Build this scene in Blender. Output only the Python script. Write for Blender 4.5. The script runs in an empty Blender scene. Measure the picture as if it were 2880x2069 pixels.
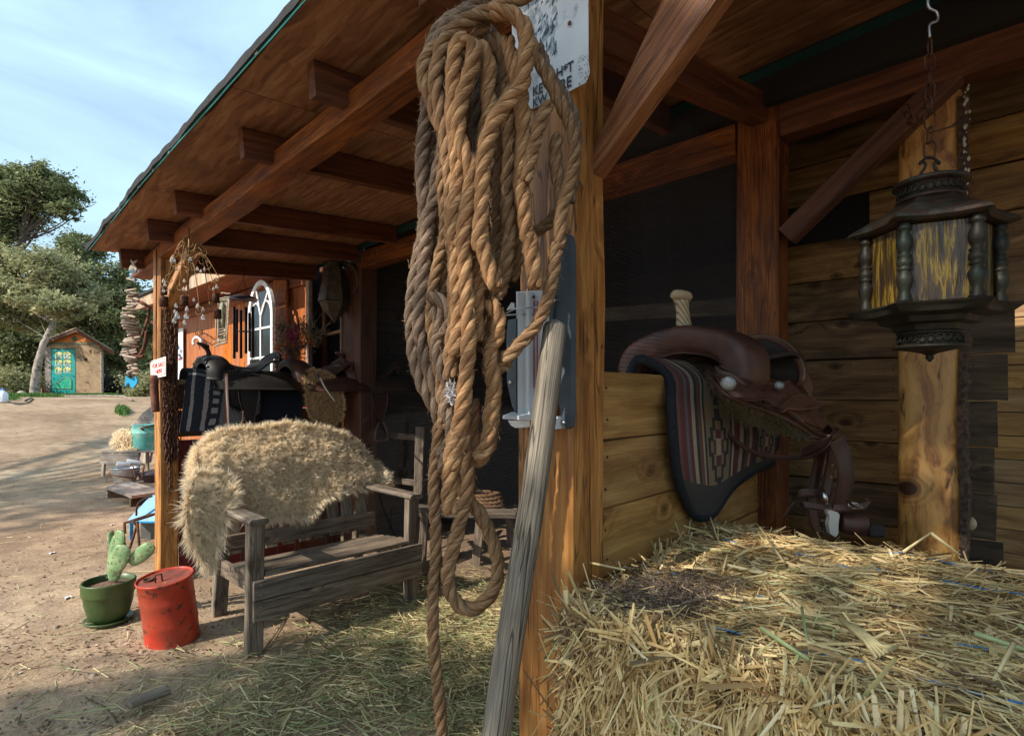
import bpy, math, random
import numpy as np
from mathutils import Vector, Matrix, Euler, noise
R = random.Random(7)
NR = np.random.RandomState(11)
scene = bpy.context.scene
C = scene.collection
rad = math.radians

# ---------------------------------------------------------------- camera
CA, CB, F, CX, HY, CZ = .7343, .6788, 1545.0, 1440.0, 1110.0, 1.25
cam_d = bpy.data.cameras.new('camera')
cam = bpy.data.objects.new('camera', cam_d); C.objects.link(cam)
cam_d.sensor_width = 36; cam_d.lens = 36 * F / 2880
cam_d.shift_y = (HY - 1034.5) / 2880
cam_d.clip_start = .05; cam_d.clip_end = 600
cam.location = (0, 0, CZ)
cam.rotation_euler = (rad(90), 0, math.asin(CB))
scene.camera = cam

# ---------------------------------------------------------------- light
SUN_EL = rad(36)
SUN_H = Vector((.13, .99)).normalized()          # the way sunlight travels over the ground
L = Vector((SUN_H.x * math.cos(SUN_EL), SUN_H.y * math.cos(SUN_EL), -math.sin(SUN_EL)))
sun_d = bpy.data.lights.new('sun', 'SUN'); sun_d.energy = 4.2; sun_d.angle = rad(.53); sun_d.color = (1, .93, .82)
sun = bpy.data.objects.new('sun', sun_d); C.objects.link(sun)
sun.rotation_euler = L.to_track_quat('-Z', 'Y').to_euler(); sun.location = (0, -4, 12)
world = bpy.data.worlds.new('World'); scene.world = world; world.use_nodes = True
wn = world.node_tree.nodes; wl = world.node_tree.links
bg = wn['Background']
sky = wn.new('ShaderNodeTexSky'); sky.sky_type = 'NISHITA'; sky.sun_disc = False
sky.sun_elevation = SUN_EL
sky.sun_rotation = math.atan2(-SUN_H.x, -SUN_H.y)
sky.air_density = 1.0; sky.dust_density = 1.6; sky.ozone_density = 1.6; sky.altitude = 300
tc = wn.new('ShaderNodeTexCoord'); mp = wn.new('ShaderNodeMapping'); mp.inputs['Scale'].default_value = (1.1, 1.1, 3.2)
nz = wn.new('ShaderNodeTexNoise'); nz.inputs['Scale'].default_value = 1.7; nz.inputs['Detail'].default_value = 9; nz.inputs['Roughness'].default_value = .55
nz.inputs['Distortion'].default_value = .6
rp = wn.new('ShaderNodeValToRGB'); rp.color_ramp.elements[0].position = .38; rp.color_ramp.elements[1].position = .78
rp.color_ramp.elements[0].color = (.45, .45, .45, 1); rp.color_ramp.elements[1].color = (1, 1, 1, 1)
mx = wn.new('ShaderNodeMix'); mx.data_type = 'RGBA'
mx.inputs[7].default_value = (5.3, 7.7, 9.2, 1)
wl.new(tc.outputs['Generated'], mp.inputs['Vector']); wl.new(mp.outputs[0], nz.inputs['Vector'])
wl.new(nz.outputs['Fac'], rp.inputs['Fac']); wl.new(rp.outputs['Color'], mx.inputs[0])
wl.new(sky.outputs['Color'], mx.inputs[6]); wl.new(mx.outputs[2], bg.inputs['Color'])
bg.inputs['Strength'].default_value = .11
vs = scene.view_settings
vs.view_transform = 'Standard'; vs.look = 'None'; vs.gamma = 1; vs.exposure = .6; vs.use_curve_mapping = False
scene.cycles.use_denoising = True
scene.cycles.max_bounces = 8; scene.cycles.diffuse_bounces = 4; scene.cycles.glossy_bounces = 3
scene.cycles.transparent_max_bounces = 16; scene.cycles.transmission_bounces = 4
scene.cycles.caustics_reflective = False; scene.cycles.caustics_refractive = False

# ---------------------------------------------------------------- pixel <-> place
def W(px, py, d):
    """photo pixel + distance along the view axis -> a point of the place"""
    x = (px - CX) / F * d
    return Vector((CA * x - CB * d, CB * x + CA * d, CZ + (HY - py) / F * d))
def onv(px, py, v):
    t = (px - CX) / F; return W(px, py, v / (CB * t + CA))
def onu(px, py, u):
    t = (px - CX) / F; return W(px, py, u / (CA * t - CB))
def onz(px, py, z):
    return W(px, py, (CZ - z) * F / (py - HY))
def depth(p): return -CB * p[0] + CA * p[1]
def V(*a): return Vector(a)

# ---------------------------------------------------------------- materials
class NT:
    def __init__(s, name):
        s.m = bpy.data.materials.new(name); s.m.use_nodes = True
        s.t = s.m.node_tree; s.N = s.t.nodes; s.p = s.N['Principled BSDF']; s.out = s.N['Material Output']
    def n(s, typ, **kw):
        nd = s.N.new('ShaderNode' + typ)
        for k, v in kw.items():
            if k.startswith('_'): setattr(nd, k[1:], v)
            else:
                kk = int(k[1:]) if k[0] == 'i' and k[1:].isdigit() else k.replace('__', ' ')
                s.set(nd.inputs[kk], v)
        return nd
    def set(s, sock, v):
        if isinstance(v, bpy.types.NodeSocket): s.t.links.new(v, sock)
        elif isinstance(v, tuple) and len(v) == 3 and sock.type == 'RGBA': sock.default_value = (*v, 1)
        else: sock.default_value = v
    def P(s, **kw):
        for k, v in kw.items(): s.set(s.p.inputs[k.replace('_', ' ')], v)
        return s
    def math(s, op, a, b=0.0, c=None):
        kw = dict(i0=a, i1=b)
        if c is not None: kw['i2'] = c
        return s.n('Math', _operation=op, **kw).outputs[0]
    def mix(s, fac, a, b, mode='MIX'):
        nd = s.n('Mix', _data_type='RGBA', _blend_type=mode)
        s.set(nd.inputs[0], fac); s.set(nd.inputs[6], a); s.set(nd.inputs[7], b)
        return nd.outputs[2]
    def ramp(s, fac, *stops, interp='LINEAR'):
        nd = s.n('ValToRGB', Fac=fac); cr = nd.color_ramp; cr.interpolation = interp
        while len(cr.elements) < len(stops): cr.elements.new(.5)
        for e, (pos, col) in zip(cr.elements, stops):
            e.position = pos
            e.color = (col, col, col, 1) if isinstance(col, (int, float)) else (*col, 1)
        return nd.outputs[0]
    def noise(s, vec, scale, detail=4, rough=.55, dist=0.0):
        return s.n('TexNoise', Vector=vec, Scale=scale, Detail=detail, Roughness=rough, Distortion=dist).outputs['Fac']
    def obj(s, scale=(1, 1, 1), rand=True):
        v = s.n('TexCoord').outputs['Object']
        if rand:
            r = s.n('ObjectInfo').outputs['Random']
            off = s.n('CombineXYZ', X=s.math('MULTIPLY', r, 37.0), Y=s.math('MULTIPLY', r, 53.0), Z=s.math('MULTIPLY', r, 19.0)).outputs[0]
            v = s.n('VectorMath', _operation='ADD', i0=v, i1=off).outputs[0]
        return s.n('Mapping', Vector=v, Scale=scale).outputs[0]
    def bump(s, h, strength=.3, dist=.005):
        s.set(s.p.inputs['Normal'], s.n('Bump', Height=h, Strength=strength, Distance=dist).outputs[0]); return s
    def rand(s): return s.n('ObjectInfo').outputs['Random']

def lin(r, g, b):
    f = lambda c: ((c / 255 + .055) / 1.055) ** 2.4 if c > 10 else c / 255 / 12.92
    return (f(r), f(g), f(b))

MATS = {}
def wood(name, light, mid, dark, grain=16, rings=.5, knots=.6, streak=.5, rough=.6, bump=.35, stain=0.0, vary=.25, spec=.3, crack=.0, swirl=2.0):
    """planks and beams: the grain runs along the object's own x"""
    t = NT(name)
    v1 = t.obj((.9, grain, grain)); 
    warp = t.noise(t.obj((.8, 3.2, 3.2)), 1.6, 3)
    if knots:
        sx = t.n('SeparateXYZ', Vector=t.obj((1, 1, 1)))
        v2 = t.n('CombineXYZ', X=t.math('MULTIPLY', sx.outputs[0], 3.2), Y=t.math('MULTIPLY', t.math('ADD', sx.outputs[2], sx.outputs[1]), 5.0)).outputs[0]
        v2 = t.n('VectorMath', _operation='ADD', i0=v2, i1=t.n('VectorMath', _operation='SCALE', i0=t.n('TexNoise', Vector=v2, Scale=9.0).outputs['Color'], Scale=.05).outputs[0]).outputs[0]
        kv = t.n('TexVoronoi', _voronoi_dimensions='2D', Vector=v2, Scale=1.0)
        pick = t.math('GREATER_THAN', t.n('SeparateColor', Color=kv.outputs['Color']).outputs[0], .45)
        kd = kv.outputs['Distance']; soft = t.math('MULTIPLY', t.ramp(kd, (.03, 1.0), (.3, 0.0)), pick)
        warp = t.math('ADD', warp, t.math('MULTIPLY', soft, .9 / max(swirl, .1)))
    vv = t.n('VectorMath', _operation='ADD', i0=v1, i1=t.n('CombineXYZ', Y=t.math('MULTIPLY', warp, swirl), Z=t.math('MULTIPLY', warp, swirl * .8)).outputs[0]).outputs[0]
    g1 = t.noise(vv, 1.7, 6, .6, .25)
    g2 = t.n('TexWave', _wave_type='BANDS', _bands_direction='Z', Vector=vv, Scale=.55, Distortion=3.0, Detail=3.0, Detail__Scale=1.2).outputs['Fac']
    fine = t.noise(t.obj((2.5, 110, 110)), 2.2, 3, .7)
    kn = t.math('MULTIPLY', t.ramp(kd, (.03, 1.0), (.055, .55), (.075, .8), (.1, 0.0)), pick) if knots else 0.0
    col = t.ramp(g1, (.28, dark), (.47, mid), (.66, light))
    col = t.mix(t.math('MULTIPLY', g2, rings), col, t.mix(.55, col, dark))
    col = t.mix(t.math('MULTIPLY', t.ramp(fine, (.35, 1.0), (.62, 0.0)), streak), col, dark)
    if knots: col = t.mix(t.math('MULTIPLY', kn, knots), col, tuple(c * .55 for c in dark))
    if stain:
        big = t.noise(t.obj((1.3, 6, 6)), 2.0, 4, .6, .5)
        col = t.mix(t.math('MULTIPLY', t.ramp(big, (.46, 0.0), (.62, 1.0)), stain), col, tuple(c * .3 for c in dark))
    h = t.math('ADD', t.math('MULTIPLY', g1, .7), t.math('MULTIPLY', fine, .5))
    if crack:
        ck = t.noise(t.obj((1.1, 20, 20)), 1.5, 2, .5, .8)
        ck = t.ramp(t.math('ABSOLUTE', t.math('SUBTRACT', ck, .5)), (.0, 1.0), (.018, 0.0))
        col = t.mix(t.math('MULTIPLY', ck, crack), col, (.012, .008, .006))
        h = t.math('SUBTRACT', h, t.math('MULTIPLY', ck, .9))
    r = t.rand()
    col = t.n('HueSaturation', Color=col, Value=t.math('ADD', t.math('MULTIPLY', r, vary * 2), 1 - vary), Saturation=t.math('ADD', t.math('MULTIPLY', r, .2), .9)).outputs[0]
    t.P(Base_Color=col, Roughness=t.math('ADD', t.math('MULTIPLY', g1, .25), rough - .12)); t.p.inputs['Specular IOR Level'].default_value = spec
    t.bump(h, bump, .004)
    MATS[name] = t.m; return t.m
def flat(name, col, rough=.6, metal=0.0, nscale=0, namp=.25, bump=0, bscale=60, dirt=None, dscale=6, dlo=.5, dhi=.62, spec=.4, rnd=0.0, sheen=0):
    t = NT(name); c = col
    v = t.obj()
    if nscale: 
        n_ = t.noise(v, nscale, 5, .6)
        c = t.mix(t.ramp(n_, (.35, 0.0), (.68, 1.0)), tuple(x * (1 - namp) for x in col), tuple(min(1, x * (1 + namp)) for x in col))
    if dirt: c = t.mix(t.ramp(t.noise(v, dscale, 7, .65, .4), (dlo, 0.0), (dhi, 1.0)), c, dirt)
    if rnd: c = t.n('HueSaturation', Color=c, Value=t.math('ADD', t.math('MULTIPLY', t.rand(), rnd * 2), 1 - rnd)).outputs[0]
    t.P(Base_Color=c, Roughness=rough, Metallic=metal); t.p.inputs['Specular IOR Level'].default_value = spec
    if sheen: t.p.inputs['Sheen Weight'].default_value = sheen
    if bump: t.bump(t.noise(v, bscale, 5, .65), bump, .003)
    MATS[name] = t.m; return t.m
def attr_mat(name, stops, rough=.6, nscale=0, trans=0.0, vary_noise=0.0, bump=0):
    """colour from each piece's own random number, stored on the mesh as 'rnd'"""
    t = NT(name)
    a = t.n('Attribute', _attribute_name='rnd').outputs['Fac']
    c = t.ramp(a, *stops)
    if nscale: c = t.mix(t.ramp(t.noise(t.obj(rand=False), nscale, 4), (.3, 0.0), (.7, vary_noise)), c, tuple(x * .35 for x in stops[0][1]))
    t.P(Base_Color=c, Roughness=rough); t.p.inputs['Specular IOR Level'].default_value = .25
    if trans:
        tr = t.n('BsdfTranslucent', Color=c); mxs = t.n('MixShader', Fac=trans, i1=t.p.outputs[0], i2=tr.outputs[0])
        t.t.links.new(mxs.outputs[0], t.out.inputs['Surface'])
    MATS[name] = t.m; return t.m

# ---------------------------------------------------------------- objects
def tag(o, label=None, cat=None, group=None, kind=None):
    if label: o['label'] = label
    if cat: o['category'] = cat
    if group: o['group'] = group
    if kind: o['kind'] = kind
    return o
def root(name, loc, label, cat, group=None):
    o = bpy.data.objects.new(name, None); o.empty_display_size = .1; C.objects.link(o); o.location = loc
    return tag(o, label, cat, group)
def link(name, me, parent=None, M=None):
    o = bpy.data.objects.new(name, me); C.objects.link(o)
    if M is not None: o.matrix_basis = M
    if parent is not None:
        o.parent = parent; o.matrix_parent_inverse = wmat(parent).inverted()
    return o
def wmat(o):
    M = o.matrix_basis.copy()
    if o.parent is not None: M = wmat(o.parent) @ o.matrix_parent_inverse @ M
    return M
def mesh_np(name, verts, faces, mat, smooth=False, rnd=None, k=None):
    """fast mesh from arrays; faces is an (n,k) array"""
    me = bpy.data.meshes.new(name)
    verts = np.asarray(verts, np.float32); faces = np.asarray(faces, np.int32)
    n, k = faces.shape
    me.vertices.add(len(verts)); me.vertices.foreach_set('co', verts.ravel())
    me.loops.add(n * k); me.loops.foreach_set('vertex_index', faces.ravel())
    me.polygons.add(n); me.polygons.foreach_set('loop_start', np.arange(0, n * k, k, dtype=np.int32))
    if smooth: me.polygons.foreach_set('use_smooth', np.ones(n, bool))
    if rnd is not None:
        at = me.attributes.new('rnd', 'FLOAT', 'POINT'); at.data.foreach_set('value', np.asarray(rnd, np.float32))
    me.update(); me.validate()
    if mat: me.materials.append(mat)
    return me
def put_np(name, verts, faces, mat, parent=None, smooth=False, rnd=None):
    verts = np.asarray(verts, float); c = verts.mean(0)
    return link(name, mesh_np(name, verts - c, faces, mat, smooth, rnd), parent, Matrix.Translation(Vector(c)))

class MB:
    """collects shapes in world space, then becomes one mesh"""
    def __init__(s): s.v = []; s.f = []; s.sm = []; s.rnd = []
    def add(s, vs, fs, smooth=False):
        o = len(s.v); s.v += [Vector(v) for v in vs]; s.f += [tuple(i + o for i in f) for f in fs]; s.sm += [smooth] * len(fs); return s
    def box(s, lo, hi, M=None, ch=0.0):
        lo, hi = Vector(lo), Vector(hi)
        if ch:
            vs, fs = chbox(hi - lo, ch); vs = [v + (lo + hi) / 2 for v in vs]
        else:
            vs = [Vector((x, y, z)) for x in (lo.x, hi.x) for y in (lo.y, hi.y) for z in (lo.z, hi.z)]
            fs = [(0, 1, 3, 2), (4, 6, 7, 5), (0, 4, 5, 1), (2, 3, 7, 6), (0, 2, 6, 4), (1, 5, 7, 3)]
        if M is not None: vs = [M @ v for v in vs]
        return s.add(vs, fs)
    def tube(s, pts, r, n=8, cap=True, smooth=True, closed=False, flat_=None):
        pts = [Vector(p) for p in pts]; m = len(pts)
        rr = r if isinstance(r, (list, tuple)) else [r] * m
        up = None; rings = []
        for i, p in enumerate(pts):
            if closed: d = pts[(i + 1) % m] - pts[i - 1]
            else: d = pts[min(i + 1, m - 1)] - pts[max(i - 1, 0)]
            if d.length < 1e-9: d = Vector((0, 0, 1))
            d.normalize()
            if up is None:
                up = Vector((0, 0, 1)) if abs(d.z) < .9 else Vector((1, 0, 0))
            a = up - d * up.dot(d)
            if a.length < 1e-6: a = d.orthogonal()
            a.normalize(); up = a; b_ = d.cross(a)
            fx, fy = flat_ or (1, 1)
            rings.append([p + (a * math.cos(2 * math.pi * k / n) * fx + b_ * math.sin(2 * math.pi * k / n) * fy) * rr[i] for k in range(n)])
        vs = [v for r_ in rings for v in r_]; fs = []
        for i in range(m if closed else m - 1):
            j = (i + 1) % m
            for k in range(n):
                fs.append((i * n + k, i * n + (k + 1) % n, j * n + (k + 1) % n, j * n + k))
        if cap and not closed:
            fs.append(tuple(range(n))[::-1]); fs.append(tuple((m - 1) * n + k for k in range(n)))
        return s.add(vs, fs, smooth)
    def lathe(s, prof, M=None, n=24, smooth=True, cap=True, squash=None, a0=0.0, a1=None):
        """profile of (radius, height) about the local z axis"""
        full = a1 is None; a1 = 2 * math.pi if full else a1
        cnt = n if full else n + 1
        vs = []
        for r, z in prof:
            for k in range(cnt):
                a = a0 + (a1 - a0) * k / n
                rr = r * (squash(a, z) if squash else 1)
                vs.append(Vector((rr * math.cos(a), rr * math.sin(a), z)))
        fs = []
        for i in range(len(prof) - 1):
            for k in range(n):
                k2 = (k + 1) % n if full else k + 1
                fs.append((i * cnt + k, i * cnt + k2, (i + 1) * cnt + k2, (i + 1) * cnt + k))
        if cap and full:
            if prof[0][0] > 1e-6: fs.append(tuple(range(n))[::-1])
            if prof[-1][0] > 1e-6: fs.append(tuple((len(prof) - 1) * n + k for k in range(n)))
        if M is not None: vs = [M @ v for v in vs]
        return s.add(vs, fs, smooth)
    def prism(s, outline, thick, M=None, smooth=False):
        """outline in local xy, extruded along z (centred)"""
        n = len(outline); h = thick / 2
        vs = [Vector((x, y, -h)) for x, y in outline] + [Vector((x, y, h)) for x, y in outline]
        if M is not None: vs = [M @ v for v in vs]
        fs = [tuple(range(n))[::-1], tuple(range(n, 2 * n))] + [(k, (k + 1) % n, n + (k + 1) % n, n + k) for k in range(n)]
        return s.add(vs, fs, smooth)
    def slab(s, pts, off):
        """any polygon of points, given thickness by the offset vector"""
        n = len(pts); pts = [Vector(p) for p in pts]; off = Vector(off)
        vs = pts + [p + off for p in pts]
        fs = [tuple(range(n))[::-1], tuple(range(n, 2 * n))] + [(k, (k + 1) % n, n + (k + 1) % n, n + k) for k in range(n)]
        return s.add(vs, fs)
    def patch(s, grid, nu=10, nv=10, thick=.004, wob=0.0, smooth=True, seed=0):
        """smooth thick sheet through a grid of points (rows x cols)"""
        g = [[Vector(p) for p in row] for row in grid]
        rows = [cr(row, nv) for row in g]
        cols = [cr([rows[i][j] for i in range(len(rows))], nu) for j in range(len(rows[0]))]
        A, B = len(cols[0]), len(cols)
        P = [[cols[j][i] for j in range(B)] for i in range(A)]
        if wob:
            for i in range(A):
                for j in range(B): P[i][j] = P[i][j] + noise.noise_vector(P[i][j] * 14 + Vector((seed, 0, 0))) * wob
        N = [[None] * B for _ in range(A)]
        for i in range(A):
            for j in range(B):
                du = P[min(i + 1, A - 1)][j] - P[max(i - 1, 0)][j]; dv = P[i][min(j + 1, B - 1)] - P[i][max(j - 1, 0)]
                nn = du.cross(dv); N[i][j] = nn.normalized() if nn.length > 1e-12 else Vector((0, 0, 1))
        vs = [P[i][j] + N[i][j] * thick / 2 for i in range(A) for j in range(B)] + [P[i][j] - N[i][j] * thick / 2 for i in range(A) for j in range(B)]
        fs = []; o = A * B
        for i in range(A - 1):
            for j in range(B - 1):
                q = (i * B + j, i * B + j + 1, (i + 1) * B + j + 1, (i + 1) * B + j)
                fs.append(q[::-1]); fs.append(tuple(x + o for x in q))
        ed = [i * B for i in range(A)] + [(A - 1) * B + j for j in range(1, B)] + [i * B + B - 1 for i in range(A - 2, -1, -1)] + [j for j in range(B - 2, 0, -1)]
        for a_, b_ in zip(ed, ed[1:] + ed[:1]): fs.append((a_, b_, b_ + o, a_ + o))
        s.last = P
        return s.add(vs, fs, smooth)
    def build(s, name, mat, parent=None, origin=None):
        c = Vector(origin) if origin is not None else sum(s.v, Vector()) / max(1, len(s.v))
        me = bpy.data.meshes.new(name); me.from_pydata([v - c for v in s.v], [], s.f)
        me.polygons.foreach_set('use_smooth', s.sm); me.update()
        if mat: me.materials.append(mat)
        return link(name, me, parent, Matrix.Translation(c))

def cr(pts, n):
    """Catmull-Rom through the points, n samples a span"""
    pts = [Vector(p) for p in pts]; out = []
    for i in range(len(pts) - 1):
        p0 = pts[i - 1] if i else pts[0] * 2 - pts[1]; p1, p2 = pts[i], pts[i + 1]
        p3 = pts[i + 2] if i + 2 < len(pts) else pts[-1] * 2 - pts[-2]
        for k in range(n):
            t = k / n
            out.append(.5 * ((2 * p1) + (p2 - p0) * t + (2 * p0 - 5 * p1 + 4 * p2 - p3) * t * t + (3 * p1 - p0 - 3 * p2 + p3) * t ** 3))
    out.append(pts[-1]); return out
def chbox(size, c):
    x, y, z = [q / 2 for q in size]; c = min(c, x * .9, y * .9, z * .9); vs = []; fs = []
    S = [(a, b_, d) for a in (-1, 1) for b_ in (-1, 1) for d in (-1, 1)]
    idx = {}
    for q in S:
        for ax in range(3):
            p = [q[0] * (x - c), q[1] * (y - c), q[2] * (z - c)]; p[ax] = q[ax] * (x, y, z)[ax]
            idx[q, ax] = len(vs); vs.append(Vector(p))
    for ax in range(3):
        o1, o2 = (ax + 1) % 3, (ax + 2) % 3
        for sg in (-1, 1):
            ring = []
            for s1, s2 in ((-1, -1), (1, -1), (1, 1), (-1, 1)):
                q = [0, 0, 0]; q[ax] = sg; q[o1] = s1; q[o2] = s2; ring.append(idx[tuple(q), ax])
            fs.append(tuple(ring if sg > 0 else ring[::-1]))
    for ax in range(3):
        o1, o2 = (ax + 1) % 3, (ax + 2) % 3
        for s1 in (-1, 1):
            for s2 in (-1, 1):
                q0 = [0, 0, 0]; q0[ax] = -1; q0[o1] = s1; q0[o2] = s2; q1 = list(q0); q1[ax] = 1
                q0, q1 = tuple(q0), tuple(q1)
                f = (idx[q0, o1], idx[q1, o1], idx[q1, o2], idx[q0, o2]); fs.append(f if s1 * s2 < 0 else f[::-1])
    for q in S:
        f = (idx[q, 0], idx[q, 1], idx[q, 2]); fs.append(f if q[0] * q[1] * q[2] > 0 else f[::-1])
    return vs, fs

def board(name, p0, p1, w, h, mat, parent=None, up=(0, 0, 1), ch=.003, wob=.0, secs=1, roll=0.0, seed=None):
    """a sawn piece from p0 to p1 (centre line), w across, h along 'up'; own x runs down the grain"""
    p0, p1 = Vector(p0), Vector(p1); d = p1 - p0; Ln = d.length; x = d.normalized()
    up = Vector(up); z = (up - x * up.dot(x)).normalized(); y = z.cross(x)
    M = Matrix((x, y, z)).transposed().to_4x4(); M.translation = (p0 + p1) / 2
    if roll: M = M @ Matrix.Rotation(roll, 4, 'X')
    rs = random.Random(seed if seed is not None else R.random())
    a, b_ = w / 2, h / 2; c = min(ch, a * .8, b_ * .8)
    sec = [(-a + c, -b_), (a - c, -b_), (a, -b_ + c), (a, b_ - c), (a - c, b_), (-a + c, b_), (-a, b_ - c), (-a, -b_ + c)]
    vs = []; fs = []
    for i in range(secs + 1):
        oy, oz = (rs.uniform(-wob, wob), rs.uniform(-wob, wob)) if wob else (0, 0); s1 = 1
        vs += [((i / secs - .5) * Ln, sy * s1 + oy, sz * s1 + oz) for sy, sz in sec]
    for i in range(secs):
        for k in range(8): fs.append((i * 8 + k, i * 8 + (k + 1) % 8, (i + 1) * 8 + (k + 1) % 8, (i + 1) * 8 + k))
    fs.append(tuple(range(8))[::-1]); fs.append(tuple(secs * 8 + k for k in range(8)))
    me = bpy.data.meshes.new(name); me.from_pydata(vs, [], [f[::-1] for f in fs]); me.update(); me.flip_normals(); me.materials.append(mat)
    return link(name, me, parent, M)

def sticks(P0, P1, width, bend=.1, curl=.5, segs=2, rs=None, normal=None):
    """many folded ribbons (straw, grass): arrays of start and end points -> verts, faces, piece index"""
    rs = rs or NR; n = len(P0)
    D = P1 - P0; Ln = np.linalg.norm(D, axis=1, keepdims=True) + 1e-9; d = D / Ln
    r_ = rs.normal(size=(n, 3)) if normal is None else normal + rs.normal(size=(n, 3)) * .5
    s = np.cross(d, r_); s /= np.linalg.norm(s, axis=1, keepdims=True) + 1e-9
    u = np.cross(s, d)
    b = rs.normal(size=(n, 1)) * bend * Ln
    vs = []; w = np.asarray(width).reshape(-1, 1)
    for i in range(segs + 1):
        t = i / segs; c = P0 + D * t + u * b * (4 * t * (1 - t)) * .5
        ww = w * (1 - .45 * t)
        vs += [c - s * ww, c + u * ww * curl, c + s * ww]
    V_ = np.stack(vs, 1).reshape(-1, 3); m = 3 * (segs + 1)
    base = (np.arange(n) * m)[:, None]; fl = []
    for i in range(segs):
        for k in (0, 1): fl.append([i * 3 + k, i * 3 + k + 1, i * 3 + k + 4, i * 3 + k + 3])
    Fc = (base[:, :, None] + np.array(fl)[None]).reshape(-1, 4)
    return V_, Fc, np.repeat(np.arange(n), m)

def text_obj(name, s, size, M, mat, parent=None, depth_=.0006, font_scale=(1, 1)):
    cu = bpy.data.curves.new(name, 'FONT'); cu.body = s; cu.size = size; cu.extrude = depth_; cu.align_x = 'CENTER'; cu.align_y = 'CENTER'
    cu.offset = size * .012
    tmp = bpy.data.objects.new(name, cu); C.objects.link(tmp)
    me = bpy.data.meshes.new_from_object(tmp.evaluated_get(bpy.context.evaluated_depsgraph_get()))
    C.objects.unlink(tmp); bpy.data.objects.remove(tmp)
    me.transform(Matrix.Diagonal((font_scale[0], font_scale[1], 1, 1))); me.materials.clear(); me.materials.append(mat)
    return link(name, me, parent, M)
def frame_M(o, x, y):
    """matrix with its own x and y axes along the given directions"""
    x = Vector(x).normalized(); y = Vector(y); y = (y - x * y.dot(x)).normalized(); z = x.cross(y)
    M = Matrix((x, y, z)).transposed().to_4x4(); M.translation = Vector(o); return M
# ================================================================ materials in use
w_post = wood('pine_post', (.66, .33, .10), (.54, .235, .06), (.22, .07, .02), grain=13, knots=.5, streak=.35, rough=.42, stain=.5, vary=.08, crack=.85, spec=.45)
w_beam = wood('red_beam', (.43, .165, .058), (.29, .1, .036), (.07, .024, .012), grain=15, knots=.5, streak=.75, rough=.5, stain=.45, vary=.12, crack=.6, bump=.6)
w_bright = wood('brace_wood', (.5, .21, .07), (.38, .14, .045), (.09, .03, .014), grain=14, knots=.3, streak=.6, rough=.5, stain=.4, crack=.4)
w_raft = wood('dark_rafter', (.22, .085, .042), (.15, .055, .029), (.04, .015, .01), grain=15, streak=.5, vary=.1)
w_plank = wood('tan_plank', (.56, .35, .145), (.47, .27, .1), (.2, .09, .035), grain=15, knots=.95, streak=.5, rough=.6, stain=.35, vary=.12)
w_back = wood('brown_plank', (.5, .31, .13), (.36, .2, .075), (.1, .045, .02), grain=14, knots=.95, streak=.55, rough=.65, stain=.6, vary=.25)
w_grey = wood('grey_plank', (.22, .17, .11), (.14, .105, .07), (.035, .027, .02), grain=10, knots=.6, streak=.5, rough=.75, stain=.5, vary=.15)
w_bench = wood('weathered_bench', (.42, .335, .25), (.3, .23, .17), (.08, .058, .043), grain=18, knots=.75, streak=.7, rough=.72, bump=.7, stain=.35, vary=.14, crack=.5)
w_handle = wood('weathered_handle', (.45, .38, .29), (.33, .275, .205), (.1, .078, .055), grain=30, knots=0, streak=.85, rough=.7, bump=.8, vary=.05, crack=.8)
w_pale = wood('pale_pine', (.74, .56, .34), (.62, .44, .24), (.3, .18, .08), grain=10, knots=.6, streak=.25, stain=.3, vary=.12)
w_far = wood('pale_plank', (.5, .42, .36), (.38, .31, .26), (.14, .1, .08), grain=10, knots=.4, streak=.4, rough=.75, stain=.25, vary=.2)
w_house = wood('orange_board', (.62, .22, .06), (.52, .165, .045), (.22, .06, .02), grain=14, knots=.4, streak=.35, rough=.55, stain=.15, vary=.1)
w_house2 = wood('house_trim', (.4, .14, .055), (.28, .09, .04), (.09, .03, .02), grain=14, knots=.3, streak=.4, vary=.1)
w_fascia = wood('fascia_board', (.62, .47, .33), (.5, .36, .24), (.2, .1, .06), grain=12, streak=.4, vary=.2)
w_inner = wood('shadowed_board', (.09, .07, .055), (.06, .047, .038), (.02, .016, .013), grain=12, knots=.5, vary=.2)  # the room's dimness is put into a darker board colour
w_maroon = wood('maroon_board', (.2, .04, .045), (.14, .025, .03), (.05, .012, .012), grain=12, streak=.5, knots=.2, vary=.15)
m_dark = flat('dark_room', (.022, .02, .019), .9)  # near black, the unlit depth of the room put into colour
m_teal = flat('teal_drip_edge', (.012, .13, .12), .5, nscale=20)
m_felt = flat('black_felt', (.03, .03, .032), .9, nscale=30, bump=.5)
m_iron = flat('rusty_iron', (.1, .045, .028), .75, .5, nscale=40, namp=.5, bump=.6, bscale=120)
m_rust = flat('rust_brown', (.17, .065, .04), .8, .25, nscale=18, namp=.4, bump=.5, bscale=90, dirt=(.07, .035, .028), dscale=14)
m_galv = flat('galvanised', (.5, .53, .56), .38, .8, nscale=25, namp=.2)
m_steel = flat('bright_steel', (.6, .6, .58), .25, 1.0)
m_white = flat('white_paint', (.74, .75, .76), .45, nscale=8, namp=.08, dirt=(.4, .36, .33), dscale=5, dlo=.58, dhi=.75)

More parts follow.
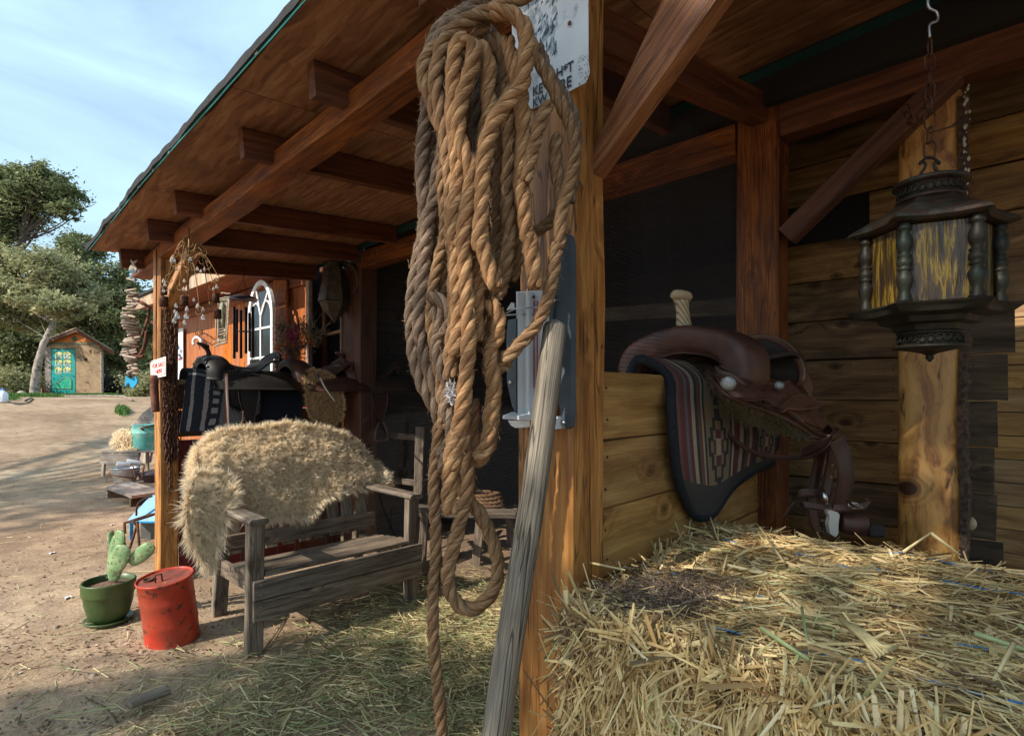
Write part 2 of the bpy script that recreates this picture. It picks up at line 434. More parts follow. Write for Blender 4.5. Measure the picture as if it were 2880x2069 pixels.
def osb_mat():
    t = NT('strand_board')
    v = t.obj((1, 1, 1))
    wv = t.n('VectorMath', _operation='ADD', i0=v, i1=t.n('VectorMath', _operation='SCALE', i0=t.n('TexNoise', Vector=v, Scale=3.0).outputs['Color'], Scale=.06).outputs[0]).outputs[0]
    cell = t.n('TexVoronoi', Vector=t.n('Mapping', Vector=wv, Scale=(5, 46, 20)).outputs[0], Scale=1.0, Randomness=1.0)
    cell2 = t.n('TexVoronoi', Vector=t.n('Mapping', Vector=wv, Scale=(9, 50, 20), Rotation=(0, 0, .35)).outputs[0], Scale=1.0)
    a = t.n('SeparateColor', Color=cell.outputs['Color']).outputs[0]; b_ = t.n('SeparateColor', Color=cell2.outputs['Color']).outputs[0]
    s = t.math('ADD', t.math('MULTIPLY', a, .6), t.math('MULTIPLY', b_, .4))
    fine = t.noise(t.n('Mapping', Vector=v, Scale=(8, 90, 20)).outputs[0], 1.5, 4, .7)
    s = t.math('ADD', t.math('MULTIPLY', s, .75), t.math('MULTIPLY', fine, .25))
    c = t.ramp(s, (.2, (.16, .064, .03)), (.42, (.245, .105, .047)), (.62, (.30, .142, .066)), (.85, (.36, .2, .105)))
    big = t.noise(v, 1.8, 5, .6, .3)
    c = t.mix(t.ramp(big, (.5, 0.0), (.7, .6)), c, (.08, .032, .018))
    t.P(Base_Color=c, Roughness=.7); t.bump(s, .5, .004)
    return t.m
m_osb = osb_mat()

def dirt_mat():
    t = NT('bare_dirt'); v = t.n('TexCoord').outputs['Object']
    n1 = t.noise(v, .55, 6, .62, .6); n2 = t.noise(v, 5, 6, .7); n3 = t.noise(v, 60, 4, .75); n4 = t.noise(v, 260, 2, .8)
    c = t.ramp(n1, (.32, (.29, .185, .11)), (.5, (.47, .325, .205)), (.66, (.62, .455, .3)))
    c = t.mix(t.ramp(n2, (.4, .45), (.62, 0.0)), c, (.13, .082, .058))
    c = t.mix(t.ramp(n3, (.38, .5), (.6, 0.0)), c, (.16, .105, .075))
    c = t.mix(t.ramp(n4, (.62, 0.0), (.75, .6)), c, (.6, .5, .4))
    # green grass film and leaf litter far out
    ge = t.noise(v, 1.3, 5, .6)
    x = t.n('SeparateXYZ', Vector=v)
    far = t.ramp(t.n('VectorMath', _operation='LENGTH', i0=v).outputs['Value'], (0, 0.0))
    t.P(Base_Color=c, Roughness=.95); t.p.inputs['Specular IOR Level'].default_value = .15
    h = t.math('ADD', t.math('MULTIPLY', n2, .6), t.math('ADD', t.math('MULTIPLY', n3, .35), t.math('MULTIPLY', n4, .12)))
    t.bump(h, .85, .02)
    return t.m
m_dirt = dirt_mat()

# ================================================================ the ground
def gh(u, v, relief=True):
    r = math.hypot(u, v)
    s = min(1, max(0, (r - 8.5) / 15)); s = s * s * (3 - 2 * s)
    side = min(1, max(0, (-u - 1) / 5))
    h = 1.17 * s * side + max(0, r - 30) * .05 * side
    h += -.035 * max(0, 1 - math.hypot(u + 2.6, v - 1.4) / 1.6)
    if relief:
        h += (noise.noise(Vector((u * .9, v * .9, 3))) * .022 + noise.noise(Vector((u * 4, v * 4, 1))) * .008 + noise.noise(Vector((u * 13, v * 13, 7))) * .0035) * min(1, .5 + r * .1)
    return h
def make_ground():
    radii = [0.0] + list(np.geomspace(.35, 260, 210)); na = 420
    vs = [(0, 0, 0)]; fs = []
    angs = [-math.pi + 2 * math.pi * k / na for k in range(na)]
    for r in radii[1:]:
        for a in angs: 
            u, v = r * math.cos(a), r * math.sin(a); vs.append((u, v, gh(u, v)))
    for k in range(na): fs.append((0, 1 + k, 1 + (k + 1) % na))
    me = bpy.data.meshes.new('ground')
    quads = []
    for i in range(len(radii) - 2):
        b0 = 1 + i * na; b1 = b0 + na
        for k in range(na): quads.append((b0 + k, b1 + k, b1 + (k + 1) % na, b0 + (k + 1) % na))
    me.from_pydata(vs, [], fs + quads); me.polygons.foreach_set('use_smooth', [True] * len(me.polygons)); me.update()
    me.materials.append(m_dirt)
    o = link('ground', me); tag(o, 'bare sandy dirt yard with scattered straw and leaf litter', kind='structure')
make_ground()

# ================================================================ the stable with its porch
UP = V(0, 0, 1)
stable = root('stable', (-1, 2.4, 0), 'open fronted timber stable with strand board porch roof and plank walls', 'stable')
def zr(u, v):                       # underside of the roof sheets
    return 2.372 + .05 * (u + 2.44) + .09 * (v - .785) - .045 * min(1, max(0, (-u - 3.3) / 1.2))
V_E, V_R = .785, 2.35
# strand board sheets, each its own, joints at odd places
edges = [-4.58, -3.36, -2.14, -.92, .3, 1.52, 2.74]
for i in range(6):
    u0, u1 = edges[i] + .002, edges[i + 1] - .002
    m = MB(); n = 6; t_ = .012
    for k in range(n):
        a0, a1 = u0 + (u1 - u0) * k / n, u0 + (u1 - u0) * (k + 1) / n
        j = lambda u: .008 * math.sin(u * 5.1) + .006 * math.sin(u * 13)
        m.slab([(a0, V_E + j(a0), zr(a0, V_E)), (a1, V_E + j(a1), zr(a1, V_E)), (a1, V_R, zr(a1, V_R)), (a0, V_R, zr(a0, V_R))], (0, 0, t_))
    m.build('roof_sheet', m_osb, stable)
# felt and shingles above, their edge wavers
def roof_skin():
    n = 150; vs = []; fs = []
    for i in range(n + 1):
        u = -4.62 + (7.4) * i / n
        w = .012 * noise.noise(V(u * 3.1, 0, 0)) + .007 * noise.noise(V(u * 11, 4, 0)); seg = (u * 1.55) % 1
        lift = .006 + .012 * max(0, noise.noise(V(u * 5, 8, 0)) + .2) + .011 * seg
        e = V_E - .018 + w
        for v_, z_ in ((e, .004 - .001), (e - .004, .014 + lift), (V_E + .12, .03), (V_R + .02, .03), (V_R + .02, .014), (V_E + .03, .014)):
            vs.append((u, v_, zr(u, max(V_E, min(V_R, v_))) + z_))
    for i in range(n):
        for k in range(6): fs.append((i * 6 + k, i * 6 + (k + 1) % 6, i * 6 + 6 + (k + 1) % 6, i * 6 + 6 + k))
    fs.append(tuple(range(6))[::-1]); fs.append(tuple(n * 6 + k for k in range(6)))
    m = MB(); m.add(vs, fs); m.build('shingle_layer', m_felt, stable)
roof_skin()
m = MB(); vs = []; fs = []
for k in range(61):
    u0 = -4.57 + 7.3 * k / 60; d0 = .007 + .004 * noise.noise(V(u0 * 6, 1, 1)); a_, b_ = zr(u0, V_E) - d0, zr(u0, V_E) + .014
    vs += [(u0, V_E - .007, a_), (u0, V_E - .007, b_), (u0, V_E - .010, b_), (u0, V_E - .010, a_)]
for k in range(60):
    for q in range(4): fs.append((k * 4 + q, k * 4 + (q + 1) % 4, k * 4 + 4 + (q + 1) % 4, k * 4 + 4 + q))
m.add(vs, fs); m.build('drip_edge', m_teal, stable)
chip = flat('chipped_edge', (.55, .5, .45), .6)
for k, (u0, w_) in enumerate(((-4.06, .012), (-3.36, .02), (-3.1, .015), (-2.86, .03), (-1.9, .02), (-1.2, .04))):
    m = MB(); m.slab([(u0, V_E - .0105, zr(u0, V_E) - .002), (u0 + w_, V_E - .0105, zr(u0, V_E) - .002), (u0 + w_, V_E - .0105, zr(u0, V_E) + .008), (u0, V_E - .0105, zr(u0, V_E) + .008)], (0, -.001, 0)); m.build('bare_chip', chip, stable)
m = MB(); m.slab([(-4.57, V_R + .003, zr(-4.57, V_R) - .025), (2.7, V_R + .003, zr(2.7, V_R) - .025), (2.7, V_R + .003, zr(2.7, V_R) + .014), (-4.57, V_R + .003, zr(-4.57, V_R) + .014)], (0, .003, 0))
m.build('drip_edge', flat('dull_teal', (.008, .045, .045), .7), stable)
# rafters
for u in (-4.49, -3.83, -3.32, -2.44, -1.823, -1.2, .0, .62, 1.24, 1.9):
    vv0, vv1 = .937 - .01 * R.random(), 2.345
    h = .122
    board('rafter', (u, vv0, zr(u, vv0) - h / 2 - .003), (u, vv1, zr(u, vv1) - h / 2 - .003), .045, h, w_raft, stable, ch=.003, wob=.001, secs=3)
# front beam: rests on the posts, its far end chamfered
def zb(u): return 2.237 + .057 * (u + 2.44)
board('front_beam', (-4.78, 1.127, zb(-4.78) + .045), (-1.0, 1.127, zb(-1.0) + .045), .12, .09, w_beam, stable, ch=.006, wob=.003, secs=10)
board('front_beam', (-.76, 1.127, zb(-.76) + .045), (2.7, 1.127, zb(2.6) + .045), .12, .09, w_beam, stable, ch=.006, wob=.003, secs=6)
# near post
def post(u0, u1, v0, v1, z0, z1, mat, ch=.009, wob=.003, name='post', secs=8):
    return board(name, ((u0 + u1) / 2, (v0 + v1) / 2, z0), ((u0 + u1) / 2, (v0 + v1) / 2, z1), u1 - u0, v1 - v0, mat, stable, up=(0, 1, 0), ch=ch, wob=wob, secs=secs)
post(-.968, -.79, 1.067, 1.214, -.05, 2.43, w_post)
post(-4.225, -4.117, 1.067, 1.182, -.05, 2.16, w_post)
post(-.901, -.728, 2.40, 2.543, -.05, 2.5, w_beam)
post(-4.13, -3.87, 2.40, 2.56, -.05, 2.31, w_raft)
post(.95, 1.1, 1.067, 1.2, -.05, 2.4, w_post)
# back beam, tie beam, braces
board('back_beam', (-3.86, 2.45, 2.325), (-.905, 2.45, 2.36), .1, .135, w_beam, stable, ch=.005, wob=.002, secs=4)
board('back_beam', (-.724, 2.45, 2.38), (1.9, 2.45, 2.47), .1, .14, w_raft, stable, ch=.005, wob=.002, secs=4)
p0 = onu(1884, 193, -.85); p1 = onu(2066, 279, -.82)
d = (p1 - p0).normalized(); p0 = p0 - d * ((p0.y - 1.217) / d.y)
board('tie_beam', p0, p0 + d * ((2.397 - p0.y) / d.y), .07, .12, w_raft, stable, ch=.004, secs=2, wob=.002)
def brace(a, b_, w, h, mat, up): return board('knee_brace', a, b_, w, h, mat, stable, up=up, ch=.006, wob=.002, secs=4)
a = V(-.82, 1.142, 1.83); b_ = V(-.30, 1.142, 2.33)
a = onv(1697, 444, 1.178); b_ = onv(1952, 0, 1.178)
q_ = [onv(1681, 415, 1.16), onv(1703, 478, 1.16), onv(2015, 0, 1.16), onv(1862, 0, 1.16)]
q_[0].x = q_[1].x = -.792
q_[2] = q_[1].lerp(q_[2], 1.5); q_[3] = q_[0].lerp(q_[3], 1.5)
Mq = frame_M(sum(q_, Vector()) / 4, q_[2] - q_[1], (0, 1, 0)); Mi = Mq.inverted(); mq = MB(); mq.slab([Mi @ p for p in q_], Mi.to_3x3() @ V(0, .05, 0))
me = bpy.data.meshes.new('knee_brace'); me.from_pydata(mq.v, [], mq.f); me.update(); me.materials.append(w_bright); link('knee_brace', me, stable, Mq)
a = onv(2212, 664, 2.44); b_ = onv(2700, 195, 2.44)
brace(a, b_, .08, .075, w_raft, (0, 1, 0))
a = onv(478, 850, 1.12); b_ = onv(545, 705, 1.12); dd = (b_ - a).normalized()
brace(a - dd * .12, b_ + dd * .03, .06, .075, w_post, (0, 1, 0))
# thin trim board on the left post, upper half
board('post_trim', (-4.19, 1.062, 1.3), (-4.19, 1.062, 2.2), .05, .008, w_post, stable, up=(0, 1, 0))

# saddle wall
def planks(u0, v0, u1, v1, tops, hgt, thick, mat, gap=.004, slope=0.0, name='plank', parent=None, j=0.002):
    for zt in tops:
        g = gap * (1 + R.uniform(-.5, .9)); z = zt - hgt / 2; dz = R.uniform(-j, j)
        board(name, (u0, v0, z + dz), (u1, v1, z + slope + dz + R.uniform(-j, j)), thick, hgt - g, mat, parent or stable, up=(0, 0, 1), ch=.003, wob=.0016, secs=4)
planks(-.825, 1.216, -.825, 2.399, [1.314 - .184 * k for k in range(8)], .184, .03, w_plank, gap=.005)
# inner lining of the saddle wall
m = MB()
for k in range(8):
    for v_ in (1.245, 2.36):
        for dz in (-.05, -.13):
            p = V(-.8085, v_ + R.uniform(-.006, .006), 1.314 - .184 * k + dz + R.uniform(-.006, .006)); m.tube([p - V(.003, 0, 0), p + V(.0012, 0, 0)], .0032, 7)
for k in range(-6, 6):
    for px in (2250, 2512, 2735):
        for dz in (-.05, -.135):
            p = onv(px + R.uniform(-3, 3), 1110, 2.8825); p.z = 1.413 + .1855 * k + dz + R.uniform(-.006, .006); m.tube([p - V(0, .0015, 0), p + V(0, .004, 0)], .0032, 7)
o = m.build('nail_heads', m_iron, stable); o['kind'] = 'stuff'
# back wall right of the second post, up behind the log post
planks(1.95, 1.2, 1.95, 2.34, [.185 * k + .185 for k in range(13)], .185, .022, w_back)  # unseen side wall, added to cut the light under the roof
zt0 = 1.413
for k in range(-8, 8):
    zt = zt0 + .1855 * k
    if zt > 2.75: continue
    u_end = {-1: 2.835, 0: 2.855, -2: 2.806, -3: 2.80, -4: 2.803, -5: 2.823}
    px = {0: 2835, -1: 2806, -2: 2797, -3: 2803, -4: 2823, -5: 2810, 1: 2855}.get(k)
    ue = onv(px, 1110, 2.88).x if px else 1.9
    us = -.94 if k != 4 else onv(2445, 1110, 2.88).x
    g = R.uniform(.003, .008)
    left = min(-.2, ue)
    board('plank', (us, 2.895, zt - .0928), (left - .001, 2.895, zt - .0928 + R.uniform(-.003, .003)), .022, .1855 - g, w_back, stable, ch=.003, wob=.0015, secs=4)
    board('plank', (left + .001, 2.893, zt - .0928 + R.uniform(-.003, .003)), (ue, 2.893, zt - .0928), .022, .1855 - g, w_grey if k < 1 or k == 1 else w_back, stable, ch=.003, wob=.0015, secs=4)
# farther wall seen past its ragged ends
for k in range(24):
    g = .006
    board('plank', (-.83, 4.4, .1 + .1395 * k), (3.2, 4.4, .1 + .1395 * k), .02, .1395 - g, w_plank, stable, ch=.002, wob=.001, secs=2)
# log post: slab with bark on its right edge
def log_post():
    n = 60; vs = []; fs = []; sec = 12
    for i in range(n + 1):
        z = -.03 + 2.36 * i / n
        w0 = -.335 + .004 * noise.noise(V(0, 0, z * 4)); w1 = -.152 + .010 * noise.noise(V(3, 0, z * 3)) + .004 * noise.noise(V(3, 0, z * 14))
        bul = .006 * noise.noise(V(7, 0, z * 5))
        pr = [(w0, 2.50), (w0 + .012, 2.488 + bul), ((w0 + w1) / 2 - .04, 2.482 + bul), ((w0 + w1) / 2 + .04, 2.483 - bul), (w1 - .02, 2.492 + bul), (w1, 2.505),
              (w1 + .002, 2.53), (w1 - .02, 2.58), ((w0 + w1) / 2, 2.61), (w0 + .02, 2.59), (w0, 2.56), (w0 - .002, 2.53)]
        vs += [(x, y, z) for x, y in pr]
    for i in range(n):
        for k in range(sec): fs.append((i * sec + k, i * sec + (k + 1) % sec, (i + 1) * sec + (k + 1) % sec, (i + 1) * sec + k))
    c = V(-.24, 2.53, 1.15)
    # own x runs up the log so the grain follows it
    M = frame_M(c, (0, 0, 1), (1, 0, 0)); Mi = M.inverted()
    me = bpy.data.meshes.new('log_post'); me.from_pydata([Mi @ Vector(v) for v in vs], [], fs); me.polygons.foreach_set('use_smooth', [True] * len(fs)); me.update()
    t = NT('log_wood'); v = t.obj((1, 1, 1), False)
    wv = t.n('VectorMath', _operation='ADD', i0=t.n('Mapping', Vector=v, Scale=(2.4, 16, 16)).outputs[0], i1=t.n('VectorMath', _operation='SCALE', i0=t.n('TexNoise', Vector=v, Scale=5.0, Detail=3.0).outputs['Color'], Scale=1.7).outputs[0]).outputs[0]
    g = t.noise(wv, 1.4, 5, .6, .6)
    cc = t.ramp(g, (.3, (.1, .035, .012)), (.42, (.34, .15, .04)), (.52, (.52, .27, .075)), (.7, (.62, .36, .12)))
    sp = t.noise(t.n('Mapping', Vector=v, Scale=(5, 26, 26), Location=(4, 4, 4)).outputs[0], 1.2, 3, .55, .8)
    cc = t.mix(t.ramp(sp, (.6, 0.0), (.7, .95)), cc, (.05, .02, .01))
    kn = t.n('VectorMath', _operation='LENGTH', i0=t.n('Mapping', Vector=v, Location=(.245 - 0, .055, 0), Scale=(1, .85, .0)).outputs[0]).outputs['Value']
    ring = t.math('SINE', t.math('MULTIPLY', t.math('ADD', kn, t.math('MULTIPLY', g, .02)), 330.0))
    cc = t.mix(t.math('MULTIPLY', t.ramp(kn, (.03, .6), (.085, 0.0)), t.math('ADD', t.math('MULTIPLY', ring, .5), .5)), cc, (.1, .035, .012))
    cc = t.mix(t.ramp(kn, (.024, .97), (.03, 0.0)), cc, (.045, .014, .009))
    t.P(Base_Color=cc, Roughness=.42); t.bump(g, .3, .006); me.materials.append(t.m)
    lp = link('log_post', me, stable, M)
    # the strip of bark
    m = MB(); rs = random.Random(4)
    def ring_(z):
        o = .012 + .012 * noise.noise(V(1, z * 22, 0)) + .006 * rs.random(); e = -.152 + .010 * noise.noise(V(3, 0, z * 3))
        return [(e - .006, 2.487, z), (e + .004 + o * .7, 2.486 + .004 * rs.random(), z), (e + .008 + o, 2.51, z), (e + .008 + o * .8, 2.55, z), (e - .004, 2.57, z)]
    N_ = 190; vs = []; fs = []
    for i in range(N_ + 1): vs += ring_(2.3 * i / N_)
    for i in range(N_):
        for k in range(4): fs.append((i * 5 + k, i * 5 + k + 1, i * 5 + k + 6, i * 5 + k + 5))
    m.add(vs, fs, False); m.build('bark_strip', flat('bark', (.085, .055, .04), .95, nscale=60, namp=.6, bump=1, bscale=140), lp)
    return lp
log_post()
# pale sap and cobweb blobs on the log's upper edge
m = MB(); rs = random.Random(9)
for k in range(26):
    z = 1.95 + .4 * (k / 26) + rs.uniform(-.01, .01); p = V(-.135 + rs.uniform(-.008, .008), 2.478 + rs.uniform(-.006, .004), z); s = rs.uniform(.0015, .006)
    m.tube([p - V(0, 0, s * 1.6), p - V(0, 0, s * .8), p, p + V(0, 0, s), p + V(0, 0, s * 1.8)], [s * .2, s * .8, s, s * .7, s * .1], 6)
m.build('sap_drips', flat('dried_sap', (.55, .52, .44), .4), stable)

# dark room behind the porch: walls, ceiling, mesh front
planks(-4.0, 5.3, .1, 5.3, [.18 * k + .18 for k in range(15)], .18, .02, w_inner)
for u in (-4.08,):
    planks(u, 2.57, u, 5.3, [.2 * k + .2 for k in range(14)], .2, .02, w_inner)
m = MB(); m.box((-.86, 2.909, -.1), (-.205, 2.915, 2.72)); m.build('wall_light_block', m_dark, stable)  # added dark sheet, keeps light from showing through plank gaps
m = MB(); m.box((-.203, 2.909, 1.62), (1.93, 2.915, 2.70)); m.build('wall_light_block', m_dark, stable)  # same added sheet behind the upper planks, against bright gaps
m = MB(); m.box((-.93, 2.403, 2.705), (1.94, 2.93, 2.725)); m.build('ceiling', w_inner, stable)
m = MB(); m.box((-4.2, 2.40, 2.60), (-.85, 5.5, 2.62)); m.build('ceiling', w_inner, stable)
m = MB(); m.box((-4.1, 5.33, -.1), (.1, 5.35, 2.6)); m.build('back_shade_sheet', m_dark, stable)  # added near-black sheet, the room's shade put into its colour
m = MB(); m.box((-4.12, 2.57, -.1), (-4.10, 5.33, 2.6)); m.build('side_shade_sheet', m_dark, stable)  # side sheet, again near black in place of real shade
m = MB(); m.box((-.89, 2.56, -.1), (-.875, 5.33, 2.75)); m.build('side_shade_sheet', m_dark, stable)  # dark sheet added to shut out bright sky beside the post
m = MB(); m.box((-4.2, 2.355, 2.44), (1.9, 2.40, 2.73)); m.build('dark_gap_strip', m_dark, stable)  # near-black strip stands in for the shaded gap above the beam
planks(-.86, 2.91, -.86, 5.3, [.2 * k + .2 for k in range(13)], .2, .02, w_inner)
# horizontal rail inside
board('inner_rail', onv(1700, 885, 3.2), onv(2080, 860, 3.0), .04, .09, w_grey, stable)
# wire mesh panels (square 1/2 inch hardware cloth)
def wire_mesh(p0, ud, L1, H, name, cell=.0135, r=.00055):
    ud = Vector(ud).normalized(); nrm = ud.cross(UP); vs = []; fs = []
    def bar(a, b_, w):
        o = len(vs); vs.extend([a - w, a + w, b_ + w, b_ - w]); fs.append((o, o + 1, o + 2, o + 3))
        o = len(vs); q = nrm * r; vs.extend([a - q, a + q, b_ + q, b_ - q]); fs.append((o, o + 1, o + 2, o + 3))
    n = int(L1 / cell)
    for i in range(n + 1):
        a = Vector(p0) + ud * i * cell; w = nrm * .004 * math.sin(i * .13)
        bar(a + w, a + w + UP * H, ud * r)
    k = int(H / cell)
    for i in range(k + 1):
        a = Vector(p0) + UP * i * cell; bar(a, a + ud * L1, UP * r)
    o = put_np(name, [tuple(v) for v in vs], fs, flat('mesh_wire', (.04, .042, .05), .6, .3), stable)
    o['kind'] = 'stuff'
wire_mesh((-3.84, 2.40, .0), (1, 0, 0), 2.93, 2.24, 'wire_mesh')
wire_mesh((-.87, 1.22, 1.32), (0, 1, 0), 1.17, .9, 'wire_mesh')

# left end half wall: rail, boards, the gap that lets daylight through
U_W = -4.15
planks(U_W, 1.19, U_W, 2.39, [1.33, 1.146], .18, .03, w_raft)
for k in range(9):
    v0 = 1.19 + .1334 * k
    board('wall_board', (U_W, v0 + .065, 0), (U_W, v0 + .065, .945 - .004 * (k % 3)), .126, .022, w_maroon if k < 6 else w_raft, stable, up=(1, 0, 0), ch=.002, secs=3, wob=.0015)
board('wall_batten', (U_W + .032, 1.40, .5), (U_W + .032, 1.40, .93), .06, .02, w_grey, stable, up=(1, 0, 0))
board('rack_rail', (U_W, 1.11, 1.335), (U_W, 2.39, 1.335), .09, .035, wood('rail_wood', (.45, .33, .15), (.36, .24, .1), (.12, .07, .03)), stable)
# framed window opening past the half wall with a thin cross of sticks
for a, b_ in (((905, 720), (905, 1030)),):
    board('window_jamb', onv(910, 1060, 2.46), onv(910, 745, 2.46), .05, .05, w_raft, stable, up=(0, 1, 0))
wst = wood('window_stick', (.5, .32, .18), (.4, .24, .13), (.15, .08, .04))
board('window_bar', onv(961, 1010, 2.43), onv(961, 878, 2.43), .022, .022, wst, stable, up=(0, 1, 0))
board('window_bar', onv(915, 942, 2.45), onv(981, 926, 2.45), .022, .026, wst, stable)
board('window_bar', onv(911, 940, 2.425), onv(911, 760, 2.425), .03, .022, wst, stable, up=(0, 1, 0))
m = MB(); m.slab([onv(880, 1080, 2.55), onv(985, 1080, 2.55), onv(985, 700, 2.55), onv(880, 700, 2.55)], (0, .02, 0)); m.build('window_screen', flat('screen_dark', (.03, .035, .045), .4), stable)
# ================================================================ trees
def leaf_mat(name, dark, mid, light):
    return attr_mat(name, ((0.0, dark), (.5, mid), (1.0, light)), rough=.55, trans=.35)
m_leaf = leaf_mat('oak_leaf', (.06, .08, .036), (.17, .2, .085), (.38, .39, .19))
m_leaf2 = leaf_mat('olive_leaf', (.13, .14, .07), (.3, .3, .145), (.52, .5, .28))
m_leaf3 = leaf_mat('grey_scrub', (.03, .034, .022), (.09, .09, .06), (.2, .18, .13))
m_barkp = flat('pale_bark', (.34, .29, .24), .9, nscale=12, namp=.35, bump=.8, bscale=25, dirt=(.12, .1, .08), dscale=7)
m_barkd = flat('dark_bark', (.09, .07, .055), .95, nscale=12, namp=.4)
def leaves(blobs, n, size, rs, clumps=26, spread=.17, up=.3):
    P = []; A = []; wts = np.array([b[1] ** 2 for b in blobs]); wts = wts / wts.sum()
    for (c, r, sq), w in zip(blobs, wts):
        k = max(6, int(clumps * 1)); m = int(n * w)
        cc = rs.normal(size=(k, 3)); cc /= np.linalg.norm(cc, axis=1, keepdims=True)
        cc *= (rs.rand(k, 1) ** .45) * .92
        i = rs.randint(0, k, m); q = cc[i] + rs.normal(size=(m, 3)) * spread * (.5 + rs.rand(k)[i][:, None])
        shade = rs.rand(k)[i] * .55
        q = q * np.array([1, 1, sq]) * r + np.array(c)
        P.append(q); A.append(np.clip(shade + rs.rand(m) * .45, 0, 1))
    P = np.concatenate(P); A = np.concatenate(A); m = len(P)
    a = rs.normal(size=(m, 3)); a[:, 2] *= .6; a /= np.linalg.norm(a, axis=1, keepdims=True)
    b_ = rs.normal(size=(m, 3)); b_[:, 2] += up; b_ = np.cross(a, b_); b_ /= np.linalg.norm(b_, axis=1, keepdims=True) + 1e-9
    s = size * (.6 + .8 * rs.rand(m, 1))
    a = a * s; b_ = b_ * s * .42
    vs = np.stack([P - a, P + b_, P + a, P - b_], 1).reshape(-1, 3)
    fc = np.arange(4 * m).reshape(-1, 4)
    return vs, fc, np.repeat(A, 4)
def tree(name, label, cat, trunk, r0, r1, blobs, n, size, mat, bark, seed, group=None, limbs=14, clumps=26, spread=.17, limbr=.5):
    rs = np.random.RandomState(seed); rr = random.Random(seed)
    base = Vector(trunk[0]); t = root(name, base, label, cat, group)
    pts = cr(trunk, 8); m = MB(); k = len(pts)
    m.tube([p + V(rr.uniform(-1, 1), rr.uniform(-1, 1), 0) * r0 * .07 for p in pts], [r0 + (r1 - r0) * i / (k - 1) for i in range(k)], 12)
    m.build('trunk', bark, t, origin=base)
    m = MB(); top = pts[-1]
    for c, r, sq in blobs:
        for j in range(max(2, limbs // len(blobs))):
            s = pts[rr.randint(k // 2, k - 1)]; e = Vector(c) + V(rr.gauss(0, 1), rr.gauss(0, 1), rr.gauss(0, .6) * sq) * r * .55
            mid = s.lerp(e, .5) + V(rr.gauss(0, 1), rr.gauss(0, 1), rr.gauss(0, 1)) * r * .14; 
            q = cr([s, mid, e], 5); m.tube(q, [r1 * limbr * (1 - .85 * i / (len(q) - 1)) for i in range(len(q))], 5, cap=False)
            for _ in range(3):
                s2 = q[rr.randint(3, len(q) - 1)]; e2 = s2 + V(rr.gauss(0, 1), rr.gauss(0, 1), rr.gauss(0, .8)) * r * .35
                m.tube([s2, s2.lerp(e2, .5) + V(0, 0, rr.uniform(-.1, .1) * r), e2], [r1 * .2, r1 * .13, r1 * .05], 4, cap=False)
    if limbs: m.build('branches', bark, t)
    vs, fc, A = leaves([(tuple(c), r, sq) for c, r, sq in blobs], n, size, rs, clumps, spread)
    put_np('crown', vs, fc, mat, t, rnd=A)
    return t
def B(px, py, d, rpx, sq=.8): return (W(px, py, d), rpx / F * d, sq)
def G(px, d, z=None):
    p = W(px, 1110, d); p.z = gh(p.x, p.y) - .05 if z is None else z; return p
tree('oak_tree', 'tall oak standing highest at the far left edge of the yard', 'tree',
     [G(-40, 28), W(-20, 900, 28), W(30, 760, 28), W(60, 680, 28), W(75, 600, 28)], .3, .12,
     [B(55, 560, 28, 95, .95), B(150, 545, 28.6, 75, .8), B(-30, 600, 28, 110, 1), B(120, 500, 28.4, 55, .7), B(185, 590, 28, 42, .7), B(20, 500, 28, 60, .9), B(-150, 620, 29, 130, 1)],
     42000, .095, m_leaf, m_barkd, 3, limbs=34, clumps=30, spread=.15)
tree('oak_tree', 'leaning pale trunked oak beside the teal door shed', 'tree',
     [G(95, 21), W(101, 1060, 21), W(112, 1000, 21), W(130, 950, 21.1), W(152, 905, 21.3), W(166, 860, 21.6), W(150, 800, 22)], .16, .045,
     [B(150, 862, 20.7, 62, .6), B(90, 840, 20.9, 60, .6), B(205, 870, 21, 50, .6)] +
     [B(60, 790, 22.5, 95, .8), B(150, 770, 22.5, 85, .8), B(-20, 850, 22, 100, .9), B(90, 880, 23, 75, .7), B(215, 830, 23, 70, .7), B(10, 735, 23, 80, .7), B(-120, 800, 23, 120, .9)],
     52000, .08, m_leaf2, m_barkp, 5, limbr=.22, limbs=24, clumps=34, spread=.15)
tree('oak_tree', 'dark green oak behind the shed with its crown sloping down to the right', 'tree',
     [G(262, 27), W(268, 1000, 27), W(255, 900, 27), W(250, 800, 27)], .26, .14,
     [B(215, 720, 27, 75, .9), B(290, 800, 27, 85, .85), B(340, 880, 27, 75, .8), B(240, 900, 27.5, 105, .9), B(380, 900, 28, 55, .6), B(310, 980, 27, 90, .7), B(420, 935, 29, 50, .6), B(180, 800, 28, 70, .8)],
     56000, .09, m_leaf, m_barkd, 8, limbs=40, clumps=32, spread=.15)
tree('oak_tree', 'shadowy oak filling the gap between shed and pale trunk', 'tree',
     [G(30, 31), W(40, 1000, 31), W(60, 900, 31)], .3, .15,
     [B(30, 950, 31, 110, .9), B(130, 960, 31, 95, .9), B(-80, 960, 31, 120, 1), B(230, 1000, 31, 90, .8), B(120, 1060, 31, 90, .6), B(0, 1060, 31, 100, .7)],
     30000, .12, m_leaf, m_barkd, 12, limbs=24, clumps=30, spread=.2)
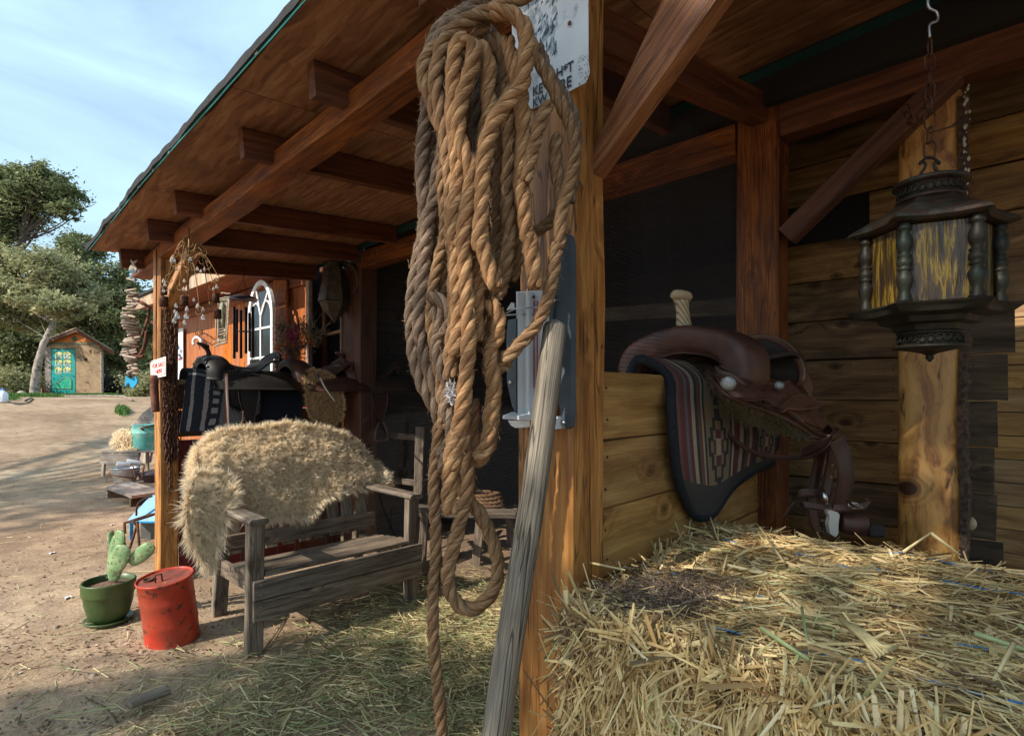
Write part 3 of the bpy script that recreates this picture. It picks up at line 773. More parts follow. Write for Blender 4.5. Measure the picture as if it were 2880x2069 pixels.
for i, (px, d, w, h, lab, mt) in enumerate([
        (30, 21.5, 62, 62, 'low rounded green bush left of the pale leaning trunk', m_leaf2),
        (330, 24.5, 60, 48, 'grey brushy shrub right of the shed wall', m_leaf3),
        (405, 22, 55, 42, 'olive shrub behind the wooden cable reel', m_leaf2),
        (-70, 22, 80, 80, 'tall green bush at the far left beyond the jugs', m_leaf),
        (470, 26, 80, 60, 'dull green shrub low behind the striped saddle blanket', m_leaf)]):
    g0 = G(px, d); c = g0 + V(0, 0, h / F * d * .8)
    tree('shrub', lab, 'shrub', [g0, g0 + V(0, 0, .3), c], .04, .02, [(c, w / F * d, .75), (c + V(.3, .3, -.2), w / F * d * .7, .7)], 7000, .055, mt, m_barkd, 30 + i, limbs=8, clumps=24, spread=.2)
# woodland beyond, one mass
bl = []
rs_ = random.Random(5)
for k in range(16):
    px = -900 + k * 95; bl.append(B(px, 1000 - rs_.uniform(0, 60), 42, 150, .9))
vs, fc, A = leaves([(tuple(c), r, s) for c, r, s in bl], 34000, .24, np.random.RandomState(2), 30, .2)
o = put_np('distant_woods', vs, fc, m_leaf, None, rnd=A); tag(o, 'mass of dark oak woods closing off the far end of the yard', kind='stuff')
def hills():
    vs = []; fs = []; n = 60
    for i in range(n + 1):
        a = rad(80) + rad(150) * i / n
        for r, h in ((70, 2), (85, 7 + 3 * noise.noise(V(i * .3, 0, 0))), (110, 11 + 5 * noise.noise(V(i * .2, 5, 0)))):
            vs.append((r * math.cos(a), r * math.sin(a), h - 1))
    for i in range(n):
        for k in range(2): fs.append((i * 3 + k, i * 3 + k + 1, i * 3 + k + 4, i * 3 + k + 3))
    m = MB(); m.add(vs, fs, True); o = m.build('hills', flat('scrub_hill', (.07, .08, .04), .95, nscale=.5, namp=.5)); tag(o, kind='structure')
hills()

# two oaks on the near side of the yard, behind the camera: their crowns shade the porch
SH = -L
def crown_at(target, dist): return Vector(target) + SH * dist
b1 = [(crown_at((-2.2, 1.2, -.1), 9.5), 1.0, .7), (crown_at((-.65, 1.2, 2.1), 9.5), .8, .7), (crown_at((-1.2, 1.3, .1), 9.5), 1.15, .75), (crown_at((.4, 1.3, 2.0), 9.5), .8, .7), (crown_at((.2, 1.5, .2), 9.2), 1.2, .75),
      (crown_at((1.5, 1.6, .3), 9.3), 1.5, .8)]
tb = V(1.4, -7.6, 0)
tree('oak_tree', 'spreading oak behind the viewer that shades the porch', 'tree', [tb, tb + V(-.3, .1, 2), tb + V(-1.3, .3, 4), tb + V(-2, .4, 5.4)], .3, .14, b1, 13500, .06, m_leaf, m_barkd, 41, limbs=24, clumps=30, spread=.15)

b2 = [(crown_at((-7.6, 1.0, 0), 12.5), 1.0, .5), (crown_at((-9.4, 1.4, 0), 13), 1.2, .5), (crown_at((-12, 4.5, 0), 13), 2.0, .5), (crown_at((-15, 7, 0), 14), 2.2, .5)]
tb = V(-10.6, -9.6, 0)
tree('oak_tree', 'open crowned oak behind the viewer casting streaks of shade on the yard', 'tree', [tb, tb + V(.2, .1, 2.5), tb + V(.1, .4, 5), tb + V(-.2, .5, 7)], .26, .12, b2, 11000, .08, m_leaf, m_barkd, 43, limbs=26, clumps=22, spread=.13)

# ================================================================ grass near the shed
def grass(name, spots, n, label, h=(.06, .16)):
    rs = np.random.RandomState(6); P0 = []
    for (px, d, rpx, rd), k in zip(spots, np.full(len(spots), n // len(spots))):
        for _ in range(k):
            p = W(px + rs.normal() * rpx * .5, 1110, d + rs.normal() * rd * .5); P0.append((p.x, p.y, gh(p.x, p.y, False)))
    P0 = np.array(P0); hh = rs.uniform(h[0], h[1], (len(P0), 1))
    P1 = P0 + np.c_[rs.normal(size=(len(P0), 2)) * .05, np.ones(len(P0))] * hh
    vs, fc, idx = sticks(P0, P1, .008, .2, .3, 2, rs)
    o = put_np(name, vs, fc, attr_mat(name + '_green', ((0, (.035, .085, .015)), (.6, (.075, .17, .03)), (1, (.16, .24, .06)))), None, rnd=rs.rand(len(P0))[idx])
    tag(o, label, kind='stuff')
grass('grass', [(60, 20.5, 70, 1.6), (100, 19, 60, 1.0), (300, 21.5, 35, .5), (20, 16.5, 25, .7), (230, 21.6, 60, .4), (-60, 20, 90, 2), (345, 14.5, 14, .4)], 16000, 'thin green grass around the shed and the pale trunk')

# ================================================================ the shed
CR_, CF_ = V(CA, CB, 0), V(-CB, CA, 0)
so = W(206, 1118, 22.6); so.z = W(206, 1117, 22.6).z
S_ = 22.6 / F
shed = root('garden_shed', so, 'small tan shed with a teal door and shallow gable roof', 'shed')
SD_ = V(so.x, so.y, 0).normalized()
def sp(px, py, dd=0.0): return W(px, py, 22.6) + SD_ * dd      # a point on the shed's front
m_stucco = NT('cracked_stucco')
v = m_stucco.obj((1, 1, 1), False)
vz = m_stucco.n('TexVoronoi', _feature='DISTANCE_TO_EDGE', Vector=m_stucco.n('VectorMath', _operation='ADD', i0=v, i1=m_stucco.n('VectorMath', _operation='SCALE', i0=m_stucco.n('TexNoise', Vector=v, Scale=2.5).outputs['Color'], Scale=.6).outputs[0]).outputs[0], Scale=2.6).outputs['Distance']
cc = m_stucco.mix(m_stucco.ramp(m_stucco.noise(v, 2.2, 5), (.35, 0.0), (.65, 1.0)), (.25, .165, .09), (.37, .255, .145))
cc = m_stucco.mix(m_stucco.ramp(vz, (.008, .75), (.022, 0.0)), cc, (.07, .05, .03))
m_stucco.P(Base_Color=cc, Roughness=.85); m_stucco = m_stucco.m
m_tdoor = flat('teal_door', (.008, .27, .24), .45, nscale=3, namp=.12)
def quad_box(name, x0, y0, x1, y1, dd, th, mat, parent):
    m = MB(); m.slab([sp(x0, y1, dd), sp(x1, y1, dd), sp(x1, y0, dd), sp(x0, y0, dd)], CF_ * th); return m.build(name, mat, parent)
quad_box('wall', 212, 968, 281, 1108, 0, .08, m_stucco, shed)
quad_box('wall', 143, 962, 212, 980, .01, .08, m_stucco, shed)
quad_box('corner_board', 126, 975, 143, 1119, -.01, .12, w_far, shed)
quad_box('corner_board', 281, 980, 285, 1113, -.01, .12, w_far, shed)
m = MB(); m.slab([sp(285, 1108, .08), sp(285, 975, .08), sp(285, 975, 2.4), sp(285, 1108, 2.4)], CR_ * -.06); m.build('side_wall', m_stucco, shed)
m = MB(); m.slab([sp(128, 1108, .12), sp(128, 968, .12), sp(128, 968, 2.4), sp(128, 1108, 2.4)], CR_ * .06); m.build('side_wall', m_stucco, shed)
m = MB(); m.slab([sp(126, 1108, 2.4), sp(285, 1108, 2.4), sp(285, 968, 2.4), sp(126, 968, 2.4)], CF_ * .05); m.build('back_wall', m_stucco, shed)
quad_box('floor_beam', 143, 1108, 281, 1111, -.01, 2.3, w_far, shed)
quad_box('skid', 204, 1111, 212, 1119, 0, 2.2, w_far, shed)
quad_box('skid', 143, 1111, 149, 1119, .3, 2.0, w_far, shed); quad_box('skid', 274, 1111, 280, 1119, .3, 2.0, w_far, shed)
door = quad_box('door', 145, 982, 211.5, 1107, -.02, .05, m_tdoor, shed)
def mosaic():
    t = NT('mosaic_glass'); v = t.obj((1, 1, 1), False)
    vo = t.n('TexVoronoi', Vector=v, Scale=16.0).outputs['Color']; a = t.n('SeparateColor', Color=vo).outputs[0]
    c = t.ramp(a, (0, (.02, .1, .05)), (.2, (.5, .62, .6)), (.4, (.2, .4, .3)), (.55, (.6, .55, .12)), (.7, (.3, .5, .5)), (.86, (.5, .1, .05)), (.95, (.02, .02, .02)), interp='CONSTANT')
    t.P(Base_Color=c, Roughness=.15); return t.m
m_mos = mosaic()
for x0, x1 in ((155, 175), (179, 200)):
    for k, (y0, y1) in enumerate(((991, 1009), (1012.5, 1028.5), (1031, 1050))):
        q = [(x0, y1), (x1, y1), (x1, y0), (x0, y0)]
        if k == 0: q = [(x0, y1), (x1, y1), (x1, y0 + (4 if x0 > 170 else 0)), ((x0 + x1) / 2, y0 - 3), (x0, y0 + (0 if x0 > 170 else 3))]
        if k == 2: q = [(x0, y1 - 2), ((x0 + x1) / 2, y1 + (3 if x0 < 170 else -1)), (x1, y1 - 2), (x1, y0), (x0, y0)]
        m = MB(); m.slab([sp(a, b_, -.03) for a, b_ in q], CF_ * .015); m.build('pane', m_mos, door)
pts = [(157, 1093), (201, 1093), (201, 1070), (195, 1064), (186, 1061), (177, 1064), (170, 1073), (157, 1076)]
m = MB(); m.slab([sp(a, b_, -.035) for a, b_ in pts], CF_ * .02); m.build('door_panel', flat('door_panel_green', (.02, .36, .22), .5, nscale=9, namp=.3), door)
m = MB(); m.tube([sp(a, b_, -.04) for a, b_ in pts], .012, 6, closed=True); m.build('panel_moulding', flat('old_gold', (.3, .2, .05), .5), door)
m = MB(); m.tube([sp(205, 1056, -.03), sp(205, 1056, -.08), sp(200, 1056, -.08)], .012, 6); m.build('door_handle', m_iron, door)
quad_box('peep_window', 237, 1007, 245, 1015, -.01, .02, m_dark, shed)
ap = (215, 933)
m = MB(); m.slab([sp(138, 962, -.0), sp(272, 968, -.0), sp(215, 936, -.0)], CF_ * .06); m.build('gable', flat('orange_gable', (.5, .16, .03), .7, nscale=5, namp=.2), shed)
m = MB(); m.slab([sp(200, 953, -.02), sp(208, 960, -.02), sp(218, 953, -.02), sp(209, 945, -.02)], CF_ * .02); m.build('gable_diamond', flat('dark_green_diamond', (.03, .08, .05), .6), shed)
quad_box('gable_trim', 138, 963, 281, 969, -.03, .04, flat('trim_green', (.12, .14, .09), .7), shed)
for a, b_ in (((112, 966), (213, 926)), ((213, 926), (318, 990))):
    m = MB(); m.slab([sp(a[0], a[1], -.25), sp(b_[0], b_[1], -.25), sp(b_[0], b_[1] + 9, -.25), sp(a[0], a[1] + 9, -.25)], CF_ * .05); m.build('barge_board', w_raft, shed)
    m = MB(); m.slab([sp(a[0], a[1] - 1, -.28), sp(b_[0], b_[1] - 1, -.28), sp(b_[0], b_[1] - 1, 2.7), sp(a[0], a[1] - 1, 2.7)], (0, 0, .05)); m.build('roof', w_far, shed)
# bits near the shed
m = MB(); m.tube([(lambda p: p + V(0, 0, .04))(G(px, d, None) + V(0, 0, .05)) for px, d in ((128, 20.6), (180, 20.4), (240, 20.3), (300, 20.4), (345, 18.5), (372, 16.8))], .035, 6)
tag(m.build('edging_pole', w_far), 'long pale pole edging the dirt in front of the shed', 'pole')
g0 = G(124, 22.2); m = MB(); m.lathe([(.0, .0), (.07, .0), (.07, .3), (.05, .36), (.03, .4), (.03, .44), (0, .44)], Matrix.Translation(g0 + V(0, 0, .05)), 12)
tag(m.build('extinguisher', flat('red_can', (.45, .03, .03), .4)), 'small red canister against the left corner of the shed', 'canister')
g0 = G(61, 20.2); m = MB(); m.lathe([(0, 0), (.13, .02), (.16, .12), (.1, .22), (0, .25)], Matrix.Translation(g0 + V(0, 0, .03)), 10)
tag(m.build('rock', flat('pale_rock', (.4, .33, .25), .9, nscale=9, namp=.3)), 'pale round rock in the grass beside the leaning trunk', 'rock')
jm = flat('jug_white', (.62, .68, .75), .35)
for i, (px, lab) in enumerate(((-2, 'white plastic jug at the far left edge, in front of the other'), (9, 'white plastic jug with a red label beside a coil of hose'))):
    g0 = G(px, 15.2 - .3 * i) + V(0, 0, .06)
    t = root('jug', g0, lab, 'jug', 'white jugs left out on the dirt')
    m = MB(); m.lathe([(0, 0), (.1, 0), (.11, .03), (.11, .2), (.08, .27), (.03, .31), (.03, .35), (0, .35)], Matrix.Translation(g0), 12, squash=lambda a, z: 1 - .12 * abs(math.sin(2 * a))); m.build('jug_body', jm, t)
    m = MB(); m.lathe([(.035, .33), (.035, .37), (0, .375)], Matrix.Translation(g0), 10); m.build('cap', flat('blue_cap', (.05, .15, .5), .4), t)
    m = MB(); m.lathe([(.112, .06), (.112, .17)], Matrix.Translation(g0), 12, cap=False, a0=-2.4, a1=-.9); m.build('jug_label', flat('red_label', (.5, .03, .04), .5), t)
m = MB(); pts = []
for px, d in ((18, 15.3), (30, 14.9), (48, 14.7), (66, 14.8), (82, 15.3), (92, 16.2), (88, 16.6), (76, 16.0), (70, 15.4)):
    p = G(px, d); p.z = gh(p.x, p.y) + .02; pts.append(p)
m.tube(cr(pts, 5), .015, 6); tag(m.build('garden_hose', m_felt), 'black hose looped on the dirt beside the white jugs', 'hose')

# ================================================================ orange house beyond the porch
house = root('board_house', (-6.4, 2.6, 0), 'orange board sided house beyond the left post with wide overhanging eave', 'house')
HV = 2.3
u = -8.15; k = 0
while u < -4.55:
    w_ = .118; board('wall_board', (u + w_ / 2, HV + .012, 0), (u + w_ / 2, HV + .012, 2.32), w_ - .006, .02, w_house, house, up=(0, 1, 0), ch=.003); u += w_; k += 1
m = MB(); m.box((-8.15, HV + .024, 0), (-4.5, HV + .04, 2.34)); m.build('sheathing', m_dark, house)
for k in range(3): board('frieze_board', (-8.2, HV - .014, 2.262 - .0), (-4.5, HV - .014, 2.262), .02, .11, w_house2, house) if k == 0 else None
board('corner_board', (-4.50, HV - .012, 0), (-4.50, HV - .012, 2.33), .05, .03, w_far, house, up=(0, 1, 0))
m = MB(); m.box((-8.2, 1.90, 2.335), (-4.66, HV + .1, 2.35)); m.build('soffit', w_house2, house)
u = -8.25
while u < -4.75:
    w_ = .1; m = MB(); board('fascia_board', (u + w_ / 2, 1.885, 2.325), (u + w_ / 2, 1.885, 2.46), w_ - .003, .018, w_fascia, house, up=(0, 1, 0), ch=.002); u += w_
m = MB(); m.slab([(-8.3, 1.85, 2.463), (-4.66, 1.85, 2.463), (-4.66, 3.6, 3.1), (-8.3, 3.6, 3.1)], (0, 0, .03)); m.build('roof', m_felt, house)
m = MB(); m.slab([(-8.15, HV + .05, 0), (-8.15, HV + .05, 2.4), (-8.15, 3.6, 3.08), (-8.15, 5, 2.4), (-8.15, 5, 0)], (.04, 0, 0)); m.build('gable_wall', w_house, house)
m = MB(); m.slab([(-8.3, 3.6, 3.1), (-4.66, 3.6, 3.1), (-4.66, 5.3, 2.46), (-8.3, 5.3, 2.46)], (0, 0, .03)); m.build('roof', m_felt, house)
# window of the house and its shutter
m_glass = flat('dark_glass', (.02, .03, .035), .08, spec=.8)
def hq(x0, y0, x1, y1, v, th, name, mat, parent):
    m = MB(); m.slab([onv(x0, y1, v), onv(x1, y1, v), onv(x1, y0, v), onv(x0, y0, v)], (0, th, 0)); return m.build(name, mat, parent)
hq(697, 806, 766, 1045, HV - .02, .015, 'window', m_glass, house)
hq(762, 795, 768, 1050, HV - .04, .04, 'window_frame', w_house2, house)
sh = hq(768, 786, 806, 1060, HV - .04, .03, 'shutter', w_house2, house)
for k in range(4):
    a = 769 + k * 9.2; hq(a, 788, a + 8.4, 1058, HV - .05, .012, 'shutter_board', w_house, sh)
for y0 in (826, 982):
    m = MB(); m.slab([onv(758, y0 + 30, HV - .07), onv(803, y0 + 24, HV - .07), onv(803, y0 - 6, HV - .07), onv(758, y0 + 3, HV - .07)], (0, .02, 0)); m.build('shutter_batten', w_house, sh)
# the white arched sash hung in front
def arched():
    v0 = 2.08; uL, uR = -5.23, -4.71; uc = (uL + uR) / 2; r = (uR - uL) / 2; zt = 2.27; zs = zt - r * 1.25
    t = root('arched_window', (uc, v0, 1.1), 'white arched window sash hung in front of the orange wall', 'window')
    m = MB(); 
    out = [(uL, 1.05)] + [(uL, zs)] + [(uc - r * math.cos(a), zs + (zt - zs) * math.sin(a)) for a in np.linspace(.15, math.pi - .15, 18)] + [(uR, zs), (uR, 1.05)]
    w_ = .042; inn = [(uL + w_, 1.05 + .0)] + [(uL + w_, zs)] + [(uc - (r - w_) * math.cos(a), zs + (zt - zs - w_) * math.sin(a)) for a in np.linspace(.15, math.pi - .15, 18)] + [(uR - w_, zs), (uR - w_, 1.05)]
    n = len(out); vs = [(a, v0 - .014, b_) for a, b_ in out] + [(a, v0 - .014, b_) for a, b_ in inn] + [(a, v0 + .014, b_) for a, b_ in out] + [(a, v0 + .014, b_) for a, b_ in inn]
    fs = []
    for i in range(n - 1):
        fs += [(i, i + 1, n + i + 1, n + i), (2 * n + i + 1, 2 * n + i, 3 * n + i, 3 * n + i + 1), (i + 1, i, 2 * n + i, 2 * n + i + 1), (n + i, n + i + 1, 3 * n + i + 1, 3 * n + i)]
    m.add(vs, fs); m.build('sash_frame', m_white, t)
    def bar(a, b_, w_=.02): board('glazing_bar', (a[0], v0, a[1]), (b_[0], v0, b_[1]), w_, .02, m_white, t, up=(0, 1, 0), ch=.002)
    zr_ = [1.07, 1.32, 1.58, 1.84]
    for z in zr_: bar((uL + w_, z), (uR - w_, z))
    bar((uc, 1.08), (uc, zs), .022)
    bar((uc, zs), (uc - .1, zt - .06)); bar((uc, zs), (uc + .15, zt - .12))
    for s in (-1, 1):
        c_ = [V(uc + s * (.11 + .1 * math.cos(a)), v0, zs - .01 + .14 * math.sin(a)) for a in np.linspace(0, math.pi, 9)]
        m = MB(); m.tube(c_, .009, 6); m.build('tracery', m_white, t)
    m = MB(); m.slab([(uL + w_, v0 + .002, 1.06), (uR - w_, v0 + .002, 1.06), (uR - w_, v0 + .002, zs), (uc + .1, v0 + .002, zt - .1), (uc - .1, v0 + .002, zt - .1), (uL + w_, v0 + .002, zs)], (0, .003, 0))
    g = NT('thin_glass'); g.P(Base_Color=(.03, .035, .04), Roughness=.12, Alpha=.8); g.p.inputs['Specular IOR Level'].default_value = .25; m.build('glass', g.m, t)
arched()

# ================================================================ things out in the yard
# cable reel on its edge
def reel():
    c = W(462, 1245, 9.4); r = .74; t = root('cable_reel', V(c.x, c.y, 0), 'big weathered wooden cable reel standing behind the left post', 'cable reel')
    x = (CR_ * .97 + CF_ * -.2).normalized(); y = (UP * .97 + CF_ * .22).normalized(); M = frame_M(c, x, y)
    rs = random.Random(2); rot = Matrix.Rotation(rad(-28), 4, 'Z')
    k = 0; s = -r
    while s < r - .01:
        w_ = min(.17, r - s); a, b_ = s + .003, s + w_ - .003
        L0, L1 = math.sqrt(max(0, r * r - a * a)), math.sqrt(max(0, r * r - b_ * b_)); pts = []
        for i in range(6):
            q = a + (b_ - a) * i / 5; pts.append((math.sqrt(max(0, r * r - q * q)), q))
        pts = [(-p[0], p[1]) for p in pts[::-1]][::-1][::-1] + pts
        m = MB(); m.prism(pts, .03, M @ Matrix.Translation((0, 0, rs.uniform(-.002, .002))) @ rot); 
        if len(pts) > 3: m.build('flange_board', w_far, t)
        s += w_; k += 1
    for px in (-.52, -.28, -.04, .2, .44):
        q = math.sqrt(r * r - px * px) * .86
        a = M @ V(px, -q, .035); b_ = M @ V(px + .03, q * .62, .035); board('reel_slat', a, b_, .025, .15, w_far, t, up=x, ch=.003)
reel()
def yard_table():
    o = W(283, 1345, 8.15); o.z = gh(o.x, o.y) ; s = 8.15 / F
    t = root('side_table', o, 'low weathered bench table holding the fleece and teal pot', 'table')
    y = (CF_ * .9 + CR_ * .45).normalized(); x = CR_
    zt = W(283, 1272, 8.15).z; wd = 108 * s
    def q(a, b_, z): p = o + x * a + y * b_; return V(p.x, p.y, z)
    board('leg', q(.035, 0, o.z), q(.05, 0, zt - .16), .06, .03, w_far, t, up=y); board('leg', q(wd - .03, 0, o.z), q(wd - .03, 0, zt - .16), .04, .06, w_far, t, up=y)
    board('leg', q(.05, .62, o.z), q(.05, .62, zt - .02), .06, .03, w_far, t, up=y); board('leg', q(wd + .25, .62, o.z), q(wd + .25, .62, zt - .02), .06, .03, w_far, t, up=y)
    board('apron_board', q(0, 0, zt - .045), q(wd, 0, zt - .045), .02, .086, w_far, t); board('apron_board', q(.0, 0, zt - .137), q(wd, 0, zt - .137), .02, .086, w_far, t)
    for k in range(6): board('top_board', q(-.0, .04 + .115 * k, zt + .01), q(wd + .27 + .01 * (k % 2), .04 + .115 * k, zt + .01), .11, .02, w_far, t)
    return zt, q
zt_, tq = yard_table()
def fur_tufts(pts, nrm, length, width, rs, droop=.3, spread=.35, tipc=None, lean=None):
    """woolly locks: arrays of root points and normals -> curved tapered ribbons"""
    n = len(pts); d = nrm + rs.normal(size=(n, 3)) * spread; 
    if lean is not None: d = d + lean
    d[:, 2] -= droop; d /= np.linalg.norm(d, axis=1, keepdims=True)
    s = np.cross(d, rs.normal(size=(n, 3))); s /= np.linalg.norm(s, axis=1, keepdims=True) + 1e-9; u_ = np.cross(s, d)
    Ln = length * (.55 + .9 * rs.rand(n, 1)); cur = rs.normal(size=(n, 1)) * .35; vs = []
    for i, (t, w_) in enumerate(((0, 1), (.4, .95), (.75, .6), (1, .08))):
        c = pts + d * Ln * t + u_ * Ln * cur * t * t + np.array([0, 0, -1.0]) * Ln * droop * t * t * .6
        vs += [c - s * width * w_, c + u_ * width * w_ * .5, c + s * width * w_]
    V_ = np.stack(vs, 1).reshape(-1, 3); base = (np.arange(n) * 12)[:, None]; fl = []
    for i in range(3):
        for k in (0, 1): fl.append([i * 3 + k, i * 3 + k + 1, i * 3 + k + 4, i * 3 + k + 3])
    return V_, (base[:, :, None] + np.array(fl)[None]).reshape(-1, 4), np.repeat(np.arange(n), 12)
def wool_mat(name, root_c, mid, tip):
    return attr_mat(name, ((0, root_c), (.45, mid), (1, tip)), rough=.85, trans=.42)
m_wool = wool_mat('cream_wool', (.7, .53, .34), (.95, .79, .56), (1.0, .9, .72))
def sample_grid(P, n, rs):
    A, B_ = len(P), len(P[0]); G_ = np.array([[list(p) for p in row] for row in P])
    i = rs.rand(n) * (A - 1.001); j = rs.rand(n) * (B_ - 1.001); i0 = i.astype(int); j0 = j.astype(int); fi = (i - i0)[:, None]; fj = (j - j0)[:, None]
    p = G_[i0, j0] * (1 - fi) * (1 - fj) + G_[i0 + 1, j0] * fi * (1 - fj) + G_[i0, j0 + 1] * (1 - fi) * fj + G_[i0 + 1, j0 + 1] * fi * fj
    du = G_[i0 + 1, j0] - G_[i0, j0]; dv = G_[i0, j0 + 1] - G_[i0, j0]; nn = np.cross(du, dv); nn /= np.linalg.norm(nn, axis=1, keepdims=True) + 1e-9
    return p, nn, i / (A - 1), j / (B_ - 1)
def hide():
    rs = np.random.RandomState(4); g0 = tq(.12, .3, zt_ + .02)
    t = root('fleece', g0, 'small cream fleece bundled on the outdoor bench table', 'fleece')
    P = []; 
    for i in range(15):
        row = []
        for j in range(17):
            a = 2 * math.pi * j / 16; b_ = math.pi * i / 14
            r = 1 + .25 * noise.noise(V(math.cos(a) * 1.3, math.sin(a) * 1.3, b_ * 1.2))
            row.append(g0 + CR_ * (.24 * math.sin(b_) * math.cos(a) * r - .02) + CF_ * (.15 * math.sin(b_) * math.sin(a) * r) + UP * (.15 + .14 * math.cos(b_) * r))
        P.append(row)
    m = MB(); m.patch(P, 1, 1, .002); m.build('hide', m_wool, t)
    p, nn, _, _ = sample_grid(P, 1800, rs); c = np.array(g0 + UP * .14); nn *= np.sign(((p - c) * nn).sum(1))[:, None]
    v_, f_, ix = fur_tufts(p, nn, .04, .007, rs); put_np('wool', v_, f_, m_wool, t, rnd=(.4 + .6 * rs.rand(len(p)))[ix])
    g = [[tq(.18 + .28 * i / 3, .0 + .3 * j / 3, zt_ + .035 + .02 * ((i + j) % 2) - (.05 if j == 0 else 0)) for j in range(4)] for i in range(4)]
    m = MB(); m.patch(g, 4, 4, .01); Pg = m.last; m.build('hide_flap', m_wool, t)
    p, nn, _, _ = sample_grid(Pg, 900, rs); nn *= np.sign(nn[:, 2])[:, None]
    v_, f_, ix = fur_tufts(p, nn, .03, .006, rs); put_np('wool', v_, f_, m_wool, t, rnd=(.4 + .6 * rs.rand(len(p)))[ix])
hide()
m_teal2 = flat('faded_teal', (.13, .46, .42), .6, nscale=10, namp=.15, dirt=(.3, .5, .42), dscale=9, bump=.2)
g0 = W(421, 1262, 8.45); g0.z = zt_ + .021; t = root('enamel_pot', g0, 'tall faded teal pot standing on the outdoor bench table', 'pot')
m = MB(); m.lathe([(0, 0), (.2, 0), (.215, .01), (.222, .25), (.224, .252), (.224, .262), (.222, .27), (.228, .37), (.235, .375), (.228, .378), (.218, .37), (.21, .05), (0, .04)], Matrix.Translation(g0), 28); m.build('pot_body', m_teal2, t)
m = MB(); m.tube([g0 + CR_ * .05 + CF_ * -.2 + UP * .3, g0 + CR_ * .05 - CF_ * .27 + UP * .33, g0 + CR_ * .13 - CF_ * .27 + UP * .36, g0 + CR_ * .2 - CF_ * .2 + UP * .38], .014, 6); m.build('pot_handle', m_iron, t)
# galvanised bucket with paper rolls
g0 = G(352, 7.75); g0.z = gh(g0.x, g0.y); t = root('bucket', g0, 'galvanised bucket on the dirt under the bench table', 'bucket')
m = MB(); m.lathe([(0, 0), (.125, 0), (.13, .02), (.145, .09), (.149, .093), (.147, .1), (.155, .16), (.159, .165), (.157, .17), (.165, .2), (.172, .205), (.165, .21), (.157, .2), (.12, .02), (0, .015)], Matrix.Translation(g0), 26); m.build('bucket_body', m_galv, t)
m = MB(); m.tube(cr([g0 - CR_ * .165 + UP * .2, g0 - CR_ * .2 + UP * .12 - CF_ * .05, g0 - CR_ * .15 + UP * .03 - CF_ * .15, g0 - CF_ * .2 + UP * .06], 5), .004, 6); m.build('bail_handle', m_iron, t)
for i, (a, b_, lab) in enumerate((((327, 1304), (366, 1308), 'white roller resting across the galvanised bucket, nearer one'), ((356, 1296), (398, 1304), 'white roller lying behind the first on the galvanised bucket'))):
    p, q = W(*a, 7.6 + .15 * i), W(*b_, 7.7 + .15 * i)
    r_ = root('roller', p, lab, 'roller', 'white rollers on the bucket')
    m = MB(); m.tube([p, p.lerp(q, .03), p.lerp(q, .97), q], [.028, .034, .034, .028], 14); m.build('roller_sleeve', m_white, r_)
    m = MB(); e = G(382 + 8 * i, 7.5); m.tube([q, q + CR_ * .04 - UP * .01, (q + e) / 2 + CR_ * .03, e + UP * .06], .011, 6); m.build('roller_arm', m_rust, r_)
a, b_ = W(307, 1335, 7.45), W(383, 1345, 7.5); m = MB(); m.tube([a, b_], .012, 6); tag(m.build('iron_rod', m_rust), 'rusty orange rod lying across the front of the bucket', 'rod')
g0 = G(430, 7.9); g0.z = gh(g0.x, g0.y); m = MB(); m.lathe([(0, 0), (.16, 0), (.17, .1), (.185, .105), (.185, .12), (.1, .145), (0, .15)], Matrix.Translation(g0), 24)
tag(m.build('lidded_tub', flat('brown_lid', (.12, .085, .09), .5)), 'low dark tub with a brown lid beside the bucket', 'tub')
# low board platform
t = root('duckboard', G(370, 6.6), 'low plank platform resting on blocks in front of the bench table', 'platform')
zp = .13
A_, B_, C_, D_ = onz(298, 1368, zp), onz(371, 1394, zp), onz(470, 1380, zp), onz(365, 1352, zp)
for k in range(3):
    f0, f1 = k / 3 + .006, (k + 1) / 3 - .006; m = MB()
    m.slab([B_.lerp(A_, f0), C_.lerp(D_, f0), C_.lerp(D_, f1), B_.lerp(A_, f1)], (0, 0, -.03)); m.build('platform_board', w_far, t)
m = MB(); p = A_; d = (D_ - A_).normalized(); d2 = (B_ - A_).normalized(); m.slab([p + V(0, 0, -.031), p + d * .7 + V(0, 0, -.031), p + d * .7 + V(0, 0, -.14), p + V(0, 0, -.15)], d2 * .06); m.build('platform_block', w_far, t)
p = B_ - d2 * .1; m = MB(); m.slab([p + V(0, 0, -.031), p + d * .7 + V(0, 0, -.031), p + d * .7 + V(0, 0, -.14), p + V(0, 0, -.15)], d2 * .06); m.build('platform_block', w_grey, t)
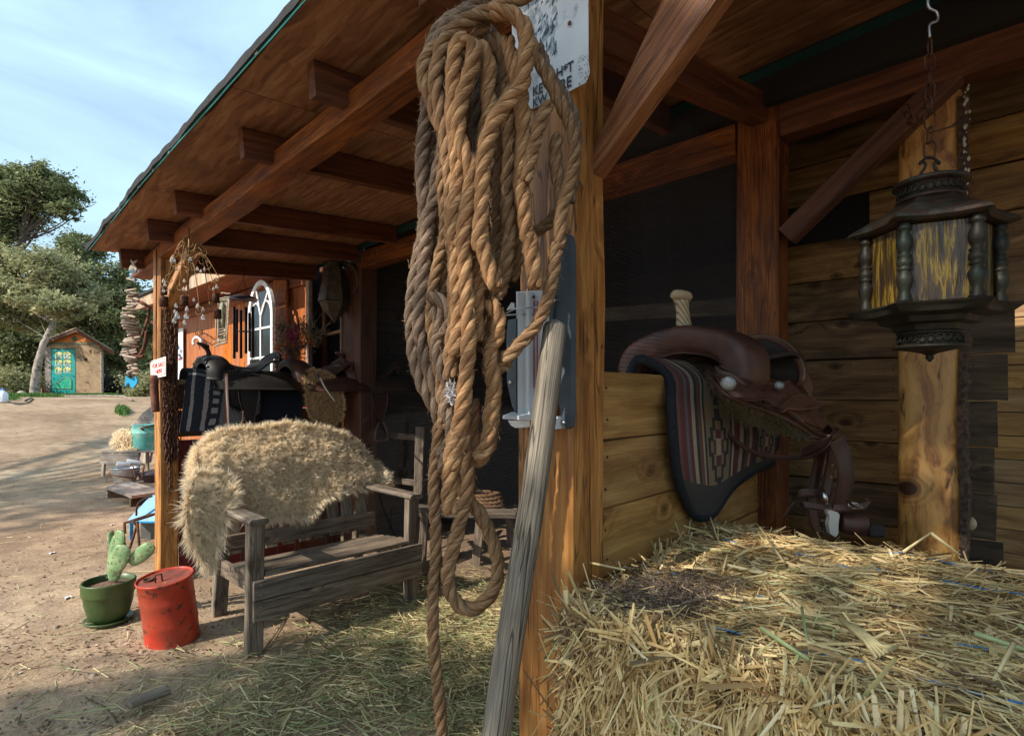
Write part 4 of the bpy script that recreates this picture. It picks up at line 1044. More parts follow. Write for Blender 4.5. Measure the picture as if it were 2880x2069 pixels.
# blue house shaped lantern on an iron stand
m_blue = flat('blue_paint', (.02, .28, .55), .45, nscale=12, namp=.25, dirt=(.08, .12, .15), dscale=14, dlo=.55, dhi=.62)
def blue():
    g0 = G(440, 4.75); g0.z = gh(g0.x, g0.y); s = 4.75 / F
    t = root('garden_lantern', g0, 'sky blue roofed metal lantern standing behind the left post', 'lantern')
    def q(px, py, dd=0): return W(px, py, 4.75) + CF_ * dd
    m = MB(); a = [q(384, 1456, -.12), q(500, 1456, -.12), q(500, 1456, .2), q(384, 1456, .2)]; b_ = [q(425, 1392, .0), q(459, 1392, .0), q(459, 1392, .06), q(425, 1392, .06)]
    m.add(a + b_, [(0, 1, 5, 4), (1, 2, 6, 5), (2, 3, 7, 6), (3, 0, 4, 7), (4, 5, 6, 7), (3, 2, 1, 0)]); m.build('lantern_roof', m_blue, t)
    m = MB(); m.slab([q(382, 1456, -.13), q(502, 1456, -.13), q(502, 1456, .21), q(382, 1456, .21)], (0, 0, -.012)); m.build('roof_rim', m_blue, t)
    for px, dd in ((392, -.1), (492, -.1), (392, .16), (492, .16)):
        m = MB(); p = q(px, 1461, dd); m.box(p - V(.012, .012, 1.0 * (p.z - g0.z) - .02), p + V(.012, .012, 0)); m.build('lantern_post', m_blue, t)
    m = MB(); m.slab([q(395, 1600, .0), q(488, 1600, 0), q(488, 1464, 0), q(395, 1464, 0)], CF_ * .01); m.build('lantern_pane', flat('grimy_glass', (.12, .12, .11), .3, nscale=10, namp=.3), t)
    m = MB(); m.tube(cr([q(412, 1440, -.13), q(418, 1410, -.14), q(432, 1395, -.12), q(450, 1388, -.1)], 5), .008, 6); m.build('lantern_handle', m_felt, t)
    g1 = G(365, 4.3); t2 = root('iron_stand', g1, 'dark rusty iron stand with crossed legs beside the blue lantern', 'stand')
    z0 = gh(g1.x, g1.y)
    def r_(px, py, dd=0): return W(px, py, 4.3) + CF_ * dd
    for a, b_ in (((350, 1470), (350, 1500)), ((350, 1470), (392, 1460)), ((372, 1462), (386, 1478)), ((388, 1466), (352, 1585)), ((352, 1500), (350, 1480)), ((386, 1466), (398, 1612)), ((362, 1560), (420, 1640))):
        m = MB(); m.tube([r_(*a), r_(*b_)], .010, 5); m.build('stand_bar', m_iron, t2)
    for a, b_ in (((350, 1470), (392, 1460)), ((398, 1612), (350, 1600))):
        m = MB(); m.tube([r_(*a, .25), r_(*b_, .25)], .010, 5); m.build('stand_bar', m_iron, t2)
    for a in ((350, 1470), (392, 1460), (352, 1585)): m = MB(); m.tube([r_(*a), r_(*a, .25)], .009, 5); m.build('stand_bar', m_iron, t2)
blue()
# ================================================================ the big rope hanging on the near post
def rope_mat(name, a_, b_, c_):
    t = NT(name)
    at = t.n('Attribute', _attribute_name='fuv'); sep = t.n('SeparateXYZ', Vector=at.outputs['Vector'])
    vv = t.n('Mapping', Vector=at.outputs['Vector'], Scale=(8.0, 60.0, 1.0)).outputs[0]
    fib = t.noise(vv, 1.0, 4, .7, .3)
    big = t.noise(t.obj((1, 1, 1)), 9, 3, .6)
    long_ = t.noise(t.obj((1, 1, 1)), 3.3, 2, .6)
    c = t.ramp(fib, (.33, c_), (.47, a_), (.64, b_))
    c = t.mix(t.ramp(big, (.45, 0.0), (.7, .45)), c, c_)
    c = t.mix(t.ramp(long_, (.5, 0.0), (.66, .4)), c, tuple(x * .6 for x in a_))
    t.P(Base_Color=c, Roughness=.82); t.p.inputs['Specular IOR Level'].default_value = .2
    t.bump(fib, 1.0, .003); return t.m
m_rope = rope_mat('tan_rope', (.35, .18, .082), (.56, .345, .175), (.1, .045, .02))
m_rope2 = rope_mat('grey_rope', (.175, .115, .078), (.29, .21, .15), (.06, .038, .028))
m_rope3 = rope_mat('brown_rope', (.26, .145, .072), (.42, .265, .145), (.1, .052, .026))
m_fuzz = attr_mat('rope_fibre', ((0, (.2, .11, .05)), (1, (.6, .42, .25))), rough=.8)
def resample(pts, step):
    P = np.array([list(p) for p in pts]); sgm = np.linalg.norm(np.diff(P, axis=0), axis=1); s = np.r_[0, np.cumsum(sgm)]
    n = max(4, int(s[-1] / step)); q = np.linspace(0, s[-1], n)
    return np.stack([np.interp(q, s, P[:, k]) for k in range(3)], 1), q
def rope_mesh(name, ctrl, rad_, mat, parent, phase=0.0, pitch=None, fuzz=0, sides=8, taper_end=True, twist=1, seed=0):
    pts, s = resample(cr(ctrl, 14), rad_ * .3); n = len(pts); D = 2 * rad_; pitch = pitch or 3.5 * D
    T = np.gradient(pts, axis=0); T /= np.linalg.norm(T, axis=1, keepdims=True) + 1e-12
    a = np.zeros_like(T); up = np.cross(T[0], [0.3, 1, .2]); up /= np.linalg.norm(up)
    for i in range(n):
        up = up - T[i] * up.dot(T[i]); up /= np.linalg.norm(up) + 1e-12; a[i] = up
    b_ = np.cross(T, a); sr = rad_ * .485; off = rad_ * .53
    vs = []; fs = []; uv = []; base = 0
    rs = np.random.RandomState(seed + 17)
    wv = 1 + .035 * np.sin(s * 31 + seed) + .03 * np.sin(s * 73 + 2 * seed)
    for k in range(3):
        ang = phase + 2 * math.pi * k / 3 + twist * 2 * math.pi * s / pitch
        c = pts + (a * np.cos(ang)[:, None] + b_ * np.sin(ang)[:, None]) * off * wv[:, None]
        t2 = np.gradient(c, axis=0); t2 /= np.linalg.norm(t2, axis=1, keepdims=True)
        e1 = a * np.cos(ang)[:, None] + b_ * np.sin(ang)[:, None]; e1 -= t2 * (e1 * t2).sum(1)[:, None]; e1 /= np.linalg.norm(e1, axis=1, keepdims=True)
        e2 = np.cross(t2, e1)
        end = np.ones(n)
        if taper_end: end[0] = .55; end[-1] = .55; end[1] = end[-2] = .85
        th = np.arange(sides) * 2 * math.pi / sides
        ring = c[:, None, :] + (e1[:, None, :] * np.cos(th)[None, :, None] + e2[:, None, :] * np.sin(th)[None, :, None] * 1.12) * (sr * wv * end)[:, None, None]
        vs.append(ring.reshape(-1, 3))
        tw = th[None, :] / (2 * math.pi) - twist * s[:, None] / (pitch * .8)
        uv.append(np.stack([tw, np.broadcast_to(s[:, None] * .22, tw.shape), np.zeros_like(tw) + k], 2).reshape(-1, 3))
        i = np.arange(n - 1)[:, None]; j = np.arange(sides)[None, :]
        q = np.stack([i * sides + j, i * sides + (j + 1) % sides, (i + 1) * sides + (j + 1) % sides, (i + 1) * sides + j], 2).reshape(-1, 4) + base
        fs.append(q); base += n * sides
        fs.append(np.array([[base - sides + x, base - sides + (x + 1) % sides, base - sides + (x + 2) % sides, base - sides + (x + 3) % sides] for x in (0, 3)]))
    vs = np.concatenate(vs); cen = vs.mean(0)
    me = mesh_np(name, vs - cen, np.concatenate(fs), mat, True)
    at = me.attributes.new('fuv', 'FLOAT_VECTOR', 'POINT'); at.data.foreach_set('vector', np.concatenate(uv).astype(np.float32).ravel())
    o = link(name, me, parent, Matrix.Translation(Vector(cen)))
    if fuzz:
        m = int(s[-1] * fuzz); i = rs.randint(0, n, m); th = rs.rand(m) * 6.283; e = a[i] * np.cos(th)[:, None] + b_[i] * np.sin(th)[:, None]
        P0 = pts[i] + e * rad_ * .95; P1 = P0 + (e * .5 + T[i] * rs.normal(size=(m, 1)) + rs.normal(size=(m, 3)) * .35) * rs.uniform(.003, .011, (m, 1))
        v_, f_, ix = sticks(P0, P1, .00035, .5, .3, 2, rs); fo = put_np('fibres', v_, f_, m_fuzz, o, rnd=rs.rand(m)[ix]); fo['kind'] = 'stuff'
    return o
KX, KY = 1100, .4296
def top(lst, d): return [W(1100 + .4296 * x, .4296 * y, (d[i] if isinstance(d, (list, tuple)) else d)) for i, (x, y) in enumerate(lst)]
def mixp(a, b_, c=(), d=1.2, dz=None):
    """points read in the three enlarged views of the rope (top, middle, bottom)"""
    P = [(1100 + .4296 * x, .4296 * y) for x, y in a] + [(1100 + .4296 * x, 650 + .4296 * y) for x, y in b_] + [(1050 + .3315 * x, 1180 + .3315 * y) for x, y in c]
    n = len(P); out = []
    for i, (x, y) in enumerate(P):
        dd = d if not callable(dz) else dz(i / (n - 1), y)
        out.append(W(x, y, dd))
    return out
hang = W(1400, -60, 1.2)
coil = root('rope_coil', hang, 'long bundle of thick tan twisted rope hung from the top of the near post', 'rope')
coil2 = root('rope_coil', hang + V(.01, 0.04, 0), 'darker grey brown rope hung behind the tan bundle, left side', 'rope')
def rp_(lst, w, mat, par, d, seed, fuzz=600, **k):
    return rope_mesh('rope_turn', lst, w * 1.13 / 2 / F * d, mat, par, phase=seed * 1.3, seed=seed, fuzz=fuzz, **k)
# grey rope, behind
rp_(mixp([(760, -40), (600, 20), (470, 80), (350, 160), (280, 270), (250, 420), (245, 620), (225, 820), (205, 1000), (205, 1200), (225, 1400), (205, 1600)],
         [(190, 120), (160, 300), (140, 480), (138, 650), (155, 830), (200, 980), (250, 1080), (300, 1180), (330, 1290), (320, 1420), (300, 1560)], d=1.27), 38, m_rope2, coil2, 1.27, 1)
rp_(mixp([(700, -60), (560, 40), (440, 120), (340, 210), (300, 330), (310, 480), (330, 640), (345, 850), (340, 1000), (300, 1150), (285, 1300), (240, 1480), (230, 1600)],
         [(220, 120), (210, 300), (190, 470), (185, 640), (215, 800), (260, 940), (320, 1060), (380, 1170), (420, 1290), (450, 1420), (470, 1560)],
         [(560, 360), (600, 480)], d=1.25), 37, m_rope2, coil2, 1.25, 2)
rp_(mixp([(640, 130), (560, 230), (480, 330), (400, 470), (370, 640), (360, 860), (350, 1050), (330, 1200), (350, 1400), (345, 1600)],
         [(330, 120), (300, 250), (270, 400), (260, 560), (280, 720), (300, 860), (330, 1000), (345, 1150), (330, 1290)],
         [(560, 60), (545, 200), (520, 400), (510, 600), (520, 750), (528, 950), (530, 1150), (518, 1300), (508, 1450), (505, 1640)], d=1.235) + [W(1219, 1790, 1.23), W(1226, 1880, 1.23), W(1237, 1984, 1.23), W(1243, 2069, 1.23), W(1248, 2140, 1.23)], 31, m_rope3, coil2, 1.235, 3, fuzz=400)
rp_(mixp([(650, 240), (720, 320), (760, 450), (750, 620), (740, 800), (735, 980), (720, 1150), (705, 1350), (700, 1600)],
         [(690, 120), (670, 300), (655, 500), (650, 700), (665, 860), (675, 1000), (665, 1150), (655, 1280), (630, 1400), (580, 1490), (545, 1490), (530, 1400), (525, 1250), (530, 1100)], d=1.245), 42, m_rope3, coil2, 1.245, 4)
rp_(mixp([(560, 170), (620, 200), (680, 270), (700, 400), (700, 620), (690, 800), (670, 1000), (650, 1200), (640, 1400), (625, 1600)],
         [(610, 150), (600, 350), (590, 550), (580, 700)], d=1.285), 40, m_rope2, coil2, 1.285, 5)
# thick lower loop
rp_(mixp([], [(480, 900), (470, 1100), (480, 1300), (490, 1450)], [(745, 130), (790, 330), (805, 500), (780, 680), (740, 850), (700, 1000), (660, 1150), (635, 1290), (640, 1420), (690, 1530), (780, 1600), (880, 1590), (970, 1510), (1040, 1390), (1055, 1250), (1040, 1120), (1000, 1000), (950, 880), (890, 780), (820, 690), (770, 600), (740, 450), (720, 250)],
         dz=lambda t, y: 1.225 + .05 * max(0, t - .55) * 2), 37, m_rope3, coil2, 1.23, 6, fuzz=400)
rp_(mixp([], [(290, 500), (320, 620), (300, 760), (330, 900), (380, 1020), (360, 1160), (400, 1280), (370, 1420), (345, 1560)], [(600, 250), (585, 320)], d=1.225), 36, m_rope2, coil2, 1.225, 7)
rp_(mixp([], [(250, 420), (330, 460), (390, 540), (360, 640), (300, 720), (320, 860), (360, 980)], d=1.22), 34, m_rope2, coil2, 1.22, 8)
rp_(mixp([(420, 150), (340, 260), (270, 380), (250, 560), (280, 780), (270, 1000), (250, 1200), (270, 1400), (270, 1600)], [(250, 100), (230, 260), (235, 430), (250, 600), (245, 760), (270, 900), (310, 1020)], d=1.29), 38, m_rope2, coil2, 1.29, 31)
rp_(mixp([(520, 260), (470, 420), (440, 620), (420, 860), (390, 1050), (380, 1250), (370, 1450), (360, 1600)], [(370, 120), (350, 300), (340, 500), (350, 680), (370, 840), (400, 980), (430, 1120)], d=1.255), 38, m_rope3, coil2, 1.255, 32)
rp_(mixp([(660, 260), (560, 420), (540, 640), (560, 860), (600, 1080), (640, 1300), (650, 1600)], [(640, 150), (620, 340), (600, 540)], d=1.29), 38, m_rope2, coil2, 1.29, 33)
# horizontal bit crossing behind, where the long strand comes round
rp_(mixp([], [(500, 700), (560, 740), (600, 760), (660, 800), (720, 840)], d=1.275), 30, m_rope2, coil2, 1.275, 9)
# tan rope in front
rp_(mixp([(950, -60), (800, 10), (680, 60), (560, 110), (440, 170), (350, 270), (310, 400), (290, 540), (320, 700), (350, 860), (370, 1000), (390, 1200), (390, 1400), (400, 1600)],
         [(410, 100), (420, 250), (410, 400), (420, 560), (400, 720), (390, 860), (400, 960)], d=1.20), 39, m_rope3, coil, 1.20, 11)
rp_(mixp([(330, 290), (260, 340), (215, 430), (215, 530), (255, 640), (290, 760), (340, 860)], [], d=1.22), 36, m_rope3, coil, 1.22, 12)
rp_(mixp([(480, 230), (430, 310), (410, 420), (405, 560), (400, 720), (415, 860), (430, 1000), (440, 1150), (420, 1300), (410, 1450), (420, 1600)],
         [(430, 80), (430, 250), (430, 420), (440, 560), (430, 700), (415, 820)], d=1.165), 41, m_rope, coil, 1.165, 13)
rp_(mixp([(470, 300), (510, 280), (540, 330), (530, 430), (490, 560), (450, 700), (440, 850), (470, 980), (515, 1080), (525, 1200), (500, 1350), (480, 1500), (478, 1600)],
         [(478, 120), (485, 300), (500, 480), (510, 640), (505, 800), (490, 950), (475, 1100), (450, 1250), (425, 1400), (405, 1550)], [(700, 130), (670, 260), (655, 400), (645, 560), (640, 680), (660, 800)], d=1.15), 42, m_rope, coil, 1.15, 14, fuzz=420)
rp_(mixp([(560, 290), (610, 340), (640, 450), (635, 600), (645, 720), (620, 850), (600, 980), (560, 1100), (560, 1250), (575, 1400), (570, 1600)],
         [(570, 120), (565, 300), (560, 470), (555, 620), (560, 720)], d=1.185), 40, m_rope, coil, 1.185, 15)
rp_(mixp([(640, 80), (740, 85), (830, 120), (880, 210), (885, 330), (875, 450), (850, 560), (780, 650), (700, 750), (650, 860), (615, 1000), (600, 1150), (595, 1350), (580, 1600)],
         [(600, 100), (640, 250), (680, 380)], d=1.13), 43, m_rope, coil, 1.13, 16)
rp_(mixp([(760, 250), (800, 420), (840, 580), (860, 720), (865, 880), (860, 1050), (850, 1200), (870, 1380), (890, 1560)],
         [(910, 40), (925, 180), (940, 290), (945, 375)], d=1.175), 42, m_rope, coil, 1.175, 17, fuzz=420)
rp_(mixp([(1035, 670), (1000, 740), (965, 840), (935, 960), (905, 1080), (880, 1200)], [], d=1.16), 36, m_rope3, coil, 1.16, 18)
rp_(mixp([(770, 560), (760, 720), (770, 900), (775, 1080), (760, 1260), (770, 1450), (780, 1600)], [(770, 60), (750, 200), (720, 340), (680, 450)], d=1.20), 40, m_rope3, coil, 1.20, 19)
rp_(mixp([], [(640, 450), (700, 560), (690, 700), (650, 780), (660, 900), (675, 1050), (650, 1200), (640, 1330), (600, 1450), (550, 1490)], d=1.19), 40, m_rope, coil, 1.19, 20)
rp_(mixp([(860, 150), (910, 260), (950, 380), (1010, 480), (1060, 580), (1110, 680), (1160, 780), (1195, 900), (1200, 1020), (1180, 1150), (1140, 1300), (1110, 1450), (1105, 1600)],
         [(1085, 100), (1065, 250), (1040, 380), (1000, 520), (940, 630), (870, 710), (800, 790), (740, 860)], d=1.19), 34, m_rope3, coil, 1.19, 21, fuzz=420)
rp_(mixp([(960, 300), (1020, 450), (1080, 560), (1150, 660), (1195, 770), (1215, 900), (1205, 1040), (1190, 1180), (1165, 1330)], [], d=1.22), 32, m_rope2, coil, 1.22, 22)
rp_(mixp([(1090, 880), (1075, 1000), (1085, 1130), (1110, 1240), (1110, 1380), (1100, 1500)], [], d=1.21), 34, m_rope3, coil, 1.21, 23)
rp_(mixp([(1120, 1340), (1050, 1440), (980, 1500), (900, 1530)], [(820, 60), (830, 200), (790, 330)], d=1.26), 30, m_rope3, coil, 1.26, 24)
rp_(mixp([], [(600, 920), (680, 915), (740, 880), (760, 830), (740, 780)], d=1.205), 30, m_rope3, coil, 1.205, 25)
# a scrap of white fluff caught in it
rs = np.random.RandomState(3); P0 = np.array([list(W(1270 + rs.normal() * 6, 1105 + rs.normal() * 15, 1.19)) for _ in range(110)]); P1 = P0 + rs.normal(size=P0.shape) * .006
v_, f_, ix = sticks(P0, P1, .0012, .5, .5, 2, rs); tag(put_np('fluff', v_, f_, attr_mat('white_fluff', ((0, (.5, .48, .5)), (1, (.8, .78, .8))), trans=.3), None, rnd=rs.rand(110)[ix]), 'tuft of white fluff caught in the dark rope strands', 'fluff')

# ================================================================ sign on the post
t = root('metal_sign', onv(1560, 120, 1.055), 'white metal sign with worn lettering half hidden behind the rope', 'sign')
pts = [(1440, -150), (1654, -150), (1655, 170), (1658, 205), (1648, 232), (1600, 258), (1500, 306), (1478, 306), (1440, 290)]
m_sign = flat('sign_white', (.62, .66, .7), .35, nscale=5, namp=.08, dirt=(.22, .22, .23), dscale=8, dlo=.56, dhi=.68)
m = MB(); m.slab([onv(a, b_, 1.056) for a, b_ in pts], (0, .0015, 0)); m.build('sign_plate', m_sign, t)
m_ink = flat('black_ink', (.02, .02, .022), .5)
xd = (onv(1620, 175, 1.052) - onv(1540, 215, 1.052)).normalized(); 
xd = V(1, 0, xd.z * .22).normalized()
def stext(s, px, py, size): 
    p = onv(px, py, 1.053); M = frame_M(p, (1, 0, .0), (0, 0, 1)); return text_obj('lettering', s, size, M, m_ink, t, .0004, (1.0, 1.15))
stext('H*T', 1588, 198, .030); stext('RE', 1591, 236, .032); stext('KE', 1512, 254, .030); stext('KW', 1518, 284, .028)
# grey blue feathered neck of a bird, cut by the rope: brush strokes
m_q1 = flat('feather_dark', (.05, .075, .1), .5); m_q2 = flat('feather_pale', (.33, .4, .46), .5)
rs = random.Random(21); ma, mb_ = MB(), MB()
for k in range(150):
    f = rs.random(); x = 1475 + 95 * rs.random() * (1 - .25 * f) + 20 * f; y = -40 + 185 * f
    if x > 1500 + 110 * (1 - .3 * f): continue
    L_ = rs.uniform(14, 34); w_ = rs.uniform(1.0, 2.6); sl = rs.uniform(-.5, .1)
    q = [(x, y), (x + w_, y + L_ * .5), (x + sl * L_, y + L_), (x - w_ + sl * L_ * .4, y + L_ * .5)]
    (ma if rs.random() < .45 else mb_).slab([onv(a, b_, 1.0555 - .0002 * rs.random()) for a, b_ in q], (0, .0004, 0))
pa = ma.build('printed_feathers', m_q1, t); pa['kind'] = 'stuff'; pb = mb_.build('printed_feathers', m_q2, t); pb['kind'] = 'stuff'
m = MB(); c = onv(1602, 66, 1.052); m.lathe([(.005, 0), (.0055, .001), (.003, .0025), (0, .002)], frame_M(c, (1, 0, 0), (0, 0, 1)) , 12); m.build('screw', m_rust, t)
for a, b_ in (((1480, 275), 10), ((1655, 200), 14)):
    pass
mm = MB()
for k in range(70):
    x = rs.uniform(1625, 1654); y = rs.uniform(150, 235) + (x - 1640) * -.5; s_ = rs.uniform(.4, 1.6); e = [(x, y), (x + s_ * 2, y + s_), (x + s_, y + s_ * 3)]
    mm.slab([onv(a, b_, 1.0552) for a, b_ in e], (0, .0004, 0))
o = mm.build('worn_flecks', m_ink, t); o['kind'] = 'stuff'

# ================================================================ white bracket with grey side rails
t = root('metal_holder', onv(1500, 1190, 1.04), 'white metal holder with dark side rails screwed to the near post', 'holder')
def hv(px, py, v=1.03): return onv(px, py, v)
m = MB(); m.slab([hv(1452, 1170, 1.05), hv(1560, 1195, 1.05), hv(1560, 815, 1.05), hv(1452, 820, 1.05)], (0, .004, 0)); m.build('back_plate', m_white, t)
m = MB(); a = [(1456, 1165, 1.03), (1478, 1165, 1.045), (1486, 1165, 1.03), (1488, 1165, 1.03), (1500, 1165, 1.045), (1545, 1165, 1.045)]
g = [[hv(x, y, v) for x, _, v in a] for y in (822, 1168)]; m.patch(g, 2, 1, .002, smooth=False); m.build('folded_channel', m_white, t)
m_red = flat('red_stripe', (.35, .01, .02), .4)
for x in (1502, 1511): board('stripe', hv(x, 1090, 1.041), hv(x, 845, 1.041), .0032, .0008, m_red, t, up=(0, 1, 0), ch=.0001)
m_rail = flat('blue_grey_plastic', (.07, .088, .105), .45, nscale=12, namp=.2)
def rail(pts, nm, v=1.02, th=.02):
    m = MB(); m.slab([hv(x, y, v) for x, y in pts], (0, th, 0)); return m.build(nm, m_rail, t)
r1 = rail([(1560, 1080), (1575, 1150), (1580, 1195), (1592, 1206), (1603, 1198), (1606, 1160), (1606, 690), (1600, 660), (1590, 655), (1570, 690), (1562, 840)], 'side_rail')
r1b = rail([(1544, 900), (1552, 900), (1561, 840), (1558, 830), (1548, 835)], 'side_rail', 1.015, .02)
r2 = rail([(1428, 900), (1452, 895), (1452, 1165), (1440, 1140), (1426, 1075), (1424, 950)], 'side_rail', 1.03, .015)
for x, y, v in ((1585, 1188, 1.019), (1435, 1075, 1.029), (1557, 845, 1.012)):
    m = MB(); c = hv(x, y, v); m.lathe([(.0, .003), (.004, .002), (.0055, 0), (.0055, -.002)], frame_M(c, (1, 0, 0), (0, 0, -1)) @ Matrix.Rotation(math.pi, 4, 'X') @ Matrix.Rotation(math.pi, 4, 'X'), 12); m.build('rivet', m_steel, t)
m = MB(); a = [hv(1414, 1170, .985), hv(1570, 1172, .985), hv(1570, 1205, 1.05), hv(1450, 1170, 1.05)]
m.slab([onv(1414, 1168, 1.0), onv(1568, 1172, 1.0), onv(1560, 1160, 1.05), onv(1440, 1158, 1.05)], (0, 0, -.004)); m.slab([onv(1413, 1172, 1.0), onv(1560, 1176, 1.0), onv(1560, 1184, 1.0), onv(1414, 1178, 1.0)], (0, .003, 0))
m.slab([hv(1545, 1170, 1.0), hv(1562, 1172, 1.0), hv(1562, 1206, 1.0), hv(1548, 1196, 1.0)], (0, .05, 0))
m.build('tray_lip', m_white, t)
m = MB(); m.slab([hv(1428, 1182, 1.03), hv(1490, 1182, 1.03), hv(1490, 1200, 1.03), hv(1450, 1203, 1.03), hv(1437, 1196, 1.03)], (0, .003, 0)); m.build('tray_tongue', m_galv, t)
m = MB(); m.tube([onv(1424, 880, 1.03), onv(1450, 868, 1.0), onv(1510, 864, .995), onv(1540, 866, 1.03), onv(1538, 880, 1.04), onv(1424, 886, 1.04)], .0022, 6); m.build('wire_loop', m_galv, t)
m = MB(); m.slab([hv(1424, 872, 1.03), hv(1446, 868, 1.03), hv(1446, 852, 1.03), hv(1438, 850, 1.03)], (0, .003, 0)); m.build('loop_tab', m_white, t)
m = MB(); m.lathe([(0, .003), (.0045, .002), (.0045, 0)], frame_M(hv(1500, 835, 1.03), (1, 0, 0), (0, 0, -1)), 10); m.build('screw', m_rust, t)

# ================================================================ leaning weathered pole
def pole():
    A_ = W(1560, 925, 1.22); B_ = W(1398, 2085, 1.12); n = 40; pts = []; rr = []
    for i in range(n + 1):
        f = i / n; p = A_.lerp(B_, f) + (CR_ * .004 * math.sin(f * 5)); pts.append(p); rr.append((.0262 + .004 * f) * (1 + .02 * noise.noise(V(f * 9, 2, 0))))
    x = (B_ - A_).normalized(); ends = []
    for k, f in enumerate((.03, .45, .75, .93)): ends.append((A_ - x * (.022 * (1 - f)), .0262 * math.sqrt(1 - (1 - f) ** 2)))
    pts = [e[0] for e in ends] + pts; rr = [e[1] for e in ends] + rr
    pts.append(B_ + x * .35); rr.append(.03)
    M = frame_M(A_, x, CR_); Mi = M.inverted(); m = MB(); m.tube(pts, rr, 20); 
    me = bpy.data.meshes.new('leaning_pole'); me.from_pydata([Mi @ v for v in m.v], [], m.f); me.polygons.foreach_set('use_smooth', m.sm); me.update(); me.materials.append(w_handle)
    tag(link('leaning_pole', me, None, M), 'grey weathered round pole with rounded tip leaning on the near post', 'pole')
pole()

